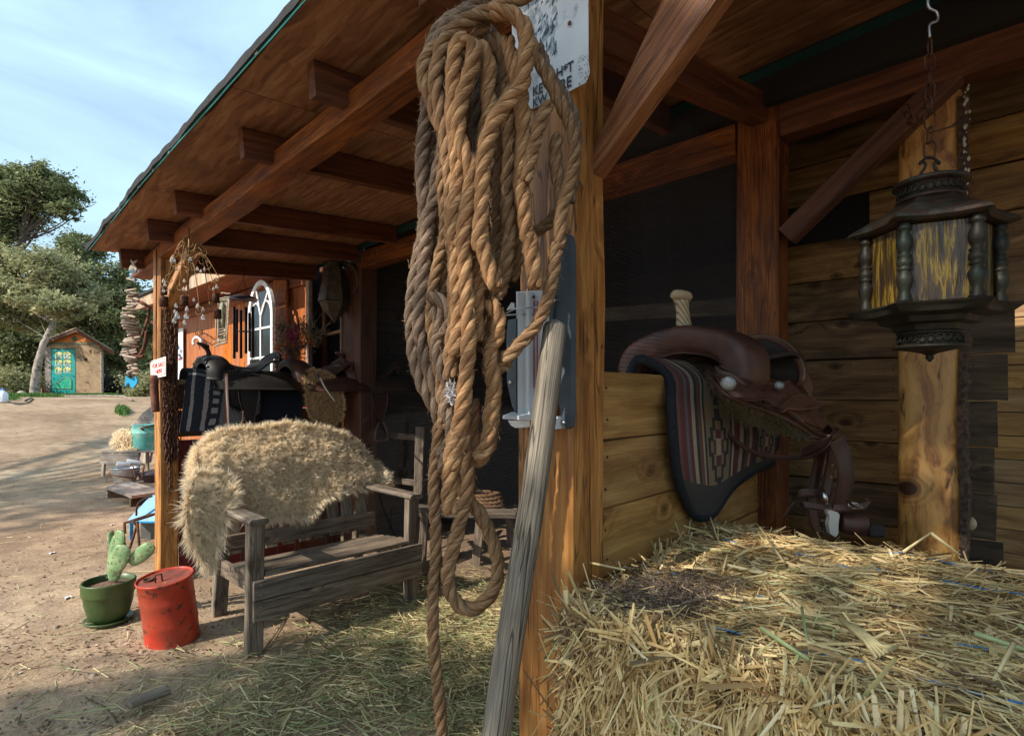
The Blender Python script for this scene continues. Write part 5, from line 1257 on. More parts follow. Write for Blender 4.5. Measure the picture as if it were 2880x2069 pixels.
# ================================================================ hay bales
straw_stops = ((0, (.2, .13, .07)), (.14, (.44, .28, .12)), (.3, (.68, .48, .22)), (.55, (.82, .62, .3)), (.84, (.9, .72, .4)), (.91, (.46, .45, .18)), (.96, (.6, .57, .28)), (1, (.92, .78, .5)))
m_straw = attr_mat('straw', straw_stops, rough=.5, trans=.12)
m_core = flat('packed_hay', (.2, .14, .06), .95, nscale=60, namp=.6, bump=1, bscale=110)
def bale(u0, u1, v0, v1, z0, z1, label, n_top, n_front, n_left, seed, twines=()):
    rs = np.random.RandomState(seed); t = root('hay_bale', ((u0 + u1) / 2, (v0 + v1) / 2, z0), label, 'hay bale', 'stacked hay bales')
    m = MB(); nu, nv = 40, 18; N3 = lambda x, y, z: noise.noise(V(x * 7 + seed, y * 7, z * 7)) * .016 + noise.noise(V(x * 22, y * 22 + seed, z * 22)) * .007
    def H(u, v):
        e = min(u - u0, u1 - u, v - v0, v1 - v); return z1 - .015 + N3(u, v, 0) - .03 * max(0, 1 - e / .05) ** 2
    g = [[V(u0 + (u1 - u0) * i / nu, v0 + (v1 - v0) * j / nv, H(u0 + (u1 - u0) * i / nu, v0 + (v1 - v0) * j / nv)) for j in range(nv + 1)] for i in range(nu + 1)]
    m.patch(g, 1, 1, .02)
    m.box((u0 + .012, v0 + .012, z0), (u1 - .012, v1 - .012, z1 - .04)); m.build('packed_core', m_core, t)
    def emit(nm, P0, D, ln, wd, bend=.12, A=None):
        v_, f_, ix = sticks(P0, P0 + D * ln, wd, bend, .55, 2, rs); o = put_np(nm, v_, f_, m_straw, t, rnd=(rs.rand(len(P0)) if A is None else A)[ix]); o['kind'] = 'stuff'
    clump = lambda P: np.array([noise.noise(Vector(p) * 9) for p in P])
    if n_top:
        P = np.c_[rs.uniform(u0, u1, n_top), rs.uniform(v0, v1, n_top)]; z = np.array([H(a, b_) for a, b_ in P]) + rs.uniform(-.012, .014, n_top)
        a = rs.normal(0, .9, n_top); ud = np.c_[np.cos(a), np.sin(a) * .8, rs.normal(0, .13, n_top) + .04]; ud /= np.linalg.norm(ud, axis=1, keepdims=True)
        ud[:n_top // 2, 0] *= rs.choice([-1, 1], n_top // 2)
        ln = rs.gamma(2.2, .031, (n_top, 1)) + .022; P0 = np.c_[P, z] - ud * ln * .5
        A = np.clip(rs.rand(n_top) * .9 + clump(np.c_[P, z]) * .5, 0, 1); dark = (clump(np.c_[P, z] * .45 + 3) > .2) & (rs.rand(n_top) < .6); A[dark] *= .25
        emit('loose_straw', P0, ud, ln, .0010 + rs.gamma(1.5, .0009, n_top), .1, A)
        k = n_top // 14; P = np.c_[rs.uniform(u0, u1, k), rs.uniform(v0, v1, k)]; z = np.array([H(a, b_) for a, b_ in P])
        kk = n_top; Pc = np.c_[rs.uniform(u0, u1, kk), rs.uniform(v0, v1, kk)]; zc = np.array([H(a, b_) for a, b_ in Pc]) + rs.uniform(-.004, .014, kk); dc = rs.normal(size=(kk, 3)) * [1, 1, .3]; dc /= np.linalg.norm(dc, axis=1, keepdims=True); emit('chaff', np.c_[Pc, zc], dc, rs.uniform(.005, .02, (kk, 1)), rs.uniform(.0005, .0013, kk), .2, np.clip(rs.rand(kk) * .8, 0, .8))
        ud = rs.normal(size=(k, 3)) * [1, 1, .35] + [0, 0, .35]; ud /= np.linalg.norm(ud, axis=1, keepdims=True)
        emit('loose_straw', np.c_[P, z - .01], ud, rs.uniform(.02, .075, (k, 1)), rs.uniform(.001, .003, k))
    for nm, n_, ax in (('cut_straw', n_front, 'v'), ('cut_straw', n_left, 'u')):
        if not n_: continue
        z = z1 - .01 - (z1 - z0) * rs.rand(n_) ** 1.0
        if ax == 'v': P = np.c_[rs.uniform(u0, u1, n_), np.full(n_, v0) + rs.uniform(-.012, .012, n_), z]; nn = np.array([0, -1, 0])
        else: P = np.c_[np.full(n_, u0) + rs.uniform(-.012, .012, n_), rs.uniform(v0, v1, n_), z]; nn = np.array([-1, 0, 0])
        cl = np.array([noise.noise(Vector(p) * 8 + Vector((0, 0, 5))) for p in P])
        D = nn * rs.uniform(.1, .6, (n_, 1)) + np.c_[rs.normal(0, .4, n_) + cl * 1.2, np.zeros(n_) + rs.normal(0, .2, n_), -np.abs(rs.normal(.9, .45, n_)) * rs.choice([1, 1, 1, -1], n_)]
        if ax == 'u': D = np.c_[nn[0] * rs.uniform(.1, .6, n_), D[:, 0], D[:, 2]]
        D /= np.linalg.norm(D, axis=1, keepdims=True)
        ln = rs.gamma(2.4, .024, (n_, 1)) + .02; A = np.clip(rs.rand(n_) * .85 + cl * .6 + .08, 0, 1)
        emit(nm, P - D * ln * .4, D, ln, .0011 + rs.gamma(1.5, .0010, n_), .14, A)
    for v in twines:
        pts = [V(u, v + .012 * noise.noise(V(u * 4, v, 0)), H(u, v) + .011 + .006 * noise.noise(V(u * 11, v, 2))) for u in np.linspace(u0 - .0, u1, 40)]
        m = MB(); m.tube(pts, .0022, 5); m.build('twine', flat('blue_twine', (.05, .22, .5), .5), t)
    return H
m_clump = flat('dark_chaff', (.16, .12, .09), .95)
H1 = bale(-.715, .46, .935, 1.425, .42, .80, 'front hay bale on top of the stack with loose straw spilling down its face', 15000, 14000, 900, 1, (1.07, 1.285))
H2 = bale(-.77, .44, 1.44, 1.93, .40, .805, 'second hay bale on top of the stack, farther from the viewer', 10000, 0, 900, 2, (1.665, 1.862))
bale(-.74, .48, .95, 1.43, .0, .41, 'lower front hay bale carrying the front one', 0, 700, 500, 3)
bale(-.76, .46, 1.45, 1.92, .0, .39, 'lower hay bale at the back of the stack', 0, 0, 300, 4)
# chosen long stalks, each its own
bs = random.Random(4)
def stalk(a, b_, w=.0028, mid=None, nm='straw_stalk', lab=None, col=None):
    pts = cr([a, mid, b_], 5) if mid else [a, b_]
    m = MB(); m.tube(pts, [w * (1 - .3 * i / (len(pts) - 1)) for i in range(len(pts))], 6, flat_=(1, .6)); return m, pts
m_st1 = flat('pale_stalk', (.72, .58, .3), .45, nscale=30, namp=.2); m_st2 = flat('green_stalk', (.42, .48, .22), .5, nscale=30, namp=.2)
def onz_(px, py, z): return onz(px, py, z)
sts = [((1595, 1710, .79), (1715, 1990, .58), m_st1, .0042, 'long pale stalk slanting down the left corner of the front bale'),
       ((1642, 1578, .83), (1758, 1602, .83), m_st1, .0035, 'yellow stalk lying past the left back corner of the front bale'),
       ((2255, 1708, .84), (2282, 1870, .79), m_st2, .0045, 'upright green stalk in the middle of the front bale'),
       ((2137, 1483, .86), (2205, 1580, .82), m_st1, .004, 'pale stalk leaning up at the back of the far bale'),
       ((1998, 1455, .87), (2018, 1515, .82), m_st1, .0035, 'bright stalk standing at the back left corner of the far bale'),
       ((2140, 1765, .82), (2275, 1855, .81), m_st2, .005, 'green and cream stalk crossing the top edge of the front bale'),
       ((2540, 1551, .84), (2618, 1498, .88), m_st1, .0045, 'stalk rising to a bend at the back of the bales'),
       ((2618, 1498, .88), (2700, 1560, .83), m_st1, .0045, 'stalk falling from the bend at the back of the bales'),
       ((2850, 1810, .84), (2792, 1920, .80), m_st1, .006, 'broad pale stalk near the right edge of the front bale'),
       ((1535, 1860, .70), (1592, 1757, .76), m_st2, .0022, 'thin curved stalk sticking out over the post'),
       ((2740, 1780, .83), (2880, 1825, .82), m_st2, .005, 'cream green blade pointing at the right edge')]
for a, b_, mt, w_, lab in sts:
    dA = 1.0
    def pt(px, py, z):
        return onz(px, py, z)
    m, _ = stalk(pt(*a), pt(*b_), w_); tag(m.build('straw_stalk', mt), lab, 'straw stalk', 'single stalks standing out of the bales')
# patch of old grey chaff on the left of the top edge
rs = np.random.RandomState(77); n = 2600
pp = np.array([list(onz(1880 + rs.normal() * 85, 1668 + rs.normal() * 26, .805)) for _ in range(n)]); pp[:, 2] += rs.uniform(-.006, .012, n)
dd_ = rs.normal(size=(n, 3)) * [1, 1, .3]; dd_ /= np.linalg.norm(dd_, axis=1, keepdims=True)
v_, f_, ix = sticks(pp, pp + dd_ * rs.uniform(.01, .04, (n, 1)), rs.uniform(.0005, .0014, n), .3, .5, 2, rs)
o = put_np('old_chaff', v_, f_, attr_mat('grey_chaff', ((0, (.07, .05, .04)), (.6, (.2, .14, .1)), (1, (.4, .29, .2)))), None, rnd=rs.rand(n)[ix]); tag(o, 'patch of dark old chaff on the edge of the front bale', kind='stuff')
# broad crushed stalk bundle
m = MB(); P_ = [(2360, 1735), (2440, 1810), (2475, 1850)]
for k in range(7): m.tube([onz(2360 + 9 * k, 1738 + 4 * k, .83), onz(2430 + 8 * k, 1800 + 3 * k, .825), onz(2466 + 10 * k, 1850 - 5 * k, .815)], [.004, .005, .004], 6, flat_=(1, .4))
tag(m.build('straw_sheaf', m_st1), 'crushed bundle of pale stalks on the front bale', 'straw bundle')

# ================================================================ straw on the ground
def ground_straw():
    rs = np.random.RandomState(8); P = []
    def blot(px, py, sx, sy, n, relz=0):
        for _ in range(n):
            x = px + rs.normal() * sx; y = py + rs.normal() * sy
            if y < 1150: continue
            p = onz(x, y, 0.0); P.append((p.x, p.y))
    blot(1250, 1850, 170, 110, 2900); blot(1050, 1830, 190, 90, 1400); blot(1330, 1760, 130, 60, 1500); blot(800, 1990, 230, 60, 900); blot(560, 2040, 160, 40, 240); blot(1150, 1760, 130, 40, 900); blot(1350, 2000, 90, 80, 900)
    blot(1250, 1660, 150, 40, 900); blot(1500, 2000, 150, 100, 800); blot(300, 1850, 250, 150, 260); blot(200, 1500, 200, 120, 260); blot(150, 1300, 180, 60, 120); blot(900, 1880, 200, 60, 500)
    P = np.array(P); n = len(P); z = np.array([gh(a, b_) for a, b_ in P])
    a = rs.rand(n) * 6.283; D = np.c_[np.cos(a), np.sin(a), rs.normal(0, .1, n)]; ln = rs.gamma(2.3, .035, (n, 1)) + .02
    dens = np.clip(rs.exponential(.008, n), 0, .03)
    P0 = np.c_[P, z + .004 + dens] - D * ln * .5
    v_, f_, ix = sticks(P0, P0 + D * ln, rs.uniform(.0010, .0032, n), .14, .5, 2, rs)
    A = np.where(rs.rand(n) < .22, rs.uniform(.78, .97, n), rs.uniform(.1, .8, n))
    o = put_np('scattered_straw', v_, f_, m_straw_g, None, rnd=A[ix]); tag(o, 'greenish straw scattered over the dirt floor', kind='stuff')
m_straw_g = attr_mat('ground_straw', ((0, (.13, .085, .045)), (.2, (.28, .2, .1)), (.5, (.6, .49, .26)), (.74, (.66, .55, .3)), (.8, (.22, .26, .1)), (.93, (.36, .4, .17)), (1, (.72, .68, .45))), rough=.55, trans=.1)
ground_straw()
def litter():
    rs = np.random.RandomState(18); n = 2600; P = []
    while len(P) < n:
        x = rs.uniform(-100, 1100); y = 1200 + 869 * rs.rand() ** .7; p = onz(x, y, 0.0)
        if noise.noise(V(p.x * 1.3, p.y * 1.3, 9)) + rs.rand() * .7 < .25: continue
        P.append((p.x, p.y, gh(p.x, p.y) + .003))
    P = np.array(P); s = rs.uniform(.004, .014, (n, 1)); a = rs.rand(n) * 6.28
    A_ = np.c_[np.cos(a), np.sin(a), rs.normal(0, .25, n)] * s; B__ = np.c_[-np.sin(a), np.cos(a), rs.normal(0, .35, n)] * s * rs.uniform(.3, .8, (n, 1))
    C_ = np.array([0, 0, .004]) * rs.rand(n, 1)
    vs = np.stack([P - A_, P + B__ + C_, P + A_, P - B__ + C_], 1).reshape(-1, 3)
    o = put_np('leaf_litter', vs, np.arange(4 * n).reshape(-1, 4), attr_mat('dry_leaf', ((0, (.1, .055, .035)), (.5, (.24, .13, .075)), (.85, (.36, .24, .15)), (1, (.55, .45, .36)))), None, rnd=np.repeat(rs.rand(n), 4)); tag(o, 'dry leaves and chips littering the dirt', kind='stuff')
    # pebbles: low rough lumps
    n = 900; x = rs.uniform(-100, 1150, n); y = 1200 + 869 * rs.rand(n) ** .8; vs = []; fs = []
    for i in range(n):
        p = onz(x[i], y[i], 0.0); p.z = gh(p.x, p.y); r = rs.uniform(.002, .009) if rs.rand() < .93 else rs.uniform(.01, .018); o_ = len(vs)
        for k in range(6): aa = k * 1.047; vs.append((p.x + r * math.cos(aa) * rs.uniform(.7, 1.2), p.y + r * math.sin(aa) * rs.uniform(.7, 1.2), p.z - .001))
        for k in range(6): aa = k * 1.047 + .4; vs.append((p.x + r * .6 * math.cos(aa), p.y + r * .6 * math.sin(aa), p.z + r * rs.uniform(.35, .65)))
        for k in range(6): fs.append((o_ + k, o_ + (k + 1) % 6, o_ + 6 + (k + 1) % 6, o_ + 6 + k))
        fs.append((o_ + 6, o_ + 7, o_ + 8, o_ + 9)); fs.append((o_ + 9, o_ + 10, o_ + 11, o_ + 6))
    o = put_np('pebbles', vs, fs, flat('pebble', (.3, .23, .17), .9, nscale=30, namp=.5)); tag(o, 'small pebbles and clods on the dirt', kind='stuff')
litter()
# split piece of wood and a few twigs on the dirt
p, q = onz(362, 1985, .02), onz(468, 1938, .02); tag(board('wood_chunk', p, q, .06, .025, w_bench, None, wob=.006, secs=3, ch=.008), 'split chunk of grey wood lying on the dirt at the front', 'wood chunk')
tw = flat('twig', (.1, .07, .05), .9)
for i, (pp, lab) in enumerate(((((865, 1762), (885, 1700), (930, 1690), (1000, 1698)), 'dark bent twig under the front edge of the bench'),
                               (((705, 1880), (790, 1760), (800, 1740)), 'thin dark twig beside the bench front leg'),
                               (((240, 1960), (300, 1990), (330, 2030)), 'thin twig lying in front of the cactus pot'))):
    m = MB(); m.tube(cr([onz(x, y, gh(*onz(x, y, 0).xy) + .008) for x, y in pp], 4), .003, 5); tag(m.build('twig', tw), lab, 'twig')
for i, (x, y, s, lab) in enumerate(((190, 1680, .02, 'scrap of white paper on the dirt left of the cactus pot'), (315, 1475, .018, 'white scrap on the dirt beyond the cactus'), (145, 1555, .02, 'pale scrap of plastic out on the left of the dirt'))):
    c = onz(x, y, gh(*onz(x, y, 0).xy) + .004); m = MB(); g = [[c + V((i_ - 1) * s * 1.4, (j_ - 1) * s * .8, .006 * ((i_ * j_) % 3)) for j_ in range(3)] for i_ in range(3)]; m.patch(g, 3, 3, .001); tag(m.build('paper_scrap', m_white), lab, 'scrap')
# ================================================================ the garden bench and its sheepskin
BO = V(-2.759, 1.125, -.038); BM = Matrix.Translation(BO) @ Matrix.Rotation(1.532, 4, 'Z')
def bl_(x, y, z): return BM @ V(x, y, z)
bench = root('garden_bench', BO, 'weathered grey slatted wooden bench under the porch with a sheepskin over its back', 'bench')
BX = (BM.to_3x3() @ V(1, 0, 0)); BY = (BM.to_3x3() @ V(0, 1, 0)); BL = .922
def bb(name, a, b_, w, h, up=(0, 0, 1), **k): return board(name, bl_(*a), bl_(*b_), w, h, w_bench, bench, up=up, ch=k.pop('ch', .005), wob=.0012, secs=3, **k)
for x in (-.0, BL):
    bb('leg', (x, .02, -.02), (x, .0, .656), .05, .078, up=BX)
    bb('leg', (x + (.03 if x == 0 else -.03), .64, -.02), (x + (.03 if x == 0 else -.03), .53, .655), .05, .075, up=BX)
    bb('arm', (x, -.055, .672), (x, .59, .674), .092, .03, ch=.01)
    bb('side_rail', (x + (.03 if x == 0 else -.03), .03, .325), (x + (.03 if x == 0 else -.03), .6, .305), .028, .09)
y = .0
for k, w_ in enumerate((.085, .07, .07, .07, .07, .06)):
    x0, x1 = (.045, BL - .04) if k == 0 else (-.0, BL)
    bb('seat_slat', (x0, y + w_ / 2 - .02, .398 - .012 * k * .7), (x1, y + w_ / 2 - .02, .398 - .012 * k * .7), w_ - .006, .024); y += w_ + .001
bb('apron_board', (-.02, -.032, .335), (BL + .045, -.032, .335), .022, .097); bb('apron_board', (-.02, -.032, .232), (BL + .045, -.032, .232), .022, .1)
bb('back_rail', (.0, .44, .47), (BL, .44, .47), .024, .09); bb('back_rail', (.0, .60, .86), (BL, .60, .86), .024, .07)
for k in range(9):
    x = .06 + k * (BL - .12) / 8; bb('back_slat', (x, .457, .40), (x, .59, .88), .016, .075, up=BX)
nm = MB()
for x, z in ((.012, .36), (.012, .31), (.012, .255), (.012, .21), (BL + .02, .36), (BL + .02, .31), (BL + .02, .255), (BL + .02, .21), (.1, .4125)):
    c = bl_(x, -.0435, z) if z < .4 else bl_(x, .02, z); nm.tube([c - BY * .0012, c + BY * .002], .0028, 6)
o = nm.build('nail_heads', m_steel, bench); o['kind'] = 'stuff'

fl = root('sheepskin', onu(810, 1260, -3.3), 'large shaggy cream sheepskin draped over the bench back and left arm', 'sheepskin')
def gu(rows, us): return [[onu(x, y, (us[i] if not isinstance(us[i], (list, tuple)) else us[i][j])) for j, (x, y) in enumerate(r)] for i, r in enumerate(rows)]
g = gu([[(560, 1262), (600, 1232), (650, 1208), (740, 1205), (805, 1197), (880, 1203), (960, 1222), (1020, 1275), (1070, 1325)],
        [(545, 1310), (590, 1290), (645, 1285), (735, 1275), (805, 1270), (880, 1270), (955, 1280), (1025, 1305), (1083, 1342)],
        [(540, 1370), (590, 1365), (640, 1370), (735, 1370), (805, 1365), (875, 1360), (940, 1340), (1010, 1335), (1086, 1350)],
        [(560, 1420), (615, 1405), (680, 1440), (740, 1462), (805, 1450), (865, 1452), (912, 1400), (1000, 1376), (1090, 1358)]],
       [-3.38, -3.28, [-3.16, -3.18, -3.22, -3.23, -3.23, -3.23, -3.23, -3.23, -3.26], [-3.08, -3.1, -3.15, -3.17, -3.18, -3.18, -3.19, -3.21, -3.26]])
m = MB(); m.patch(g, 22, 14, .008, wob=.013); P1 = m.last; m.build('hide', m_wool, fl)
g = gu([[(548, 1335), (590, 1340), (640, 1350)], [(530, 1385), (575, 1385), (655, 1402)], [(527, 1440), (570, 1445), (632, 1440)], [(535, 1505), (570, 1510), (612, 1500)], [(568, 1568), (582, 1580), (597, 1565)]], [-3.2, -3.1, -3.06, -3.05, -3.05])
m = MB(); m.patch(g, 12, 12, .008, wob=.01); P2 = m.last; m.build('hide_flap', m_wool, fl)
def woolly(P, n, seed, parent, ln=.027, w=.0056, mat=None, toward=(0, 0, CZ), spread=.55, droop=.45, dark=.0, tuft=None, cellsz=.022, lk=.45):
    rs = np.random.RandomState(seed); p, nn, fi, fj = sample_grid(P, n, rs)
    tw = np.array(toward) - p; nn *= np.sign((nn * tw).sum(1))[:, None]
    k = n // 14; cen = p[rs.randint(0, n, k)]     # locks: neighbouring tufts lean together
    # assign to locks by coarse cells
    cell = (p / cellsz).astype(int); h = (cell[:, 0] * 73856093 ^ cell[:, 1] * 19349663 ^ cell[:, 2] * 83492791) % 4096
    ll = rs.normal(size=(4096, 3)) * lk
    edge = (np.minimum(np.minimum(fi, 1 - fi), np.minimum(fj, 1 - fj)) < .04)
    out = np.zeros((n, 3)); c = p.mean(0); o_ = p - c; o_ /= np.linalg.norm(o_, axis=1, keepdims=True) + 1e-9; out[edge] = o_[edge] * 2.2
    v_, f_, ix = fur_tufts(p, nn, np.where(edge, ln * 1.9, ln)[:, None], w, rs, droop=droop, spread=spread, lean=ll[h] + out)
    A = np.clip(.52 + .25 * rs.rand(n) + (rs.rand(4096)[h] - .5) * .3 - dark, 0, 1)
    # paler tips: rnd rises to the tip of each lock
    A = A[ix] + np.tile(np.repeat([-.3, 0, .1, .15], 3), n)
    o = put_np('wool', v_, f_, mat or m_wool, parent, rnd=np.clip(A, 0, 1)); o['kind'] = 'stuff'
woolly(P1, 95000, 1, fl, ln=.024, w=.0016, droop=.25, spread=.3, cellsz=.015, lk=.95); woolly(P2, 24000, 2, fl, ln=.03, w=.0016, droop=.3, spread=.3, cellsz=.015, lk=.95)

# ================================================================ orange drum and potted cactus
m_drum = NT('drum_paint'); v = m_drum.obj((1, 1, 1), False)
c = m_drum.mix(m_drum.ramp(m_drum.noise(v, 4, 4), (.35, 0.0), (.65, 1.0)), (.43, .03, .015), (.53, .052, .019))
c = m_drum.mix(m_drum.ramp(m_drum.noise(v, 19, 7, .68, .5), (.57, 0.0), (.6, 1.0)), c, (.07, .025, .018))
c = m_drum.mix(m_drum.ramp(m_drum.noise(v, 3.2, 5, .6), (.48, 0.0), (.66, .85)), c, (.22, .045, .022))
m_drum.P(Base_Color=c, Roughness=.42); m_drum.bump(m_drum.noise(v, 17, 6), .25, .003); m_drum = m_drum.m
DS = Matrix.Diagonal((.83, .83, 1, 1))
b0 = onz(486, 1785, 0.0); b0.z = gh(b0.x, b0.y) - .01
Mb = Matrix.Translation(b0) @ Matrix.Rotation(rad(3), 4, CF_ * -1) @ Matrix.Rotation(rad(6), 4, CR_) @ DS
drum = root('metal_drum', b0, 'dented orange red metal drum with rust spots beside the cactus pot', 'drum')
dn = lambda a, z: 1 + .03 * noise.noise(V(math.cos(a) * 1.2, math.sin(a) * 1.2, z * 6)) - .05 * max(0, math.cos(a + 1.0)) * max(0, 1 - abs(z - .16) / .12)
m = MB(); m.lathe([(0, 0), (.143, 0), (.15, .004), (.15, .012), (.147, .018), (.15, .1), (.153, .112), (.15, .124), (.15, .22), (.153, .232), (.15, .244), (.15, .33), (.156, .335), (.157, .343), (.153, .348), (.148, .345), (.146, .336)], Mb, 44, squash=dn, cap=False); m.build('drum_body', m_drum, drum)
m = MB(); m.lathe([(.148, .337), (.1, .336), (.05, .334), (0, .334)], Mb, 30, squash=dn, cap=False); m.build('lid', flat('lid_rust_red', (.28, .06, .035), .55, nscale=8, namp=.3, dirt=(.12, .05, .04), dscale=9), drum)
e1 = Mb @ V(-.055, -.075, .338); Mz = Mb.copy(); Mz.translation = e1
m = MB(); m.lathe([(.03, -.004), (.032, .006), (.028, .008), (.024, .004), (.021, -.001), (.0, -.001)], Mz, 20, cap=False); m.build('bung', m_iron, drum)
m = MB(); q = [Mb @ V(.015, -.02, .335), Mb @ V(.015, -.02, .37), Mb @ V(.02, -.055, .375), Mb @ V(.02, -.058, .337)]; m.tube(q, .004, 6); m.build('bail', m_iron, drum)
m = MB(); c_ = Mb @ V(.075, -.02, .337); m.slab([c_ + V(-.008, -.004, 0), c_ + V(.008, -.004, 0), c_ + V(.009, .003, 0), c_ + V(-.006, .004, 0)], (0, 0, .001)); tag(m.build('leaf', flat('yellow_leaf', (.5, .3, .04), .6)), 'small yellow leaf on the lid of the drum', 'leaf')
p0 = onz(306, 1748, 0.0); p0.z = gh(p0.x, p0.y) - .005; Mp = Matrix.Translation(p0) @ Matrix.Diagonal((.76, .76, .96, 1))
pot = root('cactus_pot', p0, 'green glazed round pot on a saucer holding soil', 'pot')
m_glaze = NT('green_glaze'); v = m_glaze.obj((1, 1, 1), False)
c = m_glaze.mix(m_glaze.ramp(m_glaze.noise(v, 7, 4), (.35, 0.0), (.65, 1.0)), (.03, .06, .018), (.065, .105, .03))
m_glaze.P(Base_Color=c, Roughness=.42); m_glaze = m_glaze.m
m = MB(); m.lathe([(0, .02), (.1, .02), (.125, .05), (.148, .12), (.153, .165), (.16, .17), (.164, .18), (.166, .235), (.168, .24), (.163, .246), (.154, .243), (.152, .2)], Mp, 44, cap=False); m.build('pot_body', m_glaze, pot)
m = MB(); m.lathe([(0, 0), (.12, 0), (.15, .022), (.154, .03), (.147, .03), (.118, .014), (0, .014)], Mp, 36, cap=False); m.build('saucer', m_glaze, pot)
m = MB(); vs = []
m.lathe([(.153, .208), (.12, .212), (.08, .22), (.04, .226), (0, .228)], Mp, 30, squash=lambda a, z: 1, cap=False); m.build('soil', flat('potting_soil', (.15, .085, .055), .95, nscale=50, namp=.5, bump=1, bscale=90), pot)
m_pad = NT('cactus_skin'); v = m_pad.obj((1, 1, 1), False)
vo = m_pad.n('TexVoronoi', Vector=v, Scale=42.0).outputs['Distance']
c = m_pad.mix(m_pad.ramp(m_pad.noise(v, 12, 5), (.35, 0.0), (.65, 1.0)), (.14, .27, .11), (.3, .42, .2))
c = m_pad.mix(m_pad.ramp(m_pad.noise(v, 30, 4), (.55, 0.0), (.7, .8)), c, (.42, .4, .27))
c = m_pad.mix(m_pad.ramp(vo, (.17, .95), (.25, 0.0)), c, (.12, .07, .03)); m_pad.P(Base_Color=c, Roughness=.5); m_pad.bump(vo, .3, .004); m_pad = m_pad.m
cact = root('prickly_pear', Mp @ V(0, 0, .22), 'prickly pear cactus with four flat pads growing in the green pot', 'cactus')
dpt = depth(p0) - .0
rs = np.random.RandomState(5)
def pad(base, tip, w, th=.016, yaw=0.0, dd=0.0):
    a, b_ = W(base[0], base[1], dpt + dd), W(tip[0], tip[1], dpt + dd - .01); y = (b_ - a); L_ = y.length; y = y.normalized(); nrm = (-CF_ * math.cos(yaw) + CR_ * math.sin(yaw)); x = y.cross(nrm).normalized(); z = x.cross(y)
    wm = w / F * dpt / 2; m = MB(); P = []
    for i in range(11):
        f = i / 10; t_ = math.pi * f; hw = wm * (math.sin(t_) ** .62 * (.72 + .33 * f) + .13 * (1 - f)); row = []
        for k in range(12):
            q = 2 * math.pi * k / 12; row.append(a + y * (L_ * (1 - math.cos(t_)) / 2) + x * hw * math.cos(q) + z * (th * (math.sin(t_) ** .5 + .15) * math.sin(q) * .55))
        P.append(row)
    vs = [p for r_ in P for p in r_]; fs = [(i * 12 + k, i * 12 + (k + 1) % 12, (i + 1) * 12 + (k + 1) % 12, (i + 1) * 12 + k) for i in range(10) for k in range(12)]
    fs += [tuple(range(12))[::-1], tuple(120 + k for k in range(12))]
    m.add(vs, fs, True); o = m.build('pad', m_pad, cact)
    n = 90; ii = rs.randint(1, 10, n); kk = rs.randint(0, 12, n); P0 = np.array([list(P[i][k]) for i, k in zip(ii, kk)]); c = P0.mean(0); D = P0 - c; D /= np.linalg.norm(D, axis=1, keepdims=True); D += rs.normal(size=(n, 3)) * .7; D /= np.linalg.norm(D, axis=1, keepdims=True)
    v_, f_, ix = sticks(P0, P0 + D * .018, .0007, .05, .5, 1, rs); so_ = put_np('spines', v_, f_, m_fuzz, o, rnd=np.ones(n)[ix] * .6); so_['kind'] = 'stuff'
pad((318, 1635), (336, 1500), 46, .022, .2, .01); pad((328, 1560), (340, 1490), 42, .016, -.2, -.0); pad((322, 1608), (350, 1532), 52, .017, .15, -.035)
pad((366, 1585), (430, 1530), 44, .018, .35, -.01); pad((313, 1532), (312, 1492), 20, .016, .9, .02)

# ================================================================ left post: chains, signs, hanging iron
LINK = MB()
def link_mesh(Lk, Wk, r, name='chain_link', mat=None):
    m = MB(); pts = []
    for k in range(14):
        a = 2 * math.pi * k / 14; x = Wk / 2 * math.cos(a); z = Wk / 2 * math.sin(a) + (Lk / 2 - Wk / 2) * (1 if math.sin(a) >= 0 else -1); pts.append(V(x, 0, z))
    m.tube(pts, r, 5, closed=True, cap=False); me = bpy.data.meshes.new(name); me.from_pydata(m.v, [], m.f); me.polygons.foreach_set('use_smooth', m.sm); me.update(); me.materials.append(mat or m_iron); return me
def chain(name, label, path, Lk=.046, Wk=.026, r=.0045, group='rusty chains hung on the left post', mat=None, seed=0, me=None, wig=.25, cat='chain'):
    t = root(name, path[0], label, cat, group); me = me or link_mesh(Lk, Wk, r, mat=mat)
    pts, s = resample(cr(path, 12), .004); step = Lk - 2 * r * 1.6; L_ = s[-1]; n = max(1, int(L_ / step)); rs = random.Random(seed)
    for k in range(n + 1):
        q = (k + .0) * step
        if q > L_: break
        p = V(*[np.interp(q, s, pts[:, i]) for i in range(3)]); p2 = V(*[np.interp(min(q + .01, L_), s, pts[:, i]) for i in range(3)]); p1 = V(*[np.interp(max(q - .01, 0), s, pts[:, i]) for i in range(3)])
        d = (p2 - p1).normalized() if (p2 - p1).length > 1e-9 else V(0, 0, -1)
        M = d.to_track_quat('Z', 'Y').to_matrix().to_4x4() @ Matrix.Rotation((math.pi / 2 if k % 2 else 0) + rs.uniform(-wig, wig) + .5, 4, 'Z'); M.translation = p
        link('chain_link', me, t, M)
    return t
cl = link_mesh(.050, .026, .0042)
PU = -4.095                       # just proud of the post's inner face
def pc(px, py, o=0.0): return onu(px, py, PU + o)
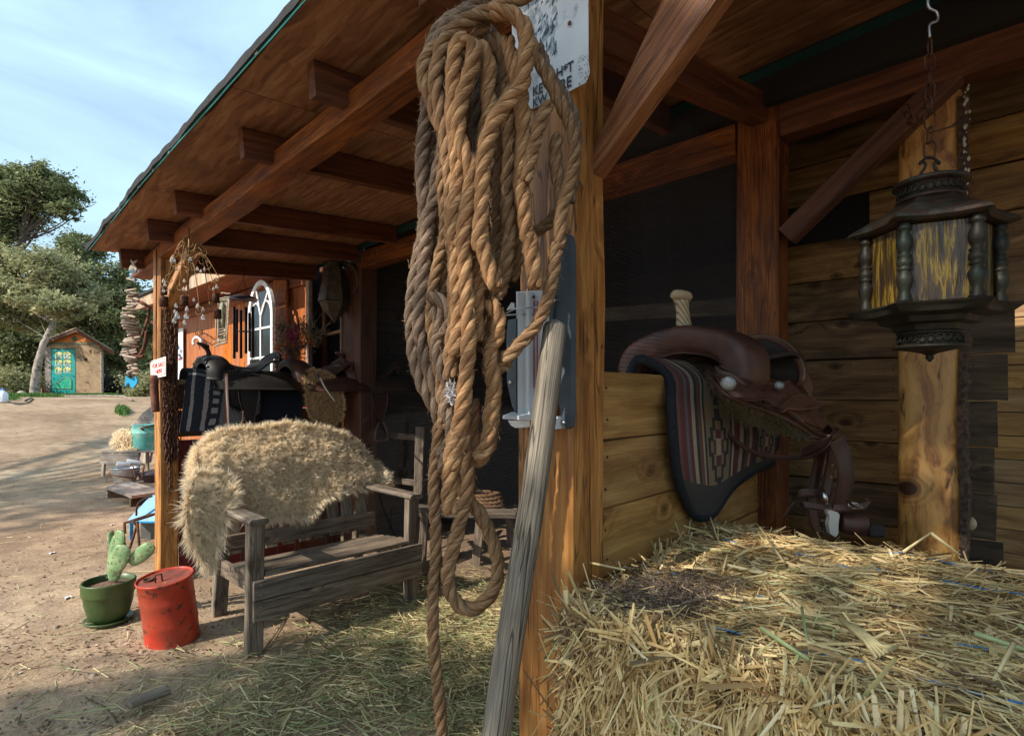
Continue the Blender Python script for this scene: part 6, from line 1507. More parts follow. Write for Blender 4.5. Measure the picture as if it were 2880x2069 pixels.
loops = [([(470, 865), (466, 950), (464, 1040), (462, 1140), (466, 1260), (475, 1300)], 'first', 'rusty chain hanging along the left edge of the post cluster'),
         ([(484, 900), (480, 980), (478, 1060), (474, 1150), (470, 1210), (476, 1260), (478, 1330), (480, 1380)], 'b', 'rusty chain whose end link hangs lowest of all on the left post'),
         ([(478, 1000), (490, 1060), (498, 1120), (501, 1180), (502, 1260), (497, 1290)], 'c', 'rusty chain hanging down the right edge of the left post'),
         ([(468, 1160), (480, 1190), (474, 1220), (486, 1250), (478, 1300)], 'd', 'rusty chain zigzagging in the middle of the chain bundle'),
         ([(492, 1140), (484, 1180), (494, 1210), (482, 1240), (490, 1280)], 'e', 'rusty chain crossing the middle chain of the bundle'),
         ([(490, 880), (494, 940), (488, 1000), (492, 1060), (486, 1110)], 'f', 'rusty chain in the upper right of the post bundle'),
         ([(476, 1080), (484, 1100), (492, 1096), (490, 1130), (482, 1160)], 'g', 'short rusty chain knotted just below the for sale sign'),
         ([(474, 930), (486, 960), (480, 1000), (488, 1040)], 'h', 'short rusty chain twisted above the for sale sign')]
for i, (pth, _, lab) in enumerate(loops): chain('rusty_chain', lab, [pc(x, y, .012 + .012 * (i % 3)) for x, y in pth], seed=i, me=cl)
for i in range(4):
    x0 = 468 + 8 * i; chain('rusty_chain', ('rusty chain laid in the dense weave low on the left post, nearest the corner', 'rusty chain laid in the dense weave, second from the corner', 'rusty chain laid in the dense weave, third from the corner', 'rusty chain laid in the dense weave, farthest from the corner')[i], [pc(x0, 1170 + 6 * i, .02), pc(x0 + 5, 1200, .03), pc(x0 - 4, 1230, .02), pc(x0 + 5, 1262, .03), pc(x0 - 1, 1290, .02)], seed=20 + i, me=cl)
m = MB()
for y in (906,): m.tube([pc(462, y, .01), pc(490, y - 3, .03)], .005, 6)
tag(m.build('iron_bolt', m_rust), 'rusty bolt pushed through the chains on the left post', 'iron bolt')
# bells
def bell(px, py, w, h, d, label, col=None):
    c = W(px, py, d); r = w / F * d / 2; hh = h / F * d; m = MB(); m.lathe([(0, hh), (r * .9, hh), (r * .93, hh * .9), (r, 0), (r * .93, 0), (r * .85, hh * .85), (0, hh * .9)], Matrix.Translation(c), 16, cap=False)
    t = root('cow_bell', c, label, 'bell', 'rusty can bells'); m.build('bell_body', col or m_iron, t, origin=c)
    m = MB(); m.tube([c + UP * hh, c + UP * (hh * 1.6)], .0015, 5); m.build('bell_wire', m_iron, t)
bell(461, 862, 23, 28, 3.42, 'rusty can bell hanging highest against the left post face')
bell(461, 829, 18, 24, 3.45, 'small rusty can bell above the other on the left post')
bell(518, 860, 22, 28, 3.1, 'rusty can bell at the bottom of the crystal wire ornament'); bell(607, 851, 20, 26, 3.2, 'rusty can bell hanging right of the crystal ornament, upper one'); bell(612, 896, 21, 26, 3.2, 'rusty can bell hanging right of the crystal ornament, lower one')
# for sale sign
t = root('for_sale_sign', onv(444, 1035, 1.04), 'small white for sale sign with red letters on the left post', 'sign')
vS = 1.045
c4 = [onv(422, 1016, vS), onv(466, 1002, 1.07), onv(466, 1057, 1.07), onv(423, 1066, vS)]
xs = (c4[1] - c4[0]); ys = (c4[0] - c4[3]); nS = xs.cross(ys).normalized()
m = MB(); m.slab([c4[3], c4[2], c4[1], c4[0]], -nS * .003); m.build('sign_plate', flat('sign_board_white', (.72, .7, .66), .5), t)
m_redink = flat('red_ink', (.55, .02, .02), .5)
def onS(fx, fy): return c4[0] + xs * fx - ys * fy + nS * .0012
hS = ys.length
m = MB()
for a, b_ in (((.06, .07), (.94, .07)), ((.06, .93), (.94, .93)), ((.06, .07), (.06, .93)), ((.94, .07), (.94, .93))): m.tube([onS(*a), onS(*b_)], .0011, 4)
m.build('border', m_redink, t)
text_obj('lettering', 'FOR SALE', hS * .27, frame_M(onS(.52, .36), xs, ys), m_redink, t, .0004, (xs.length * .86 / (hS * .27 * 5.1), 1.25))
text_obj('lettering', 'HERE', hS * .26, frame_M(onS(.56, .7), xs, ys), m_redink, t, .0004, (xs.length * .5 / (hS * .26 * 2.75), 1.2))
# rusty pipe sleeve tied to the post
a, b_ = W(432, 1055, 3.5), W(438, 1158, 3.5); m = MB(); k = [a.lerp(b_, f) + V(.002 * math.sin(f * 9), 0, 0) for f in np.linspace(0, 1, 14)]
m.tube(k, [.019, .024, .023, .022, .0235, .023, .024, .0235, .023, .0235, .024, .023, .0235, .022], 14); t = root('rusty_pipe', a, 'short rusty pipe tied upright to the left post below the sign', 'pipe'); m.build('pipe_body', m_rust, t)
m = MB()
for y in (1066, 1071, 1076): c_ = W(434, y, 3.5); m.tube([c_ + CR_ * .025 * math.cos(q) + CF_ * .025 * math.sin(q) + UP * .004 * math.sin(3 * q) for q in np.linspace(0, 6.0, 14)], .003, 5, closed=True)
m.build('tie_wire', m_rust, t)
# driftwood mobile with fish
dm = 3.62; dr = wood('driftwood', (.55, .45, .36), (.42, .33, .26), (.16, .12, .09), grain=20, knots=0, vary=.2)
t = root('driftwood_mobile', W(370, 705, dm), 'mobile of stacked driftwood sticks and painted fish hung from the roof corner', 'mobile')
def fish(cx, cy, w, h, mat, nm, up=True):
    o_ = [(0, -.5), (.42, -.3), (.5, .05), (.3, .3), (.12, .42), (.34, .62), (.5, .8), (.1, .62), (-.3, .85), (-.25, .68), (-.12, .42), (-.34, .25), (-.5, 0), (-.4, -.32)]
    s = 1 if up else -1; m = MB(); m.slab([W(cx + a * w, cy - s * b_ * h, dm) for a, b_ in o_], CF_ * .012); return m.build(nm, mat, t)
fish(373, 755, 22, 30, flat('fish_cream', (.4, .36, .27), .5), 'wooden_fish'); fish(373, 762, 20, 14, flat('fish_blue', (.03, .2, .33), .45), 'fish_belly')
m = MB(); m.tube([W(371, 770, dm), W(370, 790, dm), W(366, 830, dm), W(366, 1060, dm)], .0015, 5); m.tube([W(373, 700, dm), W(372, 735, dm)], .0015, 4); m.build('string', m_iron, t)
rs = random.Random(3); sticks_ = [((357, 782), (380, 790), 3.5)]
y = 815
while y < 1052:
    f = (y - 815) / 237; sw = 20 + 9 * math.sin(f * 3.14); cx = 370 + 6 * math.sin(f * 15); tilt = rs.uniform(-5, 5); a0 = f * 9
    hw = sw * (.75 + .25 * abs(math.cos(a0))) * rs.uniform(.75, 1.1); sticks_.append(((cx - hw, y - tilt), (cx + hw * .8, y + tilt), rs.uniform(2.6, 4.4))); y += rs.uniform(6.5, 9)
for k, (a, b_, r_) in enumerate(sticks_):
    dd = rs.uniform(-.05, .05); A_, B_ = W(*a, dm + dd), W(*b_, dm - dd); M = frame_M((A_ + B_) / 2, B_ - A_, UP); Mi = M.inverted(); r_ = r_ / F * dm
    m = MB(); q = [A_.lerp(B_, f) + UP * rs.uniform(-.002, .002) for f in (0, .04, .3, .6, .96, 1)]; m.tube(q, [r_ * .5, r_ * .9, r_, r_ * rs.uniform(.8, 1.1), r_ * .8, r_ * .4], 8)
    me = bpy.data.meshes.new('driftwood_stick'); me.from_pydata([Mi @ v for v in m.v], [], m.f); me.polygons.foreach_set('use_smooth', m.sm); me.update(); me.materials.append(dr); link('driftwood_stick', me, t, M)
mb2 = flat('bright_blue', (.02, .35, .62), .4, nscale=20, namp=.2)
m = MB(); m.slab([W(x, y, dm) for x, y in ((353, 1056), (352, 1072), (350, 1088), (358, 1078), (362, 1076), (368, 1090), (374, 1090), (384, 1078), (387, 1068), (380, 1058), (368, 1066))], CF_ * .014); m.build('fish_tail', mb2, t)
m = MB(); m.tube([W(362, 1050, dm), W(364, 1058, dm - .01), W(369, 1062, dm)], [.006, .014, .007], 8); m.build('knot', m_barkd, t)
# rusty iron hand pump head left of the post
di = 3.72; t = root('iron_hames', W(405, 850, di), 'rusty iron farm fitting with lever and spout hanging left of the post', 'farm iron')
def ip(x, y, dd=0): return W(x, y, di + dd)
for nm_, pts, rr in (('lever', [(385, 846), (400, 852), (418, 862), (427, 866)], [.008, .013, .010, .006]), ('shank', [(420, 860), (417, 890), (408, 920), (400, 945)], [.008, .008, .009, .012]),
                     ('barrel', [(382, 945), (381, 965), (380, 990), (377, 1000)], [.018, .019, .016, .012]), ('arm', [(412, 930), (409, 960), (402, 985), (392, 998)], [.009, .013, .012, .009]), ('hook', [(427, 905), (437, 915), (440, 940), (436, 960), (430, 975)], [.01, .012, .01, .01, .008]), ('foot', [(372, 996), (386, 1002), (398, 1003), (404, 998)], [.009, .014, .012, .008])):
    m = MB(); q = cr([ip(*p) for p in pts], 5); rr2 = np.interp(np.linspace(0, 1, len(q)), np.linspace(0, 1, len(rr)), rr); m.tube(q, list(rr2), 10); m.build(nm_, m_rust, t)
m = MB(); g = [[ip(x, y, dd) for x, y, dd in r_] for r_ in ([(404, 950, 0), (408, 945, -.01), (413, 950, 0)], [(402, 970, 0), (409, 965, -.015), (418, 970, 0)], [(396, 995, 0), (410, 990, -.02), (430, 1000, .01)], [(398, 1006, 0), (412, 1006, -.01), (426, 1003, 0)])]
pass
m = MB(); m.lathe([(.012, 0), (.026, .002), (.026, .02), (.012, .022)], frame_M(ip(382, 945), CR_, CF_ * -1) @ Matrix.Translation((0, 0, -.01)) @ Matrix.Rotation(0, 4, 'X'), 14); m.build('collar', m_rust, t)
m = MB()
for q in ([(440, 890), (432, 930), (430, 1000), (428, 1010)], [(444, 900), (441, 960), (440, 1010)]): m.tube(cr([ip(*p) for p in q], 5), .006, 6)
tag(m.build('iron_bars', m_iron), 'two thin dark iron bars hanging between the farm fitting and the post', 'iron bars')

# crystal and wire ornament
do = 3.08; m_brass = flat('old_wire', (.2, .12, .05), .5, .6, nscale=30, namp=.4)
t = root('wire_ornament', W(532, 655, do), 'curly brown wire ornament hung with glass drops under the porch beam', 'ornament')
rs = random.Random(12)
def wp(x, y, dd=0.0): return W(x, y, do + dd)
m = MB(); m.tube([wp(531, 640), wp(532, 700), wp(530, 760), wp(528, 830)], .0035, 6)
for k in range(3): m.tube([wp(529 + 3 * math.sin(f * 9 + k * 2), 700 + 135 * f, .01 * math.cos(f * 9 + k * 2)) for f in np.linspace(0, 1, 40)], .0016, 4)
m.build('stem', m_brass, t)
arms = [(-1, 545, 745), (-1, 475, 770), (1, 585, 735), (1, 598, 790), (1, 570, 720), (-1, 500, 700), (1, 590, 850), (-1, 488, 730), (-1, 505, 800), (1, 560, 860), (1, 610, 770), (-1, 512, 690), (1, 575, 700), (-1, 465, 800)]
for i, (s, x, y) in enumerate(arms):
    y0 = rs.uniform(700, 780); dd = rs.uniform(-.1, .1); pts = [wp(530, y0), wp((530 + x) / 2, min(y0, y) - rs.uniform(8, 26), dd / 2), wp(x, y, dd)]
    r_ = rs.uniform(9, 17); c0 = (x - s * r_ * .2, y + r_)
    for k in range(9): a = -math.pi / 2 + s * k * .62; rr = r_ * (1 - k * .08); pts.append(wp(c0[0] + rr * math.cos(a), c0[1] + rr * math.sin(a), dd))
    m = MB(); q = cr(pts, 5); m.tube(q, [.0022 + .0006 * math.sin(j * 1.9) for j in range(len(q))], 5); m.build('scroll_arm', m_brass, t)
gl = NT('clear_glass'); gl.P(Base_Color=(.95, .93, .88), Roughness=.04, IOR=1.5); gl.p.inputs['Transmission Weight'].default_value = .75; gl.p.inputs['Specular IOR Level'].default_value = .9; gl = gl.m
def drop(x, y, s, dd=0.0):
    c = wp(x, y, dd); s = s / F * do; m = MB(); m.lathe([(0, -s), (s * .42, -s * .65), (s * .5, -.3 * s), (s * .3, .3 * s), (0, .8 * s)], Matrix.Translation(c), 8, smooth=False); m.build('glass_drop', gl, t)
for x, y, s in ((486, 728, 16), (535, 727, 12), (497, 754, 7), (460, 789, 9), (464, 799, 8), (460, 816, 8), (518, 789, 8), (517, 812, 9), (495, 858, 9), (492, 875, 8), (498, 885, 14), (490, 900, 12), (526, 868, 11), (524, 886, 14), (519, 905, 10), (545, 842, 9), (556, 860, 11), (571, 870, 10), (571, 891, 12), (608, 785, 8), (610, 805, 9), (601, 812, 9), (555, 755, 9), (575, 757, 8), (565, 762, 8)): drop(x, y, s, rs.uniform(-.06, .06))

# wind chimes
dc = 4.3; t = root('wind_chimes', W(686, 780, dc), 'large dark wind chimes with a domed top hanging before the arched window', 'wind chimes')
c = W(685, 842, dc); r = 37 / F * dc; m_ch = flat('chime_tube', (.05, .03, .028), .4, .6)
m = MB(); m.lathe([(r, 0), (r, .006), (r * .7, .022), (r * .3, .034), (0, .038), (0, .03), (r * .9, .004)], Matrix.Translation(c), 28, cap=False); m.build('chime_top', flat('chime_dome', (.05, .055, .09), .35, .3), t)
m = MB(); hk = W(684, 786, dc); 
for a in (0, 2.1, 4.2): m.tube([c + V(r * .7 * math.cos(a), r * .7 * math.sin(a), .01), hk], .0015, 4)
m.tube(cr([hk, hk + UP * .02, hk + UP * .04 + CR_ * .008, hk + UP * .1, W(684, 700, dc)], 4), .003, 5); m.build('cord', m_iron, t)
for x, y0, y1, a in ((659, 862, 1008, 0), (666, 870, 990, 1), (678, 872, 1008, 2), (692, 864, 994, 3.4), (702, 880, 988, 4.3), (711, 862, 1006, 5.2)):
    dd = .05 * math.sin(a * 1.3) - .02; p, q = W(x, y0, dc + dd), W(x, y1, dc + dd); m = MB(); m.tube([p, q], .0105, 12); m.tube([p, p + UP * .05], .001, 4); m.build('chime_rod', m_ch, t)
cc_ = W(685, 932, dc); m = MB(); m.lathe([(0, -.004), (.034, -.004), (.036, 0), (.034, .004), (0, .004)], Matrix.Translation(cc_), 18); m.build('clapper', flat('clapper_blue', (.02, .04, .06), .4), t); m = MB(); m.tube([cc_, c], .0012, 4); m.tube([cc_, cc_ - UP * .2], .0012, 4); m.build('cord', m_iron, t)
# driftwood picture frame
df = 4.85; t = root('wall_hanging', W(622, 825, df), 'driftwood framed wall hanging with a carved figure left of the wind chimes', 'wall hanging')
def fp(x, y, dd=0): return W(x, y, df + dd)
m = MB(); m.slab([fp(612, 968), fp(636, 958), fp(641, 835), fp(618, 842)], CF_ * .01); m.build('panel', flat('carved_panel', (.5, .4, .25), .7, nscale=25, namp=.4, dirt=(.2, .24, .14), dscale=16), t)
for a, b_, r_ in (((604, 842), (648, 834), 2.2), ((607, 960), (608, 880), 2.0), ((614, 950), (614, 842), 2.0), ((638, 960), (645, 835), 2.3), ((634, 955), (641, 838), 1.8), ((600, 962), (640, 954), 2.2), ((602, 974), (640, 962), 2.8), ((612, 926), (630, 924), 1.4), ((612, 934), (630, 931), 1.4), ((612, 942), (631, 938), 1.4), ((622, 824), (648, 826), 2.2)):
    A_, B_ = fp(*a, -.02), fp(*b_, -.02); m = MB(); n_ = 7; rw = [r_ / F * df * (.8 + .4 * rs.random()) for _ in range(n_)]; m.tube([A_.lerp(B_, f) + V(0, 0, rs.uniform(-.003, .003)) for f in np.linspace(0, 1, n_)], rw, 7); m.build('driftwood_stick', dr, t)
m = MB(); m.tube([fp(624, 850, -.01), fp(626, 858, -.02), fp(625, 872, -.02), fp(627, 900, -.02), fp(628, 920, -.01)], [.006, .016, .012, .02, .008], 8); m.build('carved_figure', flat('figure_green', (.22, .23, .16), .6, nscale=20, namp=.4), t)
# white poster, horseshoe and wire ball on the orange wall
t = root('poster', onv(503, 990, 2.25), 'white poster board with coloured print just right of the left post', 'poster')
m = MB(); m.slab([onv(484, 1072, 2.26), onv(514, 1070, 2.26), onv(514, 922, 2.26), onv(484, 930, 2.26)], (0, .01, 0)); m.build('poster_board', m_white, t)
mp = [flat('print_pink', (.5, .1, .2), .6), flat('print_blue', (.05, .2, .5), .6), flat('print_yellow', (.6, .4, .08), .6), flat('print_dark', (.08, .07, .1), .6)]
for k in range(16):
    x, y = rs.uniform(495, 509), rs.uniform(950, 1025); s_ = rs.uniform(2, 6); m = MB(); m.slab([onv(x + s_ * .6 * math.cos(a), y + s_ * math.sin(a) * rs.uniform(.7, 1.2), 2.257 - .0004 * k) for a in np.linspace(0, 5.6, 8)], (0, .0003, 0)); m.build('print', mp[k % 4], t)
m = MB(); m.tube([onv(555 + 11 * math.cos(a), 962 - 14 * math.sin(a), 2.24) for a in np.linspace(-.6, 3.7, 16)], .018, 6); tag(m.build('horseshoe', m_white), 'white painted horseshoe shape on the orange wall behind the black saddle', 'horseshoe')
m = MB()
for a in np.linspace(0, math.pi, 5, endpoint=False): m.tube([onv(559 + 11 * math.sin(b_) * math.cos(a), 934 - 11 * math.cos(b_), 2.2 + .08 * math.sin(b_) * math.sin(a)) for b_ in np.linspace(0, 6.283, 16)], .004, 4)
tag(m.build('wire_ball', m_brass), 'small openwork wire ball above the black saddle horn', 'wire ball')
# small objects behind the bouquet: bunch of dried flowers
dfl = 4.35; t = root('dried_bouquet', W(830, 985, dfl), 'big bunch of dried flowers and twigs behind the saddles', 'bouquet')
rs = random.Random(31); m = MB()
for x, y in ((818, 860), (808, 870), (858, 885), (905, 880), (895, 868), (935, 905), (930, 925), (922, 915), (790, 880), (800, 905), (880, 870), (840, 850), (910, 935), (785, 945), (775, 930)):
    e = W(x, y, dfl + rs.uniform(-.1, .1)); b_ = W(835, 990, dfl); q = cr([b_, b_.lerp(e, .5) + V(rs.uniform(-.03, .03), 0, rs.uniform(0, .03)), e], 6); m.tube(q, [.004 * (1 - .7 * i / 12) for i in range(13)], 5)
    for j in range(4): p = q[rs.randint(5, 11)]; m.tube([p, p + V(rs.uniform(-.03, .03), rs.uniform(-.03, .03), rs.uniform(.01, .05))], .0014, 4)
m.build('twigs', flat('bouquet_twig', (.2, .14, .1), .8), t)
def flowers(spots, n, cols, nm):
    rs2 = np.random.RandomState(len(spots) * 7); P = []
    for x, y, s in spots:
        for _ in range(n): q = W(x + rs2.normal() * s, y + rs2.normal() * s, dfl + rs2.normal() * .05); P.append(list(q))
    P = np.array(P); k = len(P); D = rs2.normal(size=(k, 3)); D /= np.linalg.norm(D, axis=1, keepdims=True)
    v_, f_, ix = sticks(P - D * .01, P + D * rs2.uniform(.008, .02, (k, 1)), .0035, .3, .4, 2, rs2); o = put_np(nm, v_, f_, attr_mat(nm + '_petal', cols), t, rnd=rs2.rand(k)[ix]); o['kind'] = 'stuff'
flowers([(820, 935, 8), (832, 928, 8), (815, 950, 9), (828, 955, 7)], 120, ((0, (.1, .01, .03)), (.6, (.3, .03, .09)), (1, (.42, .1, .16))), 'crimson_flowers')
flowers([(845, 960, 10), (783, 978, 5), (850, 940, 9), (870, 960, 9), (835, 975, 10), (805, 965, 7), (795, 975, 6)], 90, ((0, (.14, .04, .02)), (.5, (.38, .1, .03)), (1, (.5, .22, .08))), 'orange_flowers')
flowers([(850, 915, 12), (870, 935, 14), (840, 985, 14), (820, 990, 12), (890, 950, 12), (800, 950, 14), (795, 920, 10)], 150, ((0, (.04, .035, .025)), (.6, (.14, .12, .07)), (1, (.26, .22, .14))), 'dry_leaves')

# octagonal tin lantern in the shade of the porch
dl = 4.45; c = W(941, 860, dl); t = root('tin_lantern', W(941, 730, dl), 'dark faceted tin lantern hanging before the porch window', 'lantern')
s = dl / F; m_tin = flat('old_tin', (.09, .07, .05), .55, .4, nscale=15, namp=.4)
m = MB(); m.lathe([(15 * s, 132 * s), (20 * s, 120 * s), (22 * s, 108 * s), (27 * s, 104 * s), (44 * s, 18 * s), (45 * s, 12 * s), (40 * s, 10 * s), (0, 10 * s)], Matrix.Translation(c), 6, smooth=False); m.build('lantern_body', m_tin, t)
m = MB(); m.lathe([(42 * s, 9 * s), (30 * s, -14 * s), (12 * s, -34 * s), (2 * s, -48 * s), (0, -50 * s)], Matrix.Translation(c), 6, smooth=False); m.build('lantern_base', m_tin, t)
m = MB(); m.tube([c + UP * 130 * s, c + UP * 175 * s], .006, 6); m.build('hanger', m_iron, t)
# bull horn like hook on the porch post
m = MB(); m.tube(cr([W(962, 740, 4.5), W(985, 745, 4.45), W(1003, 765, 4.42), W(1006, 800, 4.42), W(995, 822, 4.42)], 6), [.03 * (1 - i / 30) for i in range(25)], 8); tag(m.build('horn', flat('dark_horn', (.06, .045, .04), .4)), 'dark curved horn hanging on the back porch post', 'horn')

# chair inside the mesh with rope coiled on its seat
ch = root('wooden_chair', W(1300, 1650, 4.2), 'grey wooden chair standing in the dark behind the wire mesh', 'chair')
def cp(x, y, d=4.25): return W(x, y, d)
def cb_(nm, a, b_, w, h, da=4.25, db=None, up=(0, 0, 1)): return board(nm, cp(*a, da), cp(*b_, db or da), w, h, w_bench, ch, up=up, ch=.005)
cb_('back_post', (1176, 1400), (1182, 1200), .035, .07, 4.3, up=CR_)
cb_('back_post', (1060, 1400), (1065, 1210), .035, .05, 4.9, up=CR_)
cb_('back_rail', (1070, 1222), (1176, 1230), .02, .05, 4.9, 4.32); cb_('back_rail', (1070, 1345), (1172, 1358), .02, .05, 4.9, 4.32); cb_('back_rail', (1182, 1360), (1215, 1352), .02, .05, 4.35, 4.6)
for k in range(4): cb_('seat_slat', (1170 + 5 * k, 1422 + 7 * k), (1452, 1424 + 6 * k), .07, .02, 4.35 - .07 * k, 4.45 - .08 * k)
cb_('seat_rail', (1178, 1440), (1450, 1444), .025, .07, 4.1, 4.15)
cb_('leg', (1352, 1450), (1330, 1672), .04, .065, 4.02, up=CR_); cb_('leg', (1195, 1440), (1183, 1640), .04, .06, 4.1, up=CR_); cb_('leg', (1432, 1450), (1440, 1610), .04, .06, 4.5, up=CR_)
cr2 = root('coiled_rope', W(1360, 1410, 4.28), 'coil of brown rope lying on the chair seat behind the mesh', 'rope')
for k in range(4):
    c = W(1345, 1418 - 10 * k, 4.3); r_ = .2 - .012 * k
    rope_mesh('rope_turn', [c + CR_ * r_ * math.cos(a) + CF_ * r_ * .55 * math.sin(a) + UP * .004 * math.sin(3 * a + k) for a in np.linspace(.3 * k, .3 * k + 6.2, 22)], .016, m_rope3, cr2, seed=k + 50, sides=5)
# ================================================================ saddles on the left half wall
def leather(name, col, rough=.42, dirt=None, bump=.25):
    return flat(name, col, rough, nscale=14, namp=.3, bump=bump, bscale=220, dirt=dirt, dscale=7, dlo=.5, dhi=.7, spec=.5)
l_black = leather('black_leather', (.016, .013, .011), .55); l_brown = leather('brown_leather', (.135, .055, .034), .58, (.055, .028, .022))
l_oxb = leather('oxblood_leather', (.085, .036, .024), .52, (.04, .02, .018)); l_strap = leather('strap_leather', (.075, .03, .02), .5, (.03, .015, .012)); l_dkseat = leather('suede_seat', (.045, .036, .03), .85)
m_concho = flat('silver_concho', (.3, .3, .3), .4, .9, nscale=300, namp=.5, bump=.6, bscale=400)
def saddle(o, label, lt, seat_mat, s=1.0, parts=('skirt', 'fender'), name='saddle', tip=0.0, fleece=None, fender_mat=None, strip=None):
    """o: ridge point under the fork; x runs back along the rail, y toward the viewer"""
    t = root(name, o, label, 'saddle', 'saddles kept on the half walls'); o = Vector(o)
    def q(x, y, z):
        y2, z2 = y * math.cos(tip) + z * math.sin(tip), -y * math.sin(tip) + z * math.cos(tip); return o + V(y2 * s, x * s, z2 * s)
    # skirts: one sheet over the rail
    g = [[q(x + .02 * abs(a), (.04 + w) * math.sin(a) * 1.25, .02 + .17 * math.cos(a) - .17 - .02 * (x > .5)) for a in np.linspace(-1.45, 1.45, 9)] for x, w in ((-.08, .13), (.05, .17), (.2, .2), (.38, .21), (.5, .19), (.58, .14))]
    m = MB(); m.patch(g, 4, 3, .012); m.build('skirt', lt, t)
    # fork
    arch = [(-.2, -.06), (-.2, .02), (-.15, .085), (-.07, .12), (0, .13), (.07, .12), (.15, .085), (.2, .02), (.2, -.06)]
    g = [[q(x, a * k, b_ * k2 + dz) for a, b_ in arch] for x, k, k2, dz in ((-.075, .62, .55, .0), (-.085, .8, .85, 0), (-.03, 1, 1, 0), (.05, .93, .95, 0), (.09, .72, .7, .0))]
    m = MB(); m.patch(g, 4, 4, .008); m.build('fork', lt, t)
    m = MB(); m.tube(cr([q(-.02, 0, .11), q(-.03, 0, .16), q(-.05, 0, .2)], 4), [.024 * s, .022 * s, .019 * s, .017 * s, .016 * s, .017 * s, .018 * s, .022 * s, .028 * s], 12); hm = frame_M(q(-.065, 0, .205), (0, 1, .15), (1, 0, 0)); m.lathe([(0, -.012 * s), (.035 * s, -.01 * s), (.047 * s, 0), (.042 * s, .008 * s), (0, .012 * s)], Matrix.Translation(q(-.065, 0, .205)) @ Matrix.Rotation(-.35, 4, 'X'), 20); m.build('horn', lt, t)
    # seat rising to the cantle
    g = [[q(x, y * w, z + b_ * abs(y) ** 2) for y in np.linspace(-1, 1, 7)] for x, w, z, b_ in ((.06, .11, .10, -.03), (.15, .13, .055, -.05), (.27, .17, .045, -.03), (.36, .19, .075, .01), (.43, .185, .13, -.03), (.465, .16, .165, -.06))]
    m = MB(); m.patch(g, 5, 4, .014); m.build('seat', seat_mat, t)
    m = MB(); m.tube(cr([q(.40, -.19, .05), q(.44, -.17, .12), q(.47, -.09, .162), q(.475, 0, .172), q(.47, .09, .162), q(.44, .17, .12), q(.40, .19, .05)], 6), .011 * s, 8); m.build('cantle_roll', lt, t)
    if 'jockey' in parts or 1:
        g = [[q(x, .1 + .09 * k, .0 - .065 * k * k * .5 - .01 * (x > .4)) for k in np.linspace(0, 1.6, 4)] for x in (.0, .15, .3, .45, .56)]
        m = MB(); m.patch(g, 4, 4, .008); m.build('seat_jockey', lt, t)
    if 'fender' in parts:
        g = [[q(x + dx, y, z) for x in (.1, .17, .25)] for dx, y, z in ((0, .24, -.06), (-.01, .275, -.2), (0, .27, -.34))]
        g[2] = [q(.14, .27, -.36), q(.17, .27, -.38), q(.2, .27, -.36)]; m = MB(); m.patch(g, 6, 4, .008); m.build('fender', fender_mat or lt, t)
    if 'stirrup' in parts:
        c = q(.17, .28, -.46); m = MB(); m.tube(cr([c + V(0, -.02, .08) * s, c + V(0, -.05, .02) * s, c + V(0, -.065, -.06) * s, c + V(0, -.05, -.075) * s, c + V(0, .05, -.075) * s, c + V(0, .065, -.06) * s, c + V(0, .05, .02) * s, c + V(0, .02, .08) * s], 5), .009 * s, 8, flat_=(1, 1)); m.build('stirrup', wood('stirrup_wood', (.3, .15, .08), (.22, .1, .05), (.08, .03, .02)), t)
    return t, q
RU = U_W + .0; RZ = 1.37
tS, qS = saddle((RU, 1.40, RZ + .035), 'small black saddle with silver studded swell on the striped blanket', l_black, l_black, .92, ('fender',))
m = MB()
for a in np.linspace(-1.2, 1.2, 9):
    c = qS(-.09, .17 * math.sin(a), .0 + .11 * math.cos(a)); m.lathe([(0, .006), (.008, .004), (.011, 0), (0, -.003)], frame_M(c, (1, 0, 0), (0, 0, -1)) @ Matrix.Rotation(math.pi, 4, 'X'), 10)
o = m.build('silver_studs', m_concho, tS); o['kind'] = 'stuff'
m = MB(); m.lathe([(0, .004), (.018, .003), (.022, 0), (0, -.002)], frame_M(qS(.42, .15, .1), (0, 1, 0), (0, 0, 1)), 14); m.build('concho', m_concho, tS)
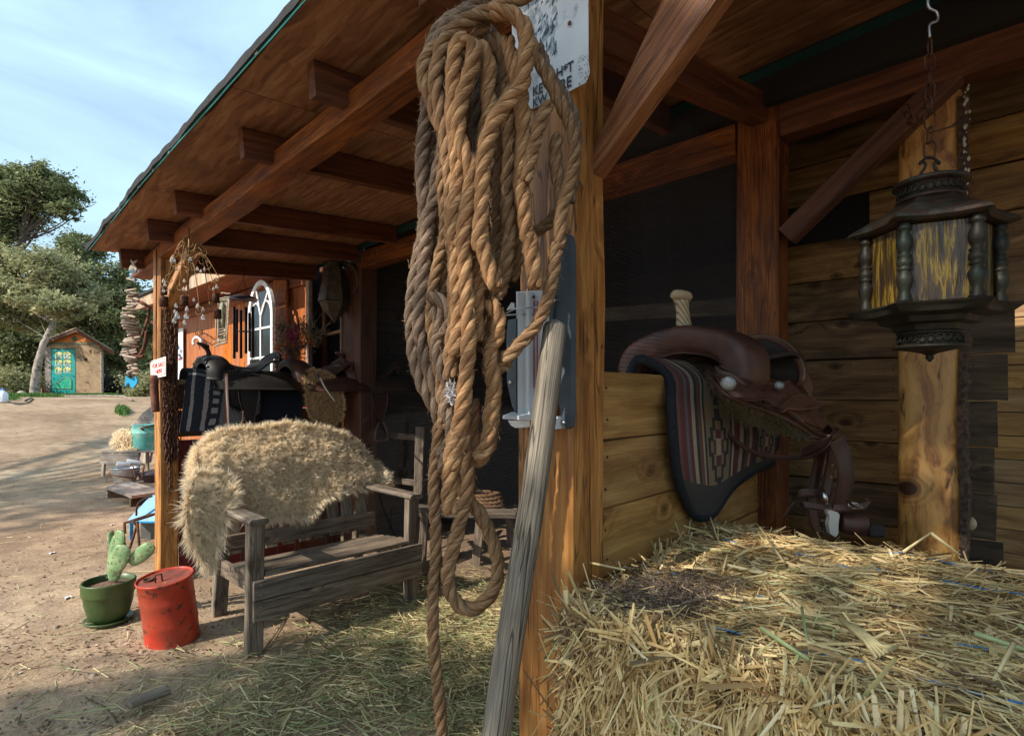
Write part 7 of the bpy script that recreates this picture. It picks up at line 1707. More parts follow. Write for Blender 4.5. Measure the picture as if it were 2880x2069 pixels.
# zebra striped blanket hanging over the rail (under the black saddle)
def blanket_mesh(name, grid, nu, nv, mat, parent, thick=.012, wob=.0, uvswap=False):
    m = MB(); m.patch(grid, nu, nv, thick, wob); A, B_ = len(m.last), len(m.last[0])
    c = sum(m.v, Vector()) / len(m.v); me = bpy.data.meshes.new(name); me.from_pydata([v - c for v in m.v], [], m.f); me.polygons.foreach_set('use_smooth', m.sm)
    uv = [(j / (B_ - 1), i / (A - 1), 0) for i in range(A) for j in range(B_)] * 2
    at = me.attributes.new('fuv', 'FLOAT_VECTOR', 'POINT'); at.data.foreach_set('vector', np.array(uv, np.float32).ravel()); me.update(); me.materials.append(mat)
    return link(name, me, parent, Matrix.Translation(c)), m.last
def zebra():
    t = NT('striped_wool'); at = t.n('Attribute', _attribute_name='fuv').outputs['Vector']; s = t.n('SeparateXYZ', Vector=at); X, Y = s.outputs[0], s.outputs[1]
    n = t.noise(t.n('Mapping', Vector=at, Scale=(6, 9, 1)).outputs[0], 3.0, 4, .6); Xw = t.math('ADD', X, t.math('MULTIPLY', t.math('SUBTRACT', n, .5), .035))
    st = t.ramp(Xw, (0, 0.0), (.085, 1.0), (.135, 0.0), (.265, 1.0), (.315, 0.0), (.36, .5), (.44, 0.0), (.48, .75), (.99, .75), interp='CONSTANT')
    dots = t.math('GREATER_THAN', t.math('SINE', t.math('MULTIPLY', Y, 75.0)), -.1)
    diag = t.math('GREATER_THAN', t.math('SINE', t.math('ADD', t.math('MULTIPLY', X, 130.0), t.math('MULTIPLY', t.math('PINGPONG', Y, .045), 420.0))), .1)
    isd = t.math('COMPARE', st, .5, .05); isg = t.math('COMPARE', st, .75, .05); isw = t.math('COMPARE', st, 1.0, .05)
    f = t.math('ADD', isw, t.math('ADD', t.math('MULTIPLY', isd, dots), t.math('MULTIPLY', isg, diag)))
    c = t.mix(f, (.013, .017, .026), (.34, .3, .28)); fz = t.noise(t.obj((1, 1, 1), False), 150, 3, .8)
    c = t.mix(t.ramp(fz, (.3, .45), (.6, 0.0)), c, (.03, .03, .035)); t.P(Base_Color=c, Roughness=.95); t.bump(fz, .8, .004); return t.m
sb = root('striped_blanket', onu(600, 1130, U_W + .1), 'black and grey striped wool saddle blanket hanging from the left half wall', 'blanket')
def zu(r, us): return [[onu(x, y, us) for x, y in r]][0]
g = [[V(RU - .14, v, RZ - .2) for v in (1.22, 1.34, 1.5, 1.7, 1.9, 2.08)],
     [V(RU - .07, v, RZ + .035) for v in (1.22, 1.34, 1.5, 1.7, 1.9, 2.08)],
     zu([(528, 1046), (565, 1046), (615, 1052), (660, 1060), (705, 1068), (735, 1075)], RU + .03),
     zu([(521, 1080), (560, 1080), (610, 1085), (655, 1090), (702, 1095), (735, 1100)], RU + .12),
     zu([(517, 1130), (556, 1132), (605, 1135), (650, 1135), (698, 1135), (733, 1135)], RU + .14),
     zu([(505, 1208), (546, 1212), (592, 1208), (640, 1198), (690, 1180), (728, 1165)], RU + .15)]
_, Pz = blanket_mesh('blanket_cloth', g, 7, 8, zebra(), sb, .014, .003)
m = MB()
for k in range(60):
    f = k / 59; a = onu(505 + 223 * f, 1208 + 8 * math.sin(f * 3) - 43 * f * f, RU + .15); m.tube([a, a + V(.002, 0, -.03)], .0025, 4)
o = m.build('fringe', l_black, sb); o['kind'] = 'stuff'
# black fleece flap under the black saddle and its long hanging strap
m_bf = wool_mat('black_fleece', (.008, .01, .014), (.018, .02, .028), (.04, .042, .052))
bf = root('saddle_bag', onu(690, 1100, RU + .2), 'black fleece fender hanging below the black saddle', 'saddle flap')
g = [zu([(636, 1045), (665, 1046), (700, 1050), (728, 1060)], RU + .19), zu([(640, 1090), (668, 1095), (702, 1100), (730, 1100)], RU + .21), zu([(648, 1140), (675, 1150), (700, 1148), (728, 1130)], RU + .2)]
m = MB(); m.patch(g, 6, 6, .02); Pb = m.last; m.build('flap', l_black, bf); woolly(Pb, 3500, 7, bf, ln=.014, w=.0022, mat=m_bf)
def strap(name, L_, R_, mat, parent, th=.004, n=6):
    m = MB(); m.patch([[a, b_] for a, b_ in zip(L_, R_)], n, 1, th); return m.build(name, mat, parent)
st = root('hanging_strap', onu(640, 1060, RU + .22), 'long dark leather strap hanging from the black saddle over the sheepskin', 'strap')
strap('strap', [W(x, y, d) for x, y, d in ((628, 1050, 3.55), (632, 1130, 3.5), (634, 1210, 3.35), (640, 1290, 3.2), (652, 1360, 3.1), (657, 1405, 3.06))], [W(x, y, d) for x, y, d in ((641, 1050, 3.55), (643, 1130, 3.5), (645, 1210, 3.36), (650, 1290, 3.22), (662, 1360, 3.12), (664, 1398, 3.08))], l_strap, st)
m = MB(); m.tube(cr([W(x, y, 3.45) for x, y in ((684, 1155), (682, 1180), (676, 1205), (668, 1218), (662, 1216))], 5), .008, 6, flat_=(1, .4)); m.build('strap_end', l_strap, st)
# dark quilted pad behind
g = [[V(RU - .05, v, RZ + .02) for v in (1.9, 2.1, 2.3)], zu([(730, 1075), (790, 1080), (850, 1080)], RU + .08), zu([(725, 1130), (790, 1130), (850, 1130)], RU + .13), zu([(722, 1200), (780, 1205), (850, 1205)], RU + .14)]
m = MB(); m.patch(g, 5, 5, .02); tag(m.build('dark_blanket', flat('navy_wool', (.008, .011, .02), .95)), 'plain near black blanket on the half wall right of the striped one', 'blanket')
# sheepskin lined saddle
o2 = V(RU + .02, 1.98, RZ + .03)
t2, q2 = saddle(o2, 'brown saddle with pale sheepskin hanging off its side', l_oxb, l_oxb, .95, ())
g = [zu([(850, 1050), (880, 1040), (915, 1048), (938, 1060)], RU + .2), zu([(860, 1090), (890, 1085), (925, 1085), (955, 1090)], RU + .24), zu([(862, 1130), (892, 1130), (930, 1130), (965, 1125)], RU + .24), zu([(873, 1170), (900, 1185), (935, 1195), (966, 1165)], RU + .22)]
m_wool2 = wool_mat('tan_wool', (.4, .26, .13), (.72, .52, .3), (.9, .7, .44))
m = MB(); m.patch(g, 6, 6, .01); Ph = m.last; m.build('fleece_lining', m_wool2, t2); woolly(Ph, 9000, 9, t2, ln=.012, w=.0028, mat=m_wool2, spread=.9, droop=.15)
strap('tie_strap', [W(890, 1050, 3.95), W(910, 1090, 3.85), W(940, 1130, 3.8)], [W(896, 1048, 3.95), W(916, 1088, 3.85), W(944, 1128, 3.8)], l_black, t2)
t3, q3 = saddle(V(RU + .04, 2.42, RZ + .02), 'dark brown saddle with wooden stirrup farthest back on the half wall', l_oxb, l_brown, .95, ('fender', 'stirrup'))

# ================================================================ the near saddle on the plank wall
ns = root('western_saddle', V(-.84, 1.8, 1.32), 'oxblood western saddle with rawhide wrapped horn on the near plank wall', 'saddle', 'saddles kept on the half walls')
def uz(rows, mat, name, nu=5, nv=5, th=.01, par=ns):
    m = MB(); m.patch([[V(u, v, z) for u, v, z in r] for r in rows], nu, nv, th); m.build(name, mat, par); return m.last
fu = [(-1.05, 1.29), (-1.07, 1.35), (-1.03, 1.42), (-.93, 1.462), (-.84, 1.478), (-.75, 1.468), (-.66, 1.44), (-.605, 1.385), (-.60, 1.30), (-.63, 1.25)]
def arch(k, v, dz=0.0, kz=1.0, cz=1.32): return [(-.84 + (u + .84) * k, v, cz + (z - cz) * kz + dz) for u, z in fu]
uz([arch(.60, 1.735, .0, .45), arch(.66, 1.715, 0, .62), arch(.88, 1.708, 0, .92), arch(1.0, 1.735), arch(1.04, 1.79), arch(1.03, 1.85, -.004), arch(.8, 1.90, -.02, .8), arch(.62, 1.90, -.03, .6)], l_oxb, 'fork', 5, 5, .008)
# horn
hb = V(-.845, 1.785, 1.46); ht = hb + V(0, -.02, .115)
m_raw = NT('rawhide'); v = m_raw.obj((1, 1, 1), False)
w1 = m_raw.n('TexWave', _wave_type='BANDS', _bands_direction='DIAGONAL', Vector=v, Scale=30.0, Distortion=.5).outputs['Fac']
c = m_raw.mix(m_raw.ramp(w1, (.05, 1.0), (.3, 0.0)), (.52, .41, .25), (.2, .13, .07)); m_raw.P(Base_Color=c, Roughness=.45); m_raw.bump(w1, .6, .004); m_raw = m_raw.m
m = MB(); m.tube([hb.lerp(ht, f) for f in np.linspace(0, 1, 9)], [.032, .029, .026, .024, .023, .022, .022, .024, .028], 18); m.build('horn_wrap', m_raw, ns)
m = MB(); m.lathe([(0, -.014), (.026, -.013), (.036, -.004), (.037, .006), (.032, .014), (.018, .018), (0, .018)], Matrix.Translation(ht + V(0, -.004, .008)) @ Matrix.Rotation(-.2, 4, 'X') @ Matrix.Rotation(.12, 4, 'Y'), 26); m.build('horn_cap', flat('rawhide_cap', (.5, .38, .24), .45, nscale=25, namp=.2, dirt=(.25, .16, .09), dscale=20), ns)
# seat and cantle: dished, rising at the back
cu = -.765
def seat_row(v, w, z, dish, du=0.0): return [(cu + du + w * y, v + .02 * (1 - y * y), z + dish * y * y) for y in np.linspace(-1, 1, 9)]
Pseat = uz([seat_row(1.88, .10, 1.40, -.02, -.05), seat_row(1.96, .13, 1.375, .0, -.02), seat_row(2.04, .165, 1.375, .015), seat_row(2.10, .185, 1.395, .0), seat_row(2.145, .18, 1.42, -.05, .02), seat_row(2.165, .16, 1.452, -.07, .03), seat_row(2.17, .14, 1.462, -.065, .03)], l_dkseat, 'seat', 5, 4, .014)
rim = cr([V(cu + .03 + .165 * math.sin(a) * 1.06, 2.165 + .02 * math.cos(a) - .06 * abs(math.sin(a)) ** 3, 1.375 + .095 * math.cos(a) - .06 * max(0, math.sin(a)) ** 2) for a in np.linspace(-2.3, 2.3, 16)], 4)
m = MB(); m.tube(rim, .013, 8); m.build('cantle_binding', l_brown, ns)
cen_ = V(cu + .035, 2.10, 1.345)
gd = [[rim[int(i)].lerp(cen_, k) + V(0, .03 * math.sin(k * math.pi), 0) for i in np.linspace(0, len(rim) - 1, 15)] for k in (0.02, .3, .62, .97)]
m = MB(); m.patch(gd, 3, 3, .006); m.build('cantle_dish', l_dkseat, ns)
g = [[rim[int(i)] + V(0, .012, 0) + V(.02 * k, .045 * k, -.055 * k) for i in np.linspace(6, len(rim) - 6, 9)] for k in (0, .5, 1)]
m = MB(); m.patch(g, 3, 3, .008); m.build('cantle_back', l_brown, ns)
mm = MB()
for k in range(0, len(rim) * 2): 
    f = k / (len(rim) * 2) * (len(rim) - 1); p = rim[int(f)].lerp(rim[min(int(f) + 1, len(rim) - 1)], f % 1); mm.box(p + V(.010, -.011, .006) - V(.0012, .0007, .0012), p + V(.010, -.011, .006) + V(.0012, .0007, .0012))
for (x0, y0, x1, y1) in ((2112, 1000, 2128, 965), (2116, 1022, 2160, 985), (2125, 1030, 2168, 1022)):
    for k in range(9):
        pass
o = mm.build('stitching', flat('cream_thread', (.5, .42, .3), .7), ns); o['kind'] = 'stuff'
def Pu(px, py, u): return onu(px, py, u)
def pg(rows, mat, name, nu=5, nv=5, th=.006, par=ns):
    m = MB(); m.patch([[Pu(*p) for p in r] for r in rows], nu, nv, th); m.build(name, mat, par); return m.last
# rear jockey and housing (reddish), side jockeys, skirt with fleece underside
pg([[(2120, 1075, -.64), (2180, 1078, -.60), (2230, 1068, -.60), (2262, 1075, -.62)], [(2140, 1110, -.60), (2200, 1115, -.56), (2255, 1120, -.56), (2290, 1125, -.58)], [(2170, 1140, -.57), (2225, 1155, -.53), (2285, 1170, -.52), (2312, 1180, -.54)], [(2215, 1165, -.55), (2255, 1185, -.51), (2300, 1205, -.49), (2325, 1212, -.5)]], l_brown, 'rear_jockey')
pg([[(2010, 1050, -.64), (2070, 1062, -.62), (2110, 1068, -.6)], [(2030, 1085, -.6), (2090, 1095, -.57), (2140, 1105, -.56)], [(2060, 1112, -.58), (2110, 1125, -.54), (2165, 1120, -.53)]], l_oxb, 'side_jockey')
pg([[(2188, 1150, -.53), (2230, 1115, -.53), (2270, 1112, -.53), (2300, 1128, -.52)], [(2200, 1158, -.515), (2240, 1140, -.5), (2280, 1140, -.5), (2312, 1148, -.5)], [(2215, 1148, -.5), (2250, 1150, -.48), (2285, 1147, -.48), (2306, 1143, -.48)]], l_brown, 'flank_billet')
pg([[(1985, 1040, -.68), (2030, 1085, -.62), (2090, 1120, -.58), (2160, 1145, -.56), (2230, 1175, -.52), (2290, 1212, -.49), (2330, 1228, -.47)], [(1990, 1052, -.665), (2035, 1100, -.6), (2095, 1132, -.565), (2165, 1155, -.545), (2235, 1187, -.505), (2290, 1222, -.48), (2325, 1236, -.465)]], l_strap, 'skirt_edge', 3, 8, .012)
Pf = pg([[(1990, 1055, -.672), (2035, 1103, -.61), (2095, 1136, -.575), (2165, 1160, -.555), (2235, 1190, -.515), (2285, 1220, -.49)], [(2010, 1085, -.68), (2050, 1130, -.63), (2100, 1160, -.6), (2165, 1180, -.575), (2225, 1205, -.53), (2270, 1225, -.5)], [(2030, 1125, -.69), (2060, 1160, -.65), (2105, 1190, -.62), (2160, 1207, -.59), (2215, 1220, -.545), (2258, 1228, -.51)]], flat('underside_felt', (.14, .11, .065), .95, nscale=40, namp=.4), 'fleece_underside')
woolly(Pf, 3500, 13, ns, ln=.008, w=.0016, mat=wool_mat('dirty_fleece', (.07, .055, .03), (.16, .13, .08), (.24, .2, .13)))
pg([[(2012, 1028, -.66), (2030, 1030, -.63)], [(2020, 1060, -.64), (2060, 1050, -.61)], [(2050, 1098, -.6), (2095, 1080, -.58)], [(2085, 1105, -.57), (2120, 1072, -.57)]], l_oxb, 'rigging_tab')
def concho(px, py, u, r):
    c = Pu(px, py, u); m = MB(); z = (V(0, 0, CZ) - c).normalized(); M = z.to_track_quat('Z', 'Y').to_matrix().to_4x4(); M.translation = c
    m.lathe([(r, -.004), (r * 1.02, 0), (r * .9, .004), (r * .5, .0065), (0, .0075)], M, 22, squash=lambda a, z: 1 + .03 * math.cos(12 * a)); m.build('concho', m_concho, ns)
concho(2048, 1078, -.585, .021); concho(2190, 1084, -.56, .016)
# long latigo sweeping down, wrapped over the bar
def sp_(pts, w, mat, name, th=.004, par=ns, n=6):
    """strap through (px,py,u[,angle]) points; width lies along the given screen angle"""
    L_, R_ = [], []
    for i, p in enumerate(pts):
        a = p[3] if len(p) > 3 else 0; c = W(p[0], p[1], p[2]); s_ = (CR_ * math.cos(a) + UP * math.sin(a)) * w / 2 + CF_ * (.25 * w); L_.append(c - s_); R_.append(c + s_)
    m = MB(); m.patch([[a, a.lerp(b_, .5), b_] for a, b_ in zip(L_, R_)], n, 2, th); return m.build(name, mat, par)
sp_([(1975, 1040, 1.95, -.5), (2000, 1085, 1.9, -.4), (2018, 1140, 1.86, -.2), (2035, 1195, 1.85, .2), (2070, 1240, 1.86, .9), (2130, 1275, 1.9, 1.4), (2210, 1286, 1.92, 1.5), (2275, 1282, 1.9, 1.7), (2320, 1265, 1.86, 2.0), (2345, 1240, 1.84, 2.6)], .016, l_strap, 'latigo')
m = MB(); m.tube([W(2276, 1205, 1.86), W(2332, 1226, 1.82)], .0045, 8); m.build('steel_bar', m_steel, ns)
sp_([(2252, 1273, 1.83, 1.25), (2285, 1262, 1.80, 1.35), (2318, 1247, 1.77, 1.2), (2344, 1228, 1.76, .7), (2350, 1208, 1.79, .2), (2335, 1203, 1.86, -.6), (2318, 1222, 1.9, -1.0), (2312, 1245, 1.9, -.6)], .034, l_strap, 'stirrup_wrap', .005)
sp_([(2310, 1262, 1.93, .1), (2300, 1310, 1.95, .05), (2290, 1360, 1.95, 0), (2284, 1420, 1.94, -.1), (2290, 1470, 1.93, -.25), (2302, 1500, 1.93, -.4)], .05, l_brown, 'stirrup_leather', .005)
sp_([(2352, 1235, 1.84, .3), (2368, 1280, 1.82, .25), (2378, 1330, 1.82, .1), (2375, 1370, 1.83, -.1), (2362, 1410, 1.84, .1), (2365, 1440, 1.84, .1)], .075, l_strap, 'stirrup_leather', .005)
sp_([(2345, 1250, 1.9, .3), (2338, 1300, 1.94, .2), (2328, 1350, 1.95, .1), (2322, 1400, 1.93, .1)], .05, l_oxb, 'stirrup_leather', .005)
sp_([(2330, 1398, 1.86, 1.5), (2290, 1385, 1.86, 1.6), (2252, 1388, 1.87, 1.3), (2232, 1410, 1.88, .7), (2218, 1435, 1.88, .5), (2203, 1450, 1.88, .7)], .026, l_oxb, 'hobble_strap', .004)
sp_([(2258, 1418, 1.87, 1.55), (2300, 1424, 1.85, 1.55), (2350, 1428, 1.82, 1.5), (2400, 1426, 1.81, 1.5), (2432, 1422, 1.82, 1.3), (2446, 1412, 1.83, .6), (2436, 1402, 1.84, -.3)], .022, l_strap, 'hobble_strap', .004)
m = MB(); m.tube([W(2313, 1376, 1.83), W(2325, 1418, 1.82)], .0095, 12); m.build('steel_tube', m_steel, ns)
m = MB(); m.tube([W(x, y, 1.795) for x, y in ((2383, 1408), (2410, 1415), (2428, 1428), (2396, 1430), (2386, 1420))], .003, 6, closed=True); m.tube([W(2396, 1412, 1.79), W(2420, 1428, 1.79)], .002, 5); m.build('buckle', m_steel, ns)
m = MB()
for x, y in ((2342, 1307), (2337, 1340)): 
    c = W(x, y, 1.9); m.lathe([(.0, 0), (.0045, 0)], frame_M(c, CR_, UP), 8, cap=False)
m.build('strap_holes', flat('hole_light', (.45, .3, .15), .8), ns)
m = MB(); a, b_ = W(2362, 1468, 1.86), W(2438, 1478, 1.84); m.tube([a, a.lerp(b_, .08), a.lerp(b_, .5), a.lerp(b_, .92), b_], [.028, .034, .036, .034, .028], 18); m.build('stirrup_tread', l_oxb, ns)
m = MB(); a, b_ = W(2418, 1450, 1.85), W(2455, 1500, 1.85); m.box((0, 0, 0), (.05, .04, .06), frame_M(W(2420, 1500, 1.86), CR_, UP), ch=.008); m.build('tread_end', flat('dark_rubber', (.02, .018, .018), .8), ns)
cl_ = [(2326, 1436), (2336, 1434), (2356, 1440), (2362, 1448), (2358, 1475), (2358, 1500), (2350, 1510), (2335, 1500), (2330, 1475), (2334, 1455)]
m = MB(); m.slab([W(x, y, 1.80) for x, y in cl_], CF_ * .02); m.build('plastic_clip', flat('clip_white', (.55, .52, .48), .35), ns)
m = MB()
for k in range(24): p = W(2318 + R.uniform(-6, 8), 1470 + R.uniform(-25, 30), 1.83); m.tube([p, p + V(R.uniform(-.01, .01), 0, R.uniform(-.015, .01))], .004, 4)
o = m.build('dry_mud', m_barkd, ns); o['kind'] = 'stuff'
# saddle blanket with stripes and stepped figures
def serape():
    t = NT('serape'); at = t.n('Attribute', _attribute_name='fuv').outputs['Vector']; s = t.n('SeparateXYZ', Vector=at); X, Y = s.outputs[0], s.outputs[1]
    red, cream, blk, rust, tan, gry = (.13, .032, .034), (.4, .33, .22), (.03, .032, .038), (.16, .07, .045), (.26, .185, .105), (.13, .12, .12)
    st = t.ramp(X, (0, rust), (.075, red), (.135, gry), (.165, red), (.2, cream), (.235, blk), (.265, rust), (.30, cream), (.315, blk), (.335, tan), (.56, blk), (.58, cream), (.60, red), (.655, cream), (.69, blk), (.715, rust), (.75, cream), (.77, red), (.8, blk), (.83, tan), (.97, blk), interp='CONSTANT')
    # stepped diamonds marching down the tan bands
    def dia(x0, hw, per, off):
        dx = t.math('ABSOLUTE', t.math('SUBTRACT', X, x0)); yy = t.math('PINGPONG', t.math('ADD', Y, off), per)
        dxs = t.math('SNAP', dx, hw / 4.0); v = t.math('ADD', t.math('DIVIDE', dxs, hw), t.math('DIVIDE', yy, per)); return v
    for x0, hw in ((.45, .1), (.9, .06)):
        d = dia(x0, hw, .13, .02); st = t.mix(t.math('LESS_THAN', d, .95), st, blk); st = t.mix(t.math('LESS_THAN', d, .62), st, tan); st = t.mix(t.math('LESS_THAN', d, .4), st, red); st = t.mix(t.math('LESS_THAN', d, .18), st, cream)
    st = t.mix(t.math('GREATER_THAN', Y, .86), st, (.05, .048, .046))
    wv = t.n('TexWave', _wave_type='BANDS', _bands_direction='Y', Vector=at, Scale=60.0, Distortion=.8).outputs['Fac']; fz = t.noise(t.obj((1, 1, 1), False), 240, 3, .8)
    st = t.mix(t.math('MULTIPLY', t.ramp(fz, (.35, 1.0), (.6, 0.0)), .45), st, (.06, .05, .04))
    t.P(Base_Color=st, Roughness=.95); t.bump(t.math('ADD', wv, fz), .5, .002); return t.m
nb = root('saddle_blanket', Pu(1990, 1250, -.76), 'striped southwestern saddle pad with black binding under the near saddle', 'saddle blanket')
g = [[V(-.895, v, 1.16) for v in (1.50, 1.6, 1.74, 1.86, 1.99, 2.12)],
     [V(-.892, v, 1.28) for v in (1.50, 1.6, 1.74, 1.86, 1.99, 2.12)],
     [V(-.878, v, 1.335) for v in (1.50, 1.6, 1.74, 1.86, 1.99, 2.12)],
     [V(-.84, v, 1.358) for v in (1.49, 1.6, 1.74, 1.86, 1.99, 2.12)],
     [Pu(1879, 1056, -.80), Pu(1925, 1058, -.79), Pu(1985, 1062, -.79), Pu(2045, 1085, -.78), Pu(2110, 1110, -.77), Pu(2180, 1125, -.77)],
     [Pu(1886, 1130, -.765), Pu(1935, 1135, -.75), Pu(1992, 1140, -.745), Pu(2055, 1150, -.74), Pu(2115, 1160, -.74), Pu(2183, 1170, -.75)],
     [Pu(1893, 1230, -.755), Pu(1942, 1240, -.735), Pu(2000, 1245, -.73), Pu(2058, 1240, -.73), Pu(2118, 1235, -.73), Pu(2182, 1235, -.74)],
     [Pu(1908, 1350, -.77), Pu(1955, 1370, -.75), Pu(2005, 1375, -.745), Pu(2052, 1345, -.745), Pu(2108, 1310, -.745), Pu(2178, 1290, -.75)],
     [Pu(1945, 1440, -.785), Pu(1972, 1455, -.775), Pu(2008, 1440, -.77), Pu(2056, 1372, -.765), Pu(2112, 1328, -.76), Pu(2172, 1300, -.755)]]
# the printed stripes count from where the pad leaves the rail
_, Pn = blanket_mesh('pad_cloth', g, 6, 10, serape(), nb, .016)
ed = [Pn[i][0] for i in range(0, len(Pn))] + [Pn[-1][j] for j in range(1, len(Pn[0]))] + [Pn[i][-1] for i in range(len(Pn) - 2, 0, -1)]
m = MB(); m.tube(ed[::2], .0155, 8, flat_=(1, 1)); m.build('binding', flat('black_binding', (.014, .016, .022), .9, nscale=80, namp=.4, bump=.6, bscale=300), nb)

# ================================================================ hanging lantern at the right
m_brz = flat('verdigris_bronze', (.035, .03, .022), .5, .45, nscale=22, namp=.4, dirt=(.028, .036, .026), dscale=9, dlo=.48, dhi=.66, bump=.3, bscale=70)
m_brz2 = flat('brown_bronze', (.055, .036, .026), .5, .4, nscale=22, namp=.4, dirt=(.04, .06, .05), dscale=12)
lc = W(2615, 1110, 1.3); lt_ = root('hanging_lantern', V(lc.x, lc.y, 2.2), 'ornate bronze porch lantern with turned columns and amber glass hanging on a chain', 'lantern')
lx, ly = lc.x, lc.y
hexa = math.atan2(CB, CA)            # image-right direction in the plan
A0 = [hexa - rad(28 + 60 * x) for x in range(6)]
def ring6(r, z, wav=.0): 
    """hexagon with bowed, scalloped sides"""
    out = []; N_ = 72
    for k in range(N_):
        a = A0[0] + 2 * math.pi * k / N_; f = (k % 12) / 12; poly = math.cos(math.pi / 6) / math.cos((f - .5) * math.pi / 3)
        sc = 1 + wav * (math.cos((f) * 2 * math.pi) * .9 + .35 * math.cos(f * 4 * math.pi)); out.append(V(lx + r * poly * sc * math.cos(a), ly + r * poly * sc * math.sin(a), z))
    return out
def loft(rings, name, mat, par=lt_, smooth=False):
    n = len(rings[0]); vs = [p for r_ in rings for p in r_]; fs = [(i * n + k, i * n + (k + 1) % n, (i + 1) * n + (k + 1) % n, (i + 1) * n + k) for i in range(len(rings) - 1) for k in range(n)]
    fs += [tuple(range(n))[::-1], tuple((len(rings) - 1) * n + k for k in range(n))]; m = MB(); m.add(vs, fs, smooth); return m.build(name, mat, par)
Z = lambda py: 1.25 + (1110 - py) / F * 1.3
RH = .129
ztop, zbot = 1.634, 1.457
loft([ring6(RH * .98, ztop, .0), ring6(RH * 1.12, ztop + .002, .05), ring6(RH * 1.2, ztop + .008, .07), ring6(RH * 1.17, ztop + .016, .06), ring6(RH * 1.12, ztop + .022, .035), ring6(RH * .94, ztop + .036, .02), ring6(RH * .82, ztop + .043, .01), ring6(RH * .76, ztop + .05, .0), ring6(RH * .62, ztop + .058, 0), ring6(RH * .5, ztop + .075, 0)], 'crown_plate', m_brz2)
loft([ring6(RH * .35, zbot - .062), ring6(RH * .55, zbot - .058), ring6(RH * .6, zbot - .045, .0), ring6(RH * .75, zbot - .04, .01), ring6(RH * .8, zbot - .028, .02), ring6(RH * 1.1, zbot - .022, .03), ring6(RH * 1.16, zbot - .012, .06), ring6(RH * 1.22, zbot - .005, .065), ring6(RH * 1.14, zbot, .05)], 'tray', m_brz)
def disc(prof, name, mat, n=40): m = MB(); m.lathe(prof, Matrix.Translation((lx, ly, 0)), n); return m.build(name, mat, lt_)
disc([(0, ztop + .07), (.068, ztop + .072), (.068, ztop + .078), (.060, ztop + .08), (.059, ztop + .106), (.064, ztop + .108), (.074, ztop + .11), (.075, ztop + .116), (.069, ztop + .12), (.03, ztop + .124), (0, ztop + .124)], 'cap', m_brz2)
disc([(0, zbot - .06), (.066, zbot - .06), (.066, zbot - .064), (.060, zbot - .066), (.059, zbot - .088), (.066, zbot - .09), (.074, zbot - .092), (.074, zbot - .097), (.04, zbot - .103), (.016, zbot - .109), (.007, zbot - .114), (.009, zbot - .12), (.004, zbot - .127), (0, zbot - .13)], 'bottom_cap', m_brz)
# pierced scroll bands
def band(z0, z1, r, name):
    rs = random.Random(4); m = MB()
    for k in range(26):
        a = 2 * math.pi * k / 26; cz_ = (z0 + z1) / 2 + rs.uniform(-.002, .002); q = []
        for j in range(12): b_ = j * .62; rr = .0095 * (1 - j * .05); aa = a + rr * math.cos(b_) / r; q.append(V(lx + (r + .003) * math.cos(aa), ly + (r + .003) * math.sin(aa), cz_ + rr * math.sin(b_) * 1.1))
        m.tube(q, .0016, 4)
    o = m.build(name, m_brz, lt_); o['kind'] = 'stuff'
band(ztop + .08, ztop + .106, .0605, 'scroll_band'); band(zbot - .088, zbot - .066, .0605, 'scroll_band')
# turned columns
prof = [(0, 0), (.018, 0), (.019, .006), (.016, .010), (.017, .016), (.013, .022), (.012, .03), (.017, .042), (.0205, .058), (.02, .066), (.014, .078), (.012, .082), (.018, .086), (.018, .089), (.013, .092), (.018, .097), (.0195, .105), (.018, .113), (.013, .117), (.018, .121), (.018, .124), (.012, .128), (.012, .132), (.0175, .142), (.0205, .156), (.018, .17), (.0125, .182), (.013, .19), (.018, .194), (.018, .198), (.015, .203), (.016, .209), (0, .209)]
colm = None
for a in A0:
    p = V(lx + RH * .99 * math.cos(a), ly + RH * .99 * math.sin(a), zbot)
    if colm is None:
        m = MB(); m.lathe([(r * .82, z * .847) for r, z in prof], None, 20); colm = bpy.data.meshes.new('column'); colm.from_pydata(m.v, [], m.f); colm.polygons.foreach_set('use_smooth', m.sm); colm.update(); colm.materials.append(m_brz)
    link('column', colm, lt_, Matrix.Translation(p))
# amber panes
am = NT('amber_glass'); v = am.obj((1, 1, 1)); vv = am.n('Mapping', Vector=v, Scale=(30, 30, 3.2)).outputs[0]; n_ = am.noise(vv, 2.0, 5, .6, .35)
c = am.ramp(n_, (.38, (.03, .016, .007)), (.5, (.07, .036, .008)), (.56, (.3, .19, .008)), (.6, (.08, .045, .01)), (.75, (.04, .022, .01)))
am.P(Base_Color=c, Roughness=.28); am.p.inputs['Transmission Weight'].default_value = .15; am.bump(n_, 1.0, .01); am = am.m
for k in range(6):
    a, b_ = A0[k], A0[(k + 1) % 6]; rr = RH * .9
    P_, Q_ = V(lx + rr * math.cos(a), ly + rr * math.sin(a), 0), V(lx + rr * math.cos(b_), ly + rr * math.sin(b_), 0)
    board('pane', P_ + UP * (zbot + .088), Q_ + UP * (zbot + .088), .005, .174, am, lt_, ch=.001)
disc([(0, zbot), (.03, zbot), (.03, zbot + .17), (0, zbot + .17)], 'lamp_tube', m_dark, 12)
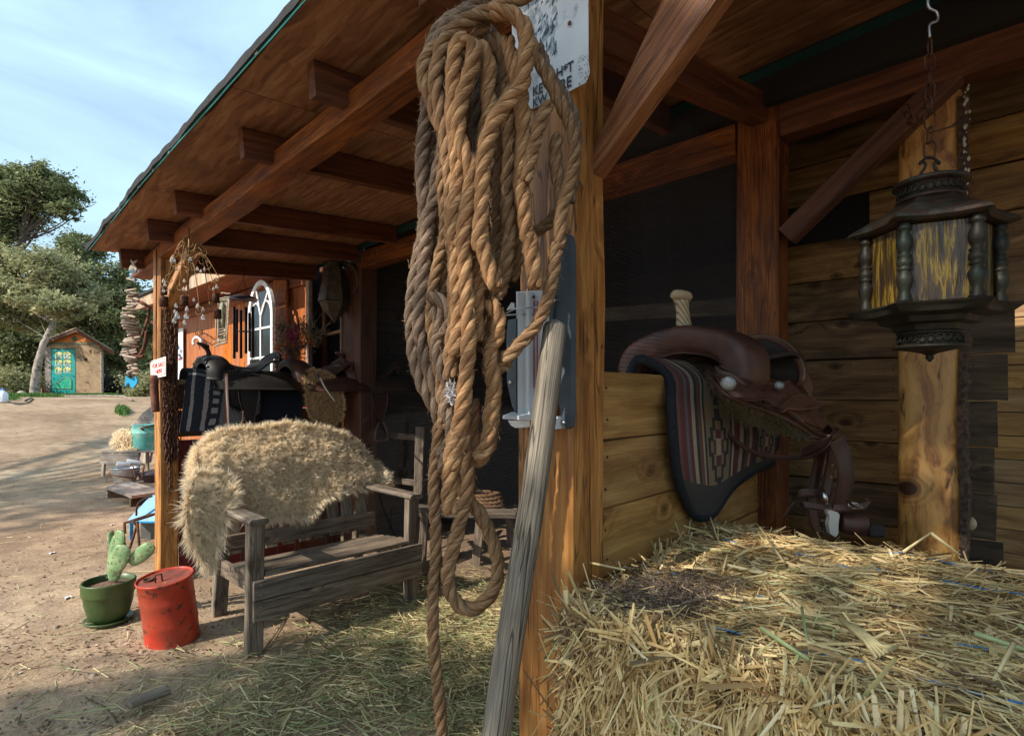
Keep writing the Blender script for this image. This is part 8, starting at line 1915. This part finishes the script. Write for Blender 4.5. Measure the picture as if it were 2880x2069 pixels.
# S scrolls, chain, hook
m = MB()
for s in (-1, 1): m.tube(cr([V(lx, ly, ztop + .124) + CR_ * s * x * .85 + UP * z * .85 for x, z in ((.004, 0), (.02, .004), (.026, .016), (.016, .03), (.012, .044), (.022, .052), (.028, .044), (.012, .06), (0, .064))], 4), .0035, 6)
m.build('scroll_hanger', m_brz, lt_)
lk = link_mesh(.04, .022, .0022, mat=m_iron); zc = ztop + .195; k = 0
while zc < Z(95):
    M = Matrix.Translation((lx, ly, zc)) @ Matrix.Rotation((math.pi / 2 if k % 2 else 0) + .5 + R.uniform(-.3, .3), 4, 'Z') @ Matrix.Rotation(R.uniform(-.06, .06), 4, 'X'); link('chain_link', lk, lt_, M); zc += .0345; k += 1
# a spare length looping off to the left
for i, pth in enumerate(([(2612, 260), (2598, 310), (2575, 350), (2560, 340), (2545, 300)],)):
    pts = [W(x, y, 1.62 + .05 * j) for j, (x, y) in enumerate(pth)]
    chain('lantern_chain', 'loose length of thin chain looping left of the lantern chain', pts, me=lk, Lk=.045, r=.0026, group=None, seed=3)
m = MB(); m.tube(cr([V(lx, ly, zc - .01), V(lx, ly, zc + .02), V(lx, ly, zc + .03) + CR_ * .018, V(lx, ly, zc + .05) + CR_ * .016, V(lx, ly, zc + .065) - CR_ * .004, V(lx, ly, zc + .12)], 5), .003, 7); m.build('hook', m_galv, lt_)
m = MB(); m.tube([V(lx, ly, ztop + .235), V(lx, ly, ztop + .25) + CR_ * .05, V(lx, ly, ztop + .27) + CR_ * .075, V(lx, ly, ztop + .25) + CR_ * .055], .0025, 6); m.build('bent_wire', m_iron, lt_)
board('rafter_block', V(lx, ly, zc + .10) + CR_ * -.0, V(lx, ly, zr(lx, ly)) , .06, .09, w_raft, stable, up=CR_)
# loose wires on the log post, a fungus bracket near its foot
m = MB(); m.tube(cr([W(2620, 210, 2.0), W(2660, 165, 1.95), W(2700, 160, 1.93), W(2718, 190, 1.93), W(2690, 240, 1.95), W(2630, 275, 2.0)], 6), .0015, 5); tag(m.build('loose_wire', m_iron), 'thin wire curling off the top of the log post', 'wire')
c = W(2722, 1473, 2.02); m = MB(); m.lathe([(0, .014), (.018, .012), (.026, .004), (.027, -.004), (.02, -.008), (0, -.008)], frame_M(c, CR_ * .4 - CF_, UP), 18, squash=lambda a, z: 1 + .15 * math.sin(a)); tag(m.build('shelf_knob', flat('pale_knob', (.5, .4, .24), .6, nscale=20, namp=.3)), 'pale round wooden knob low beside the log post', 'knob')
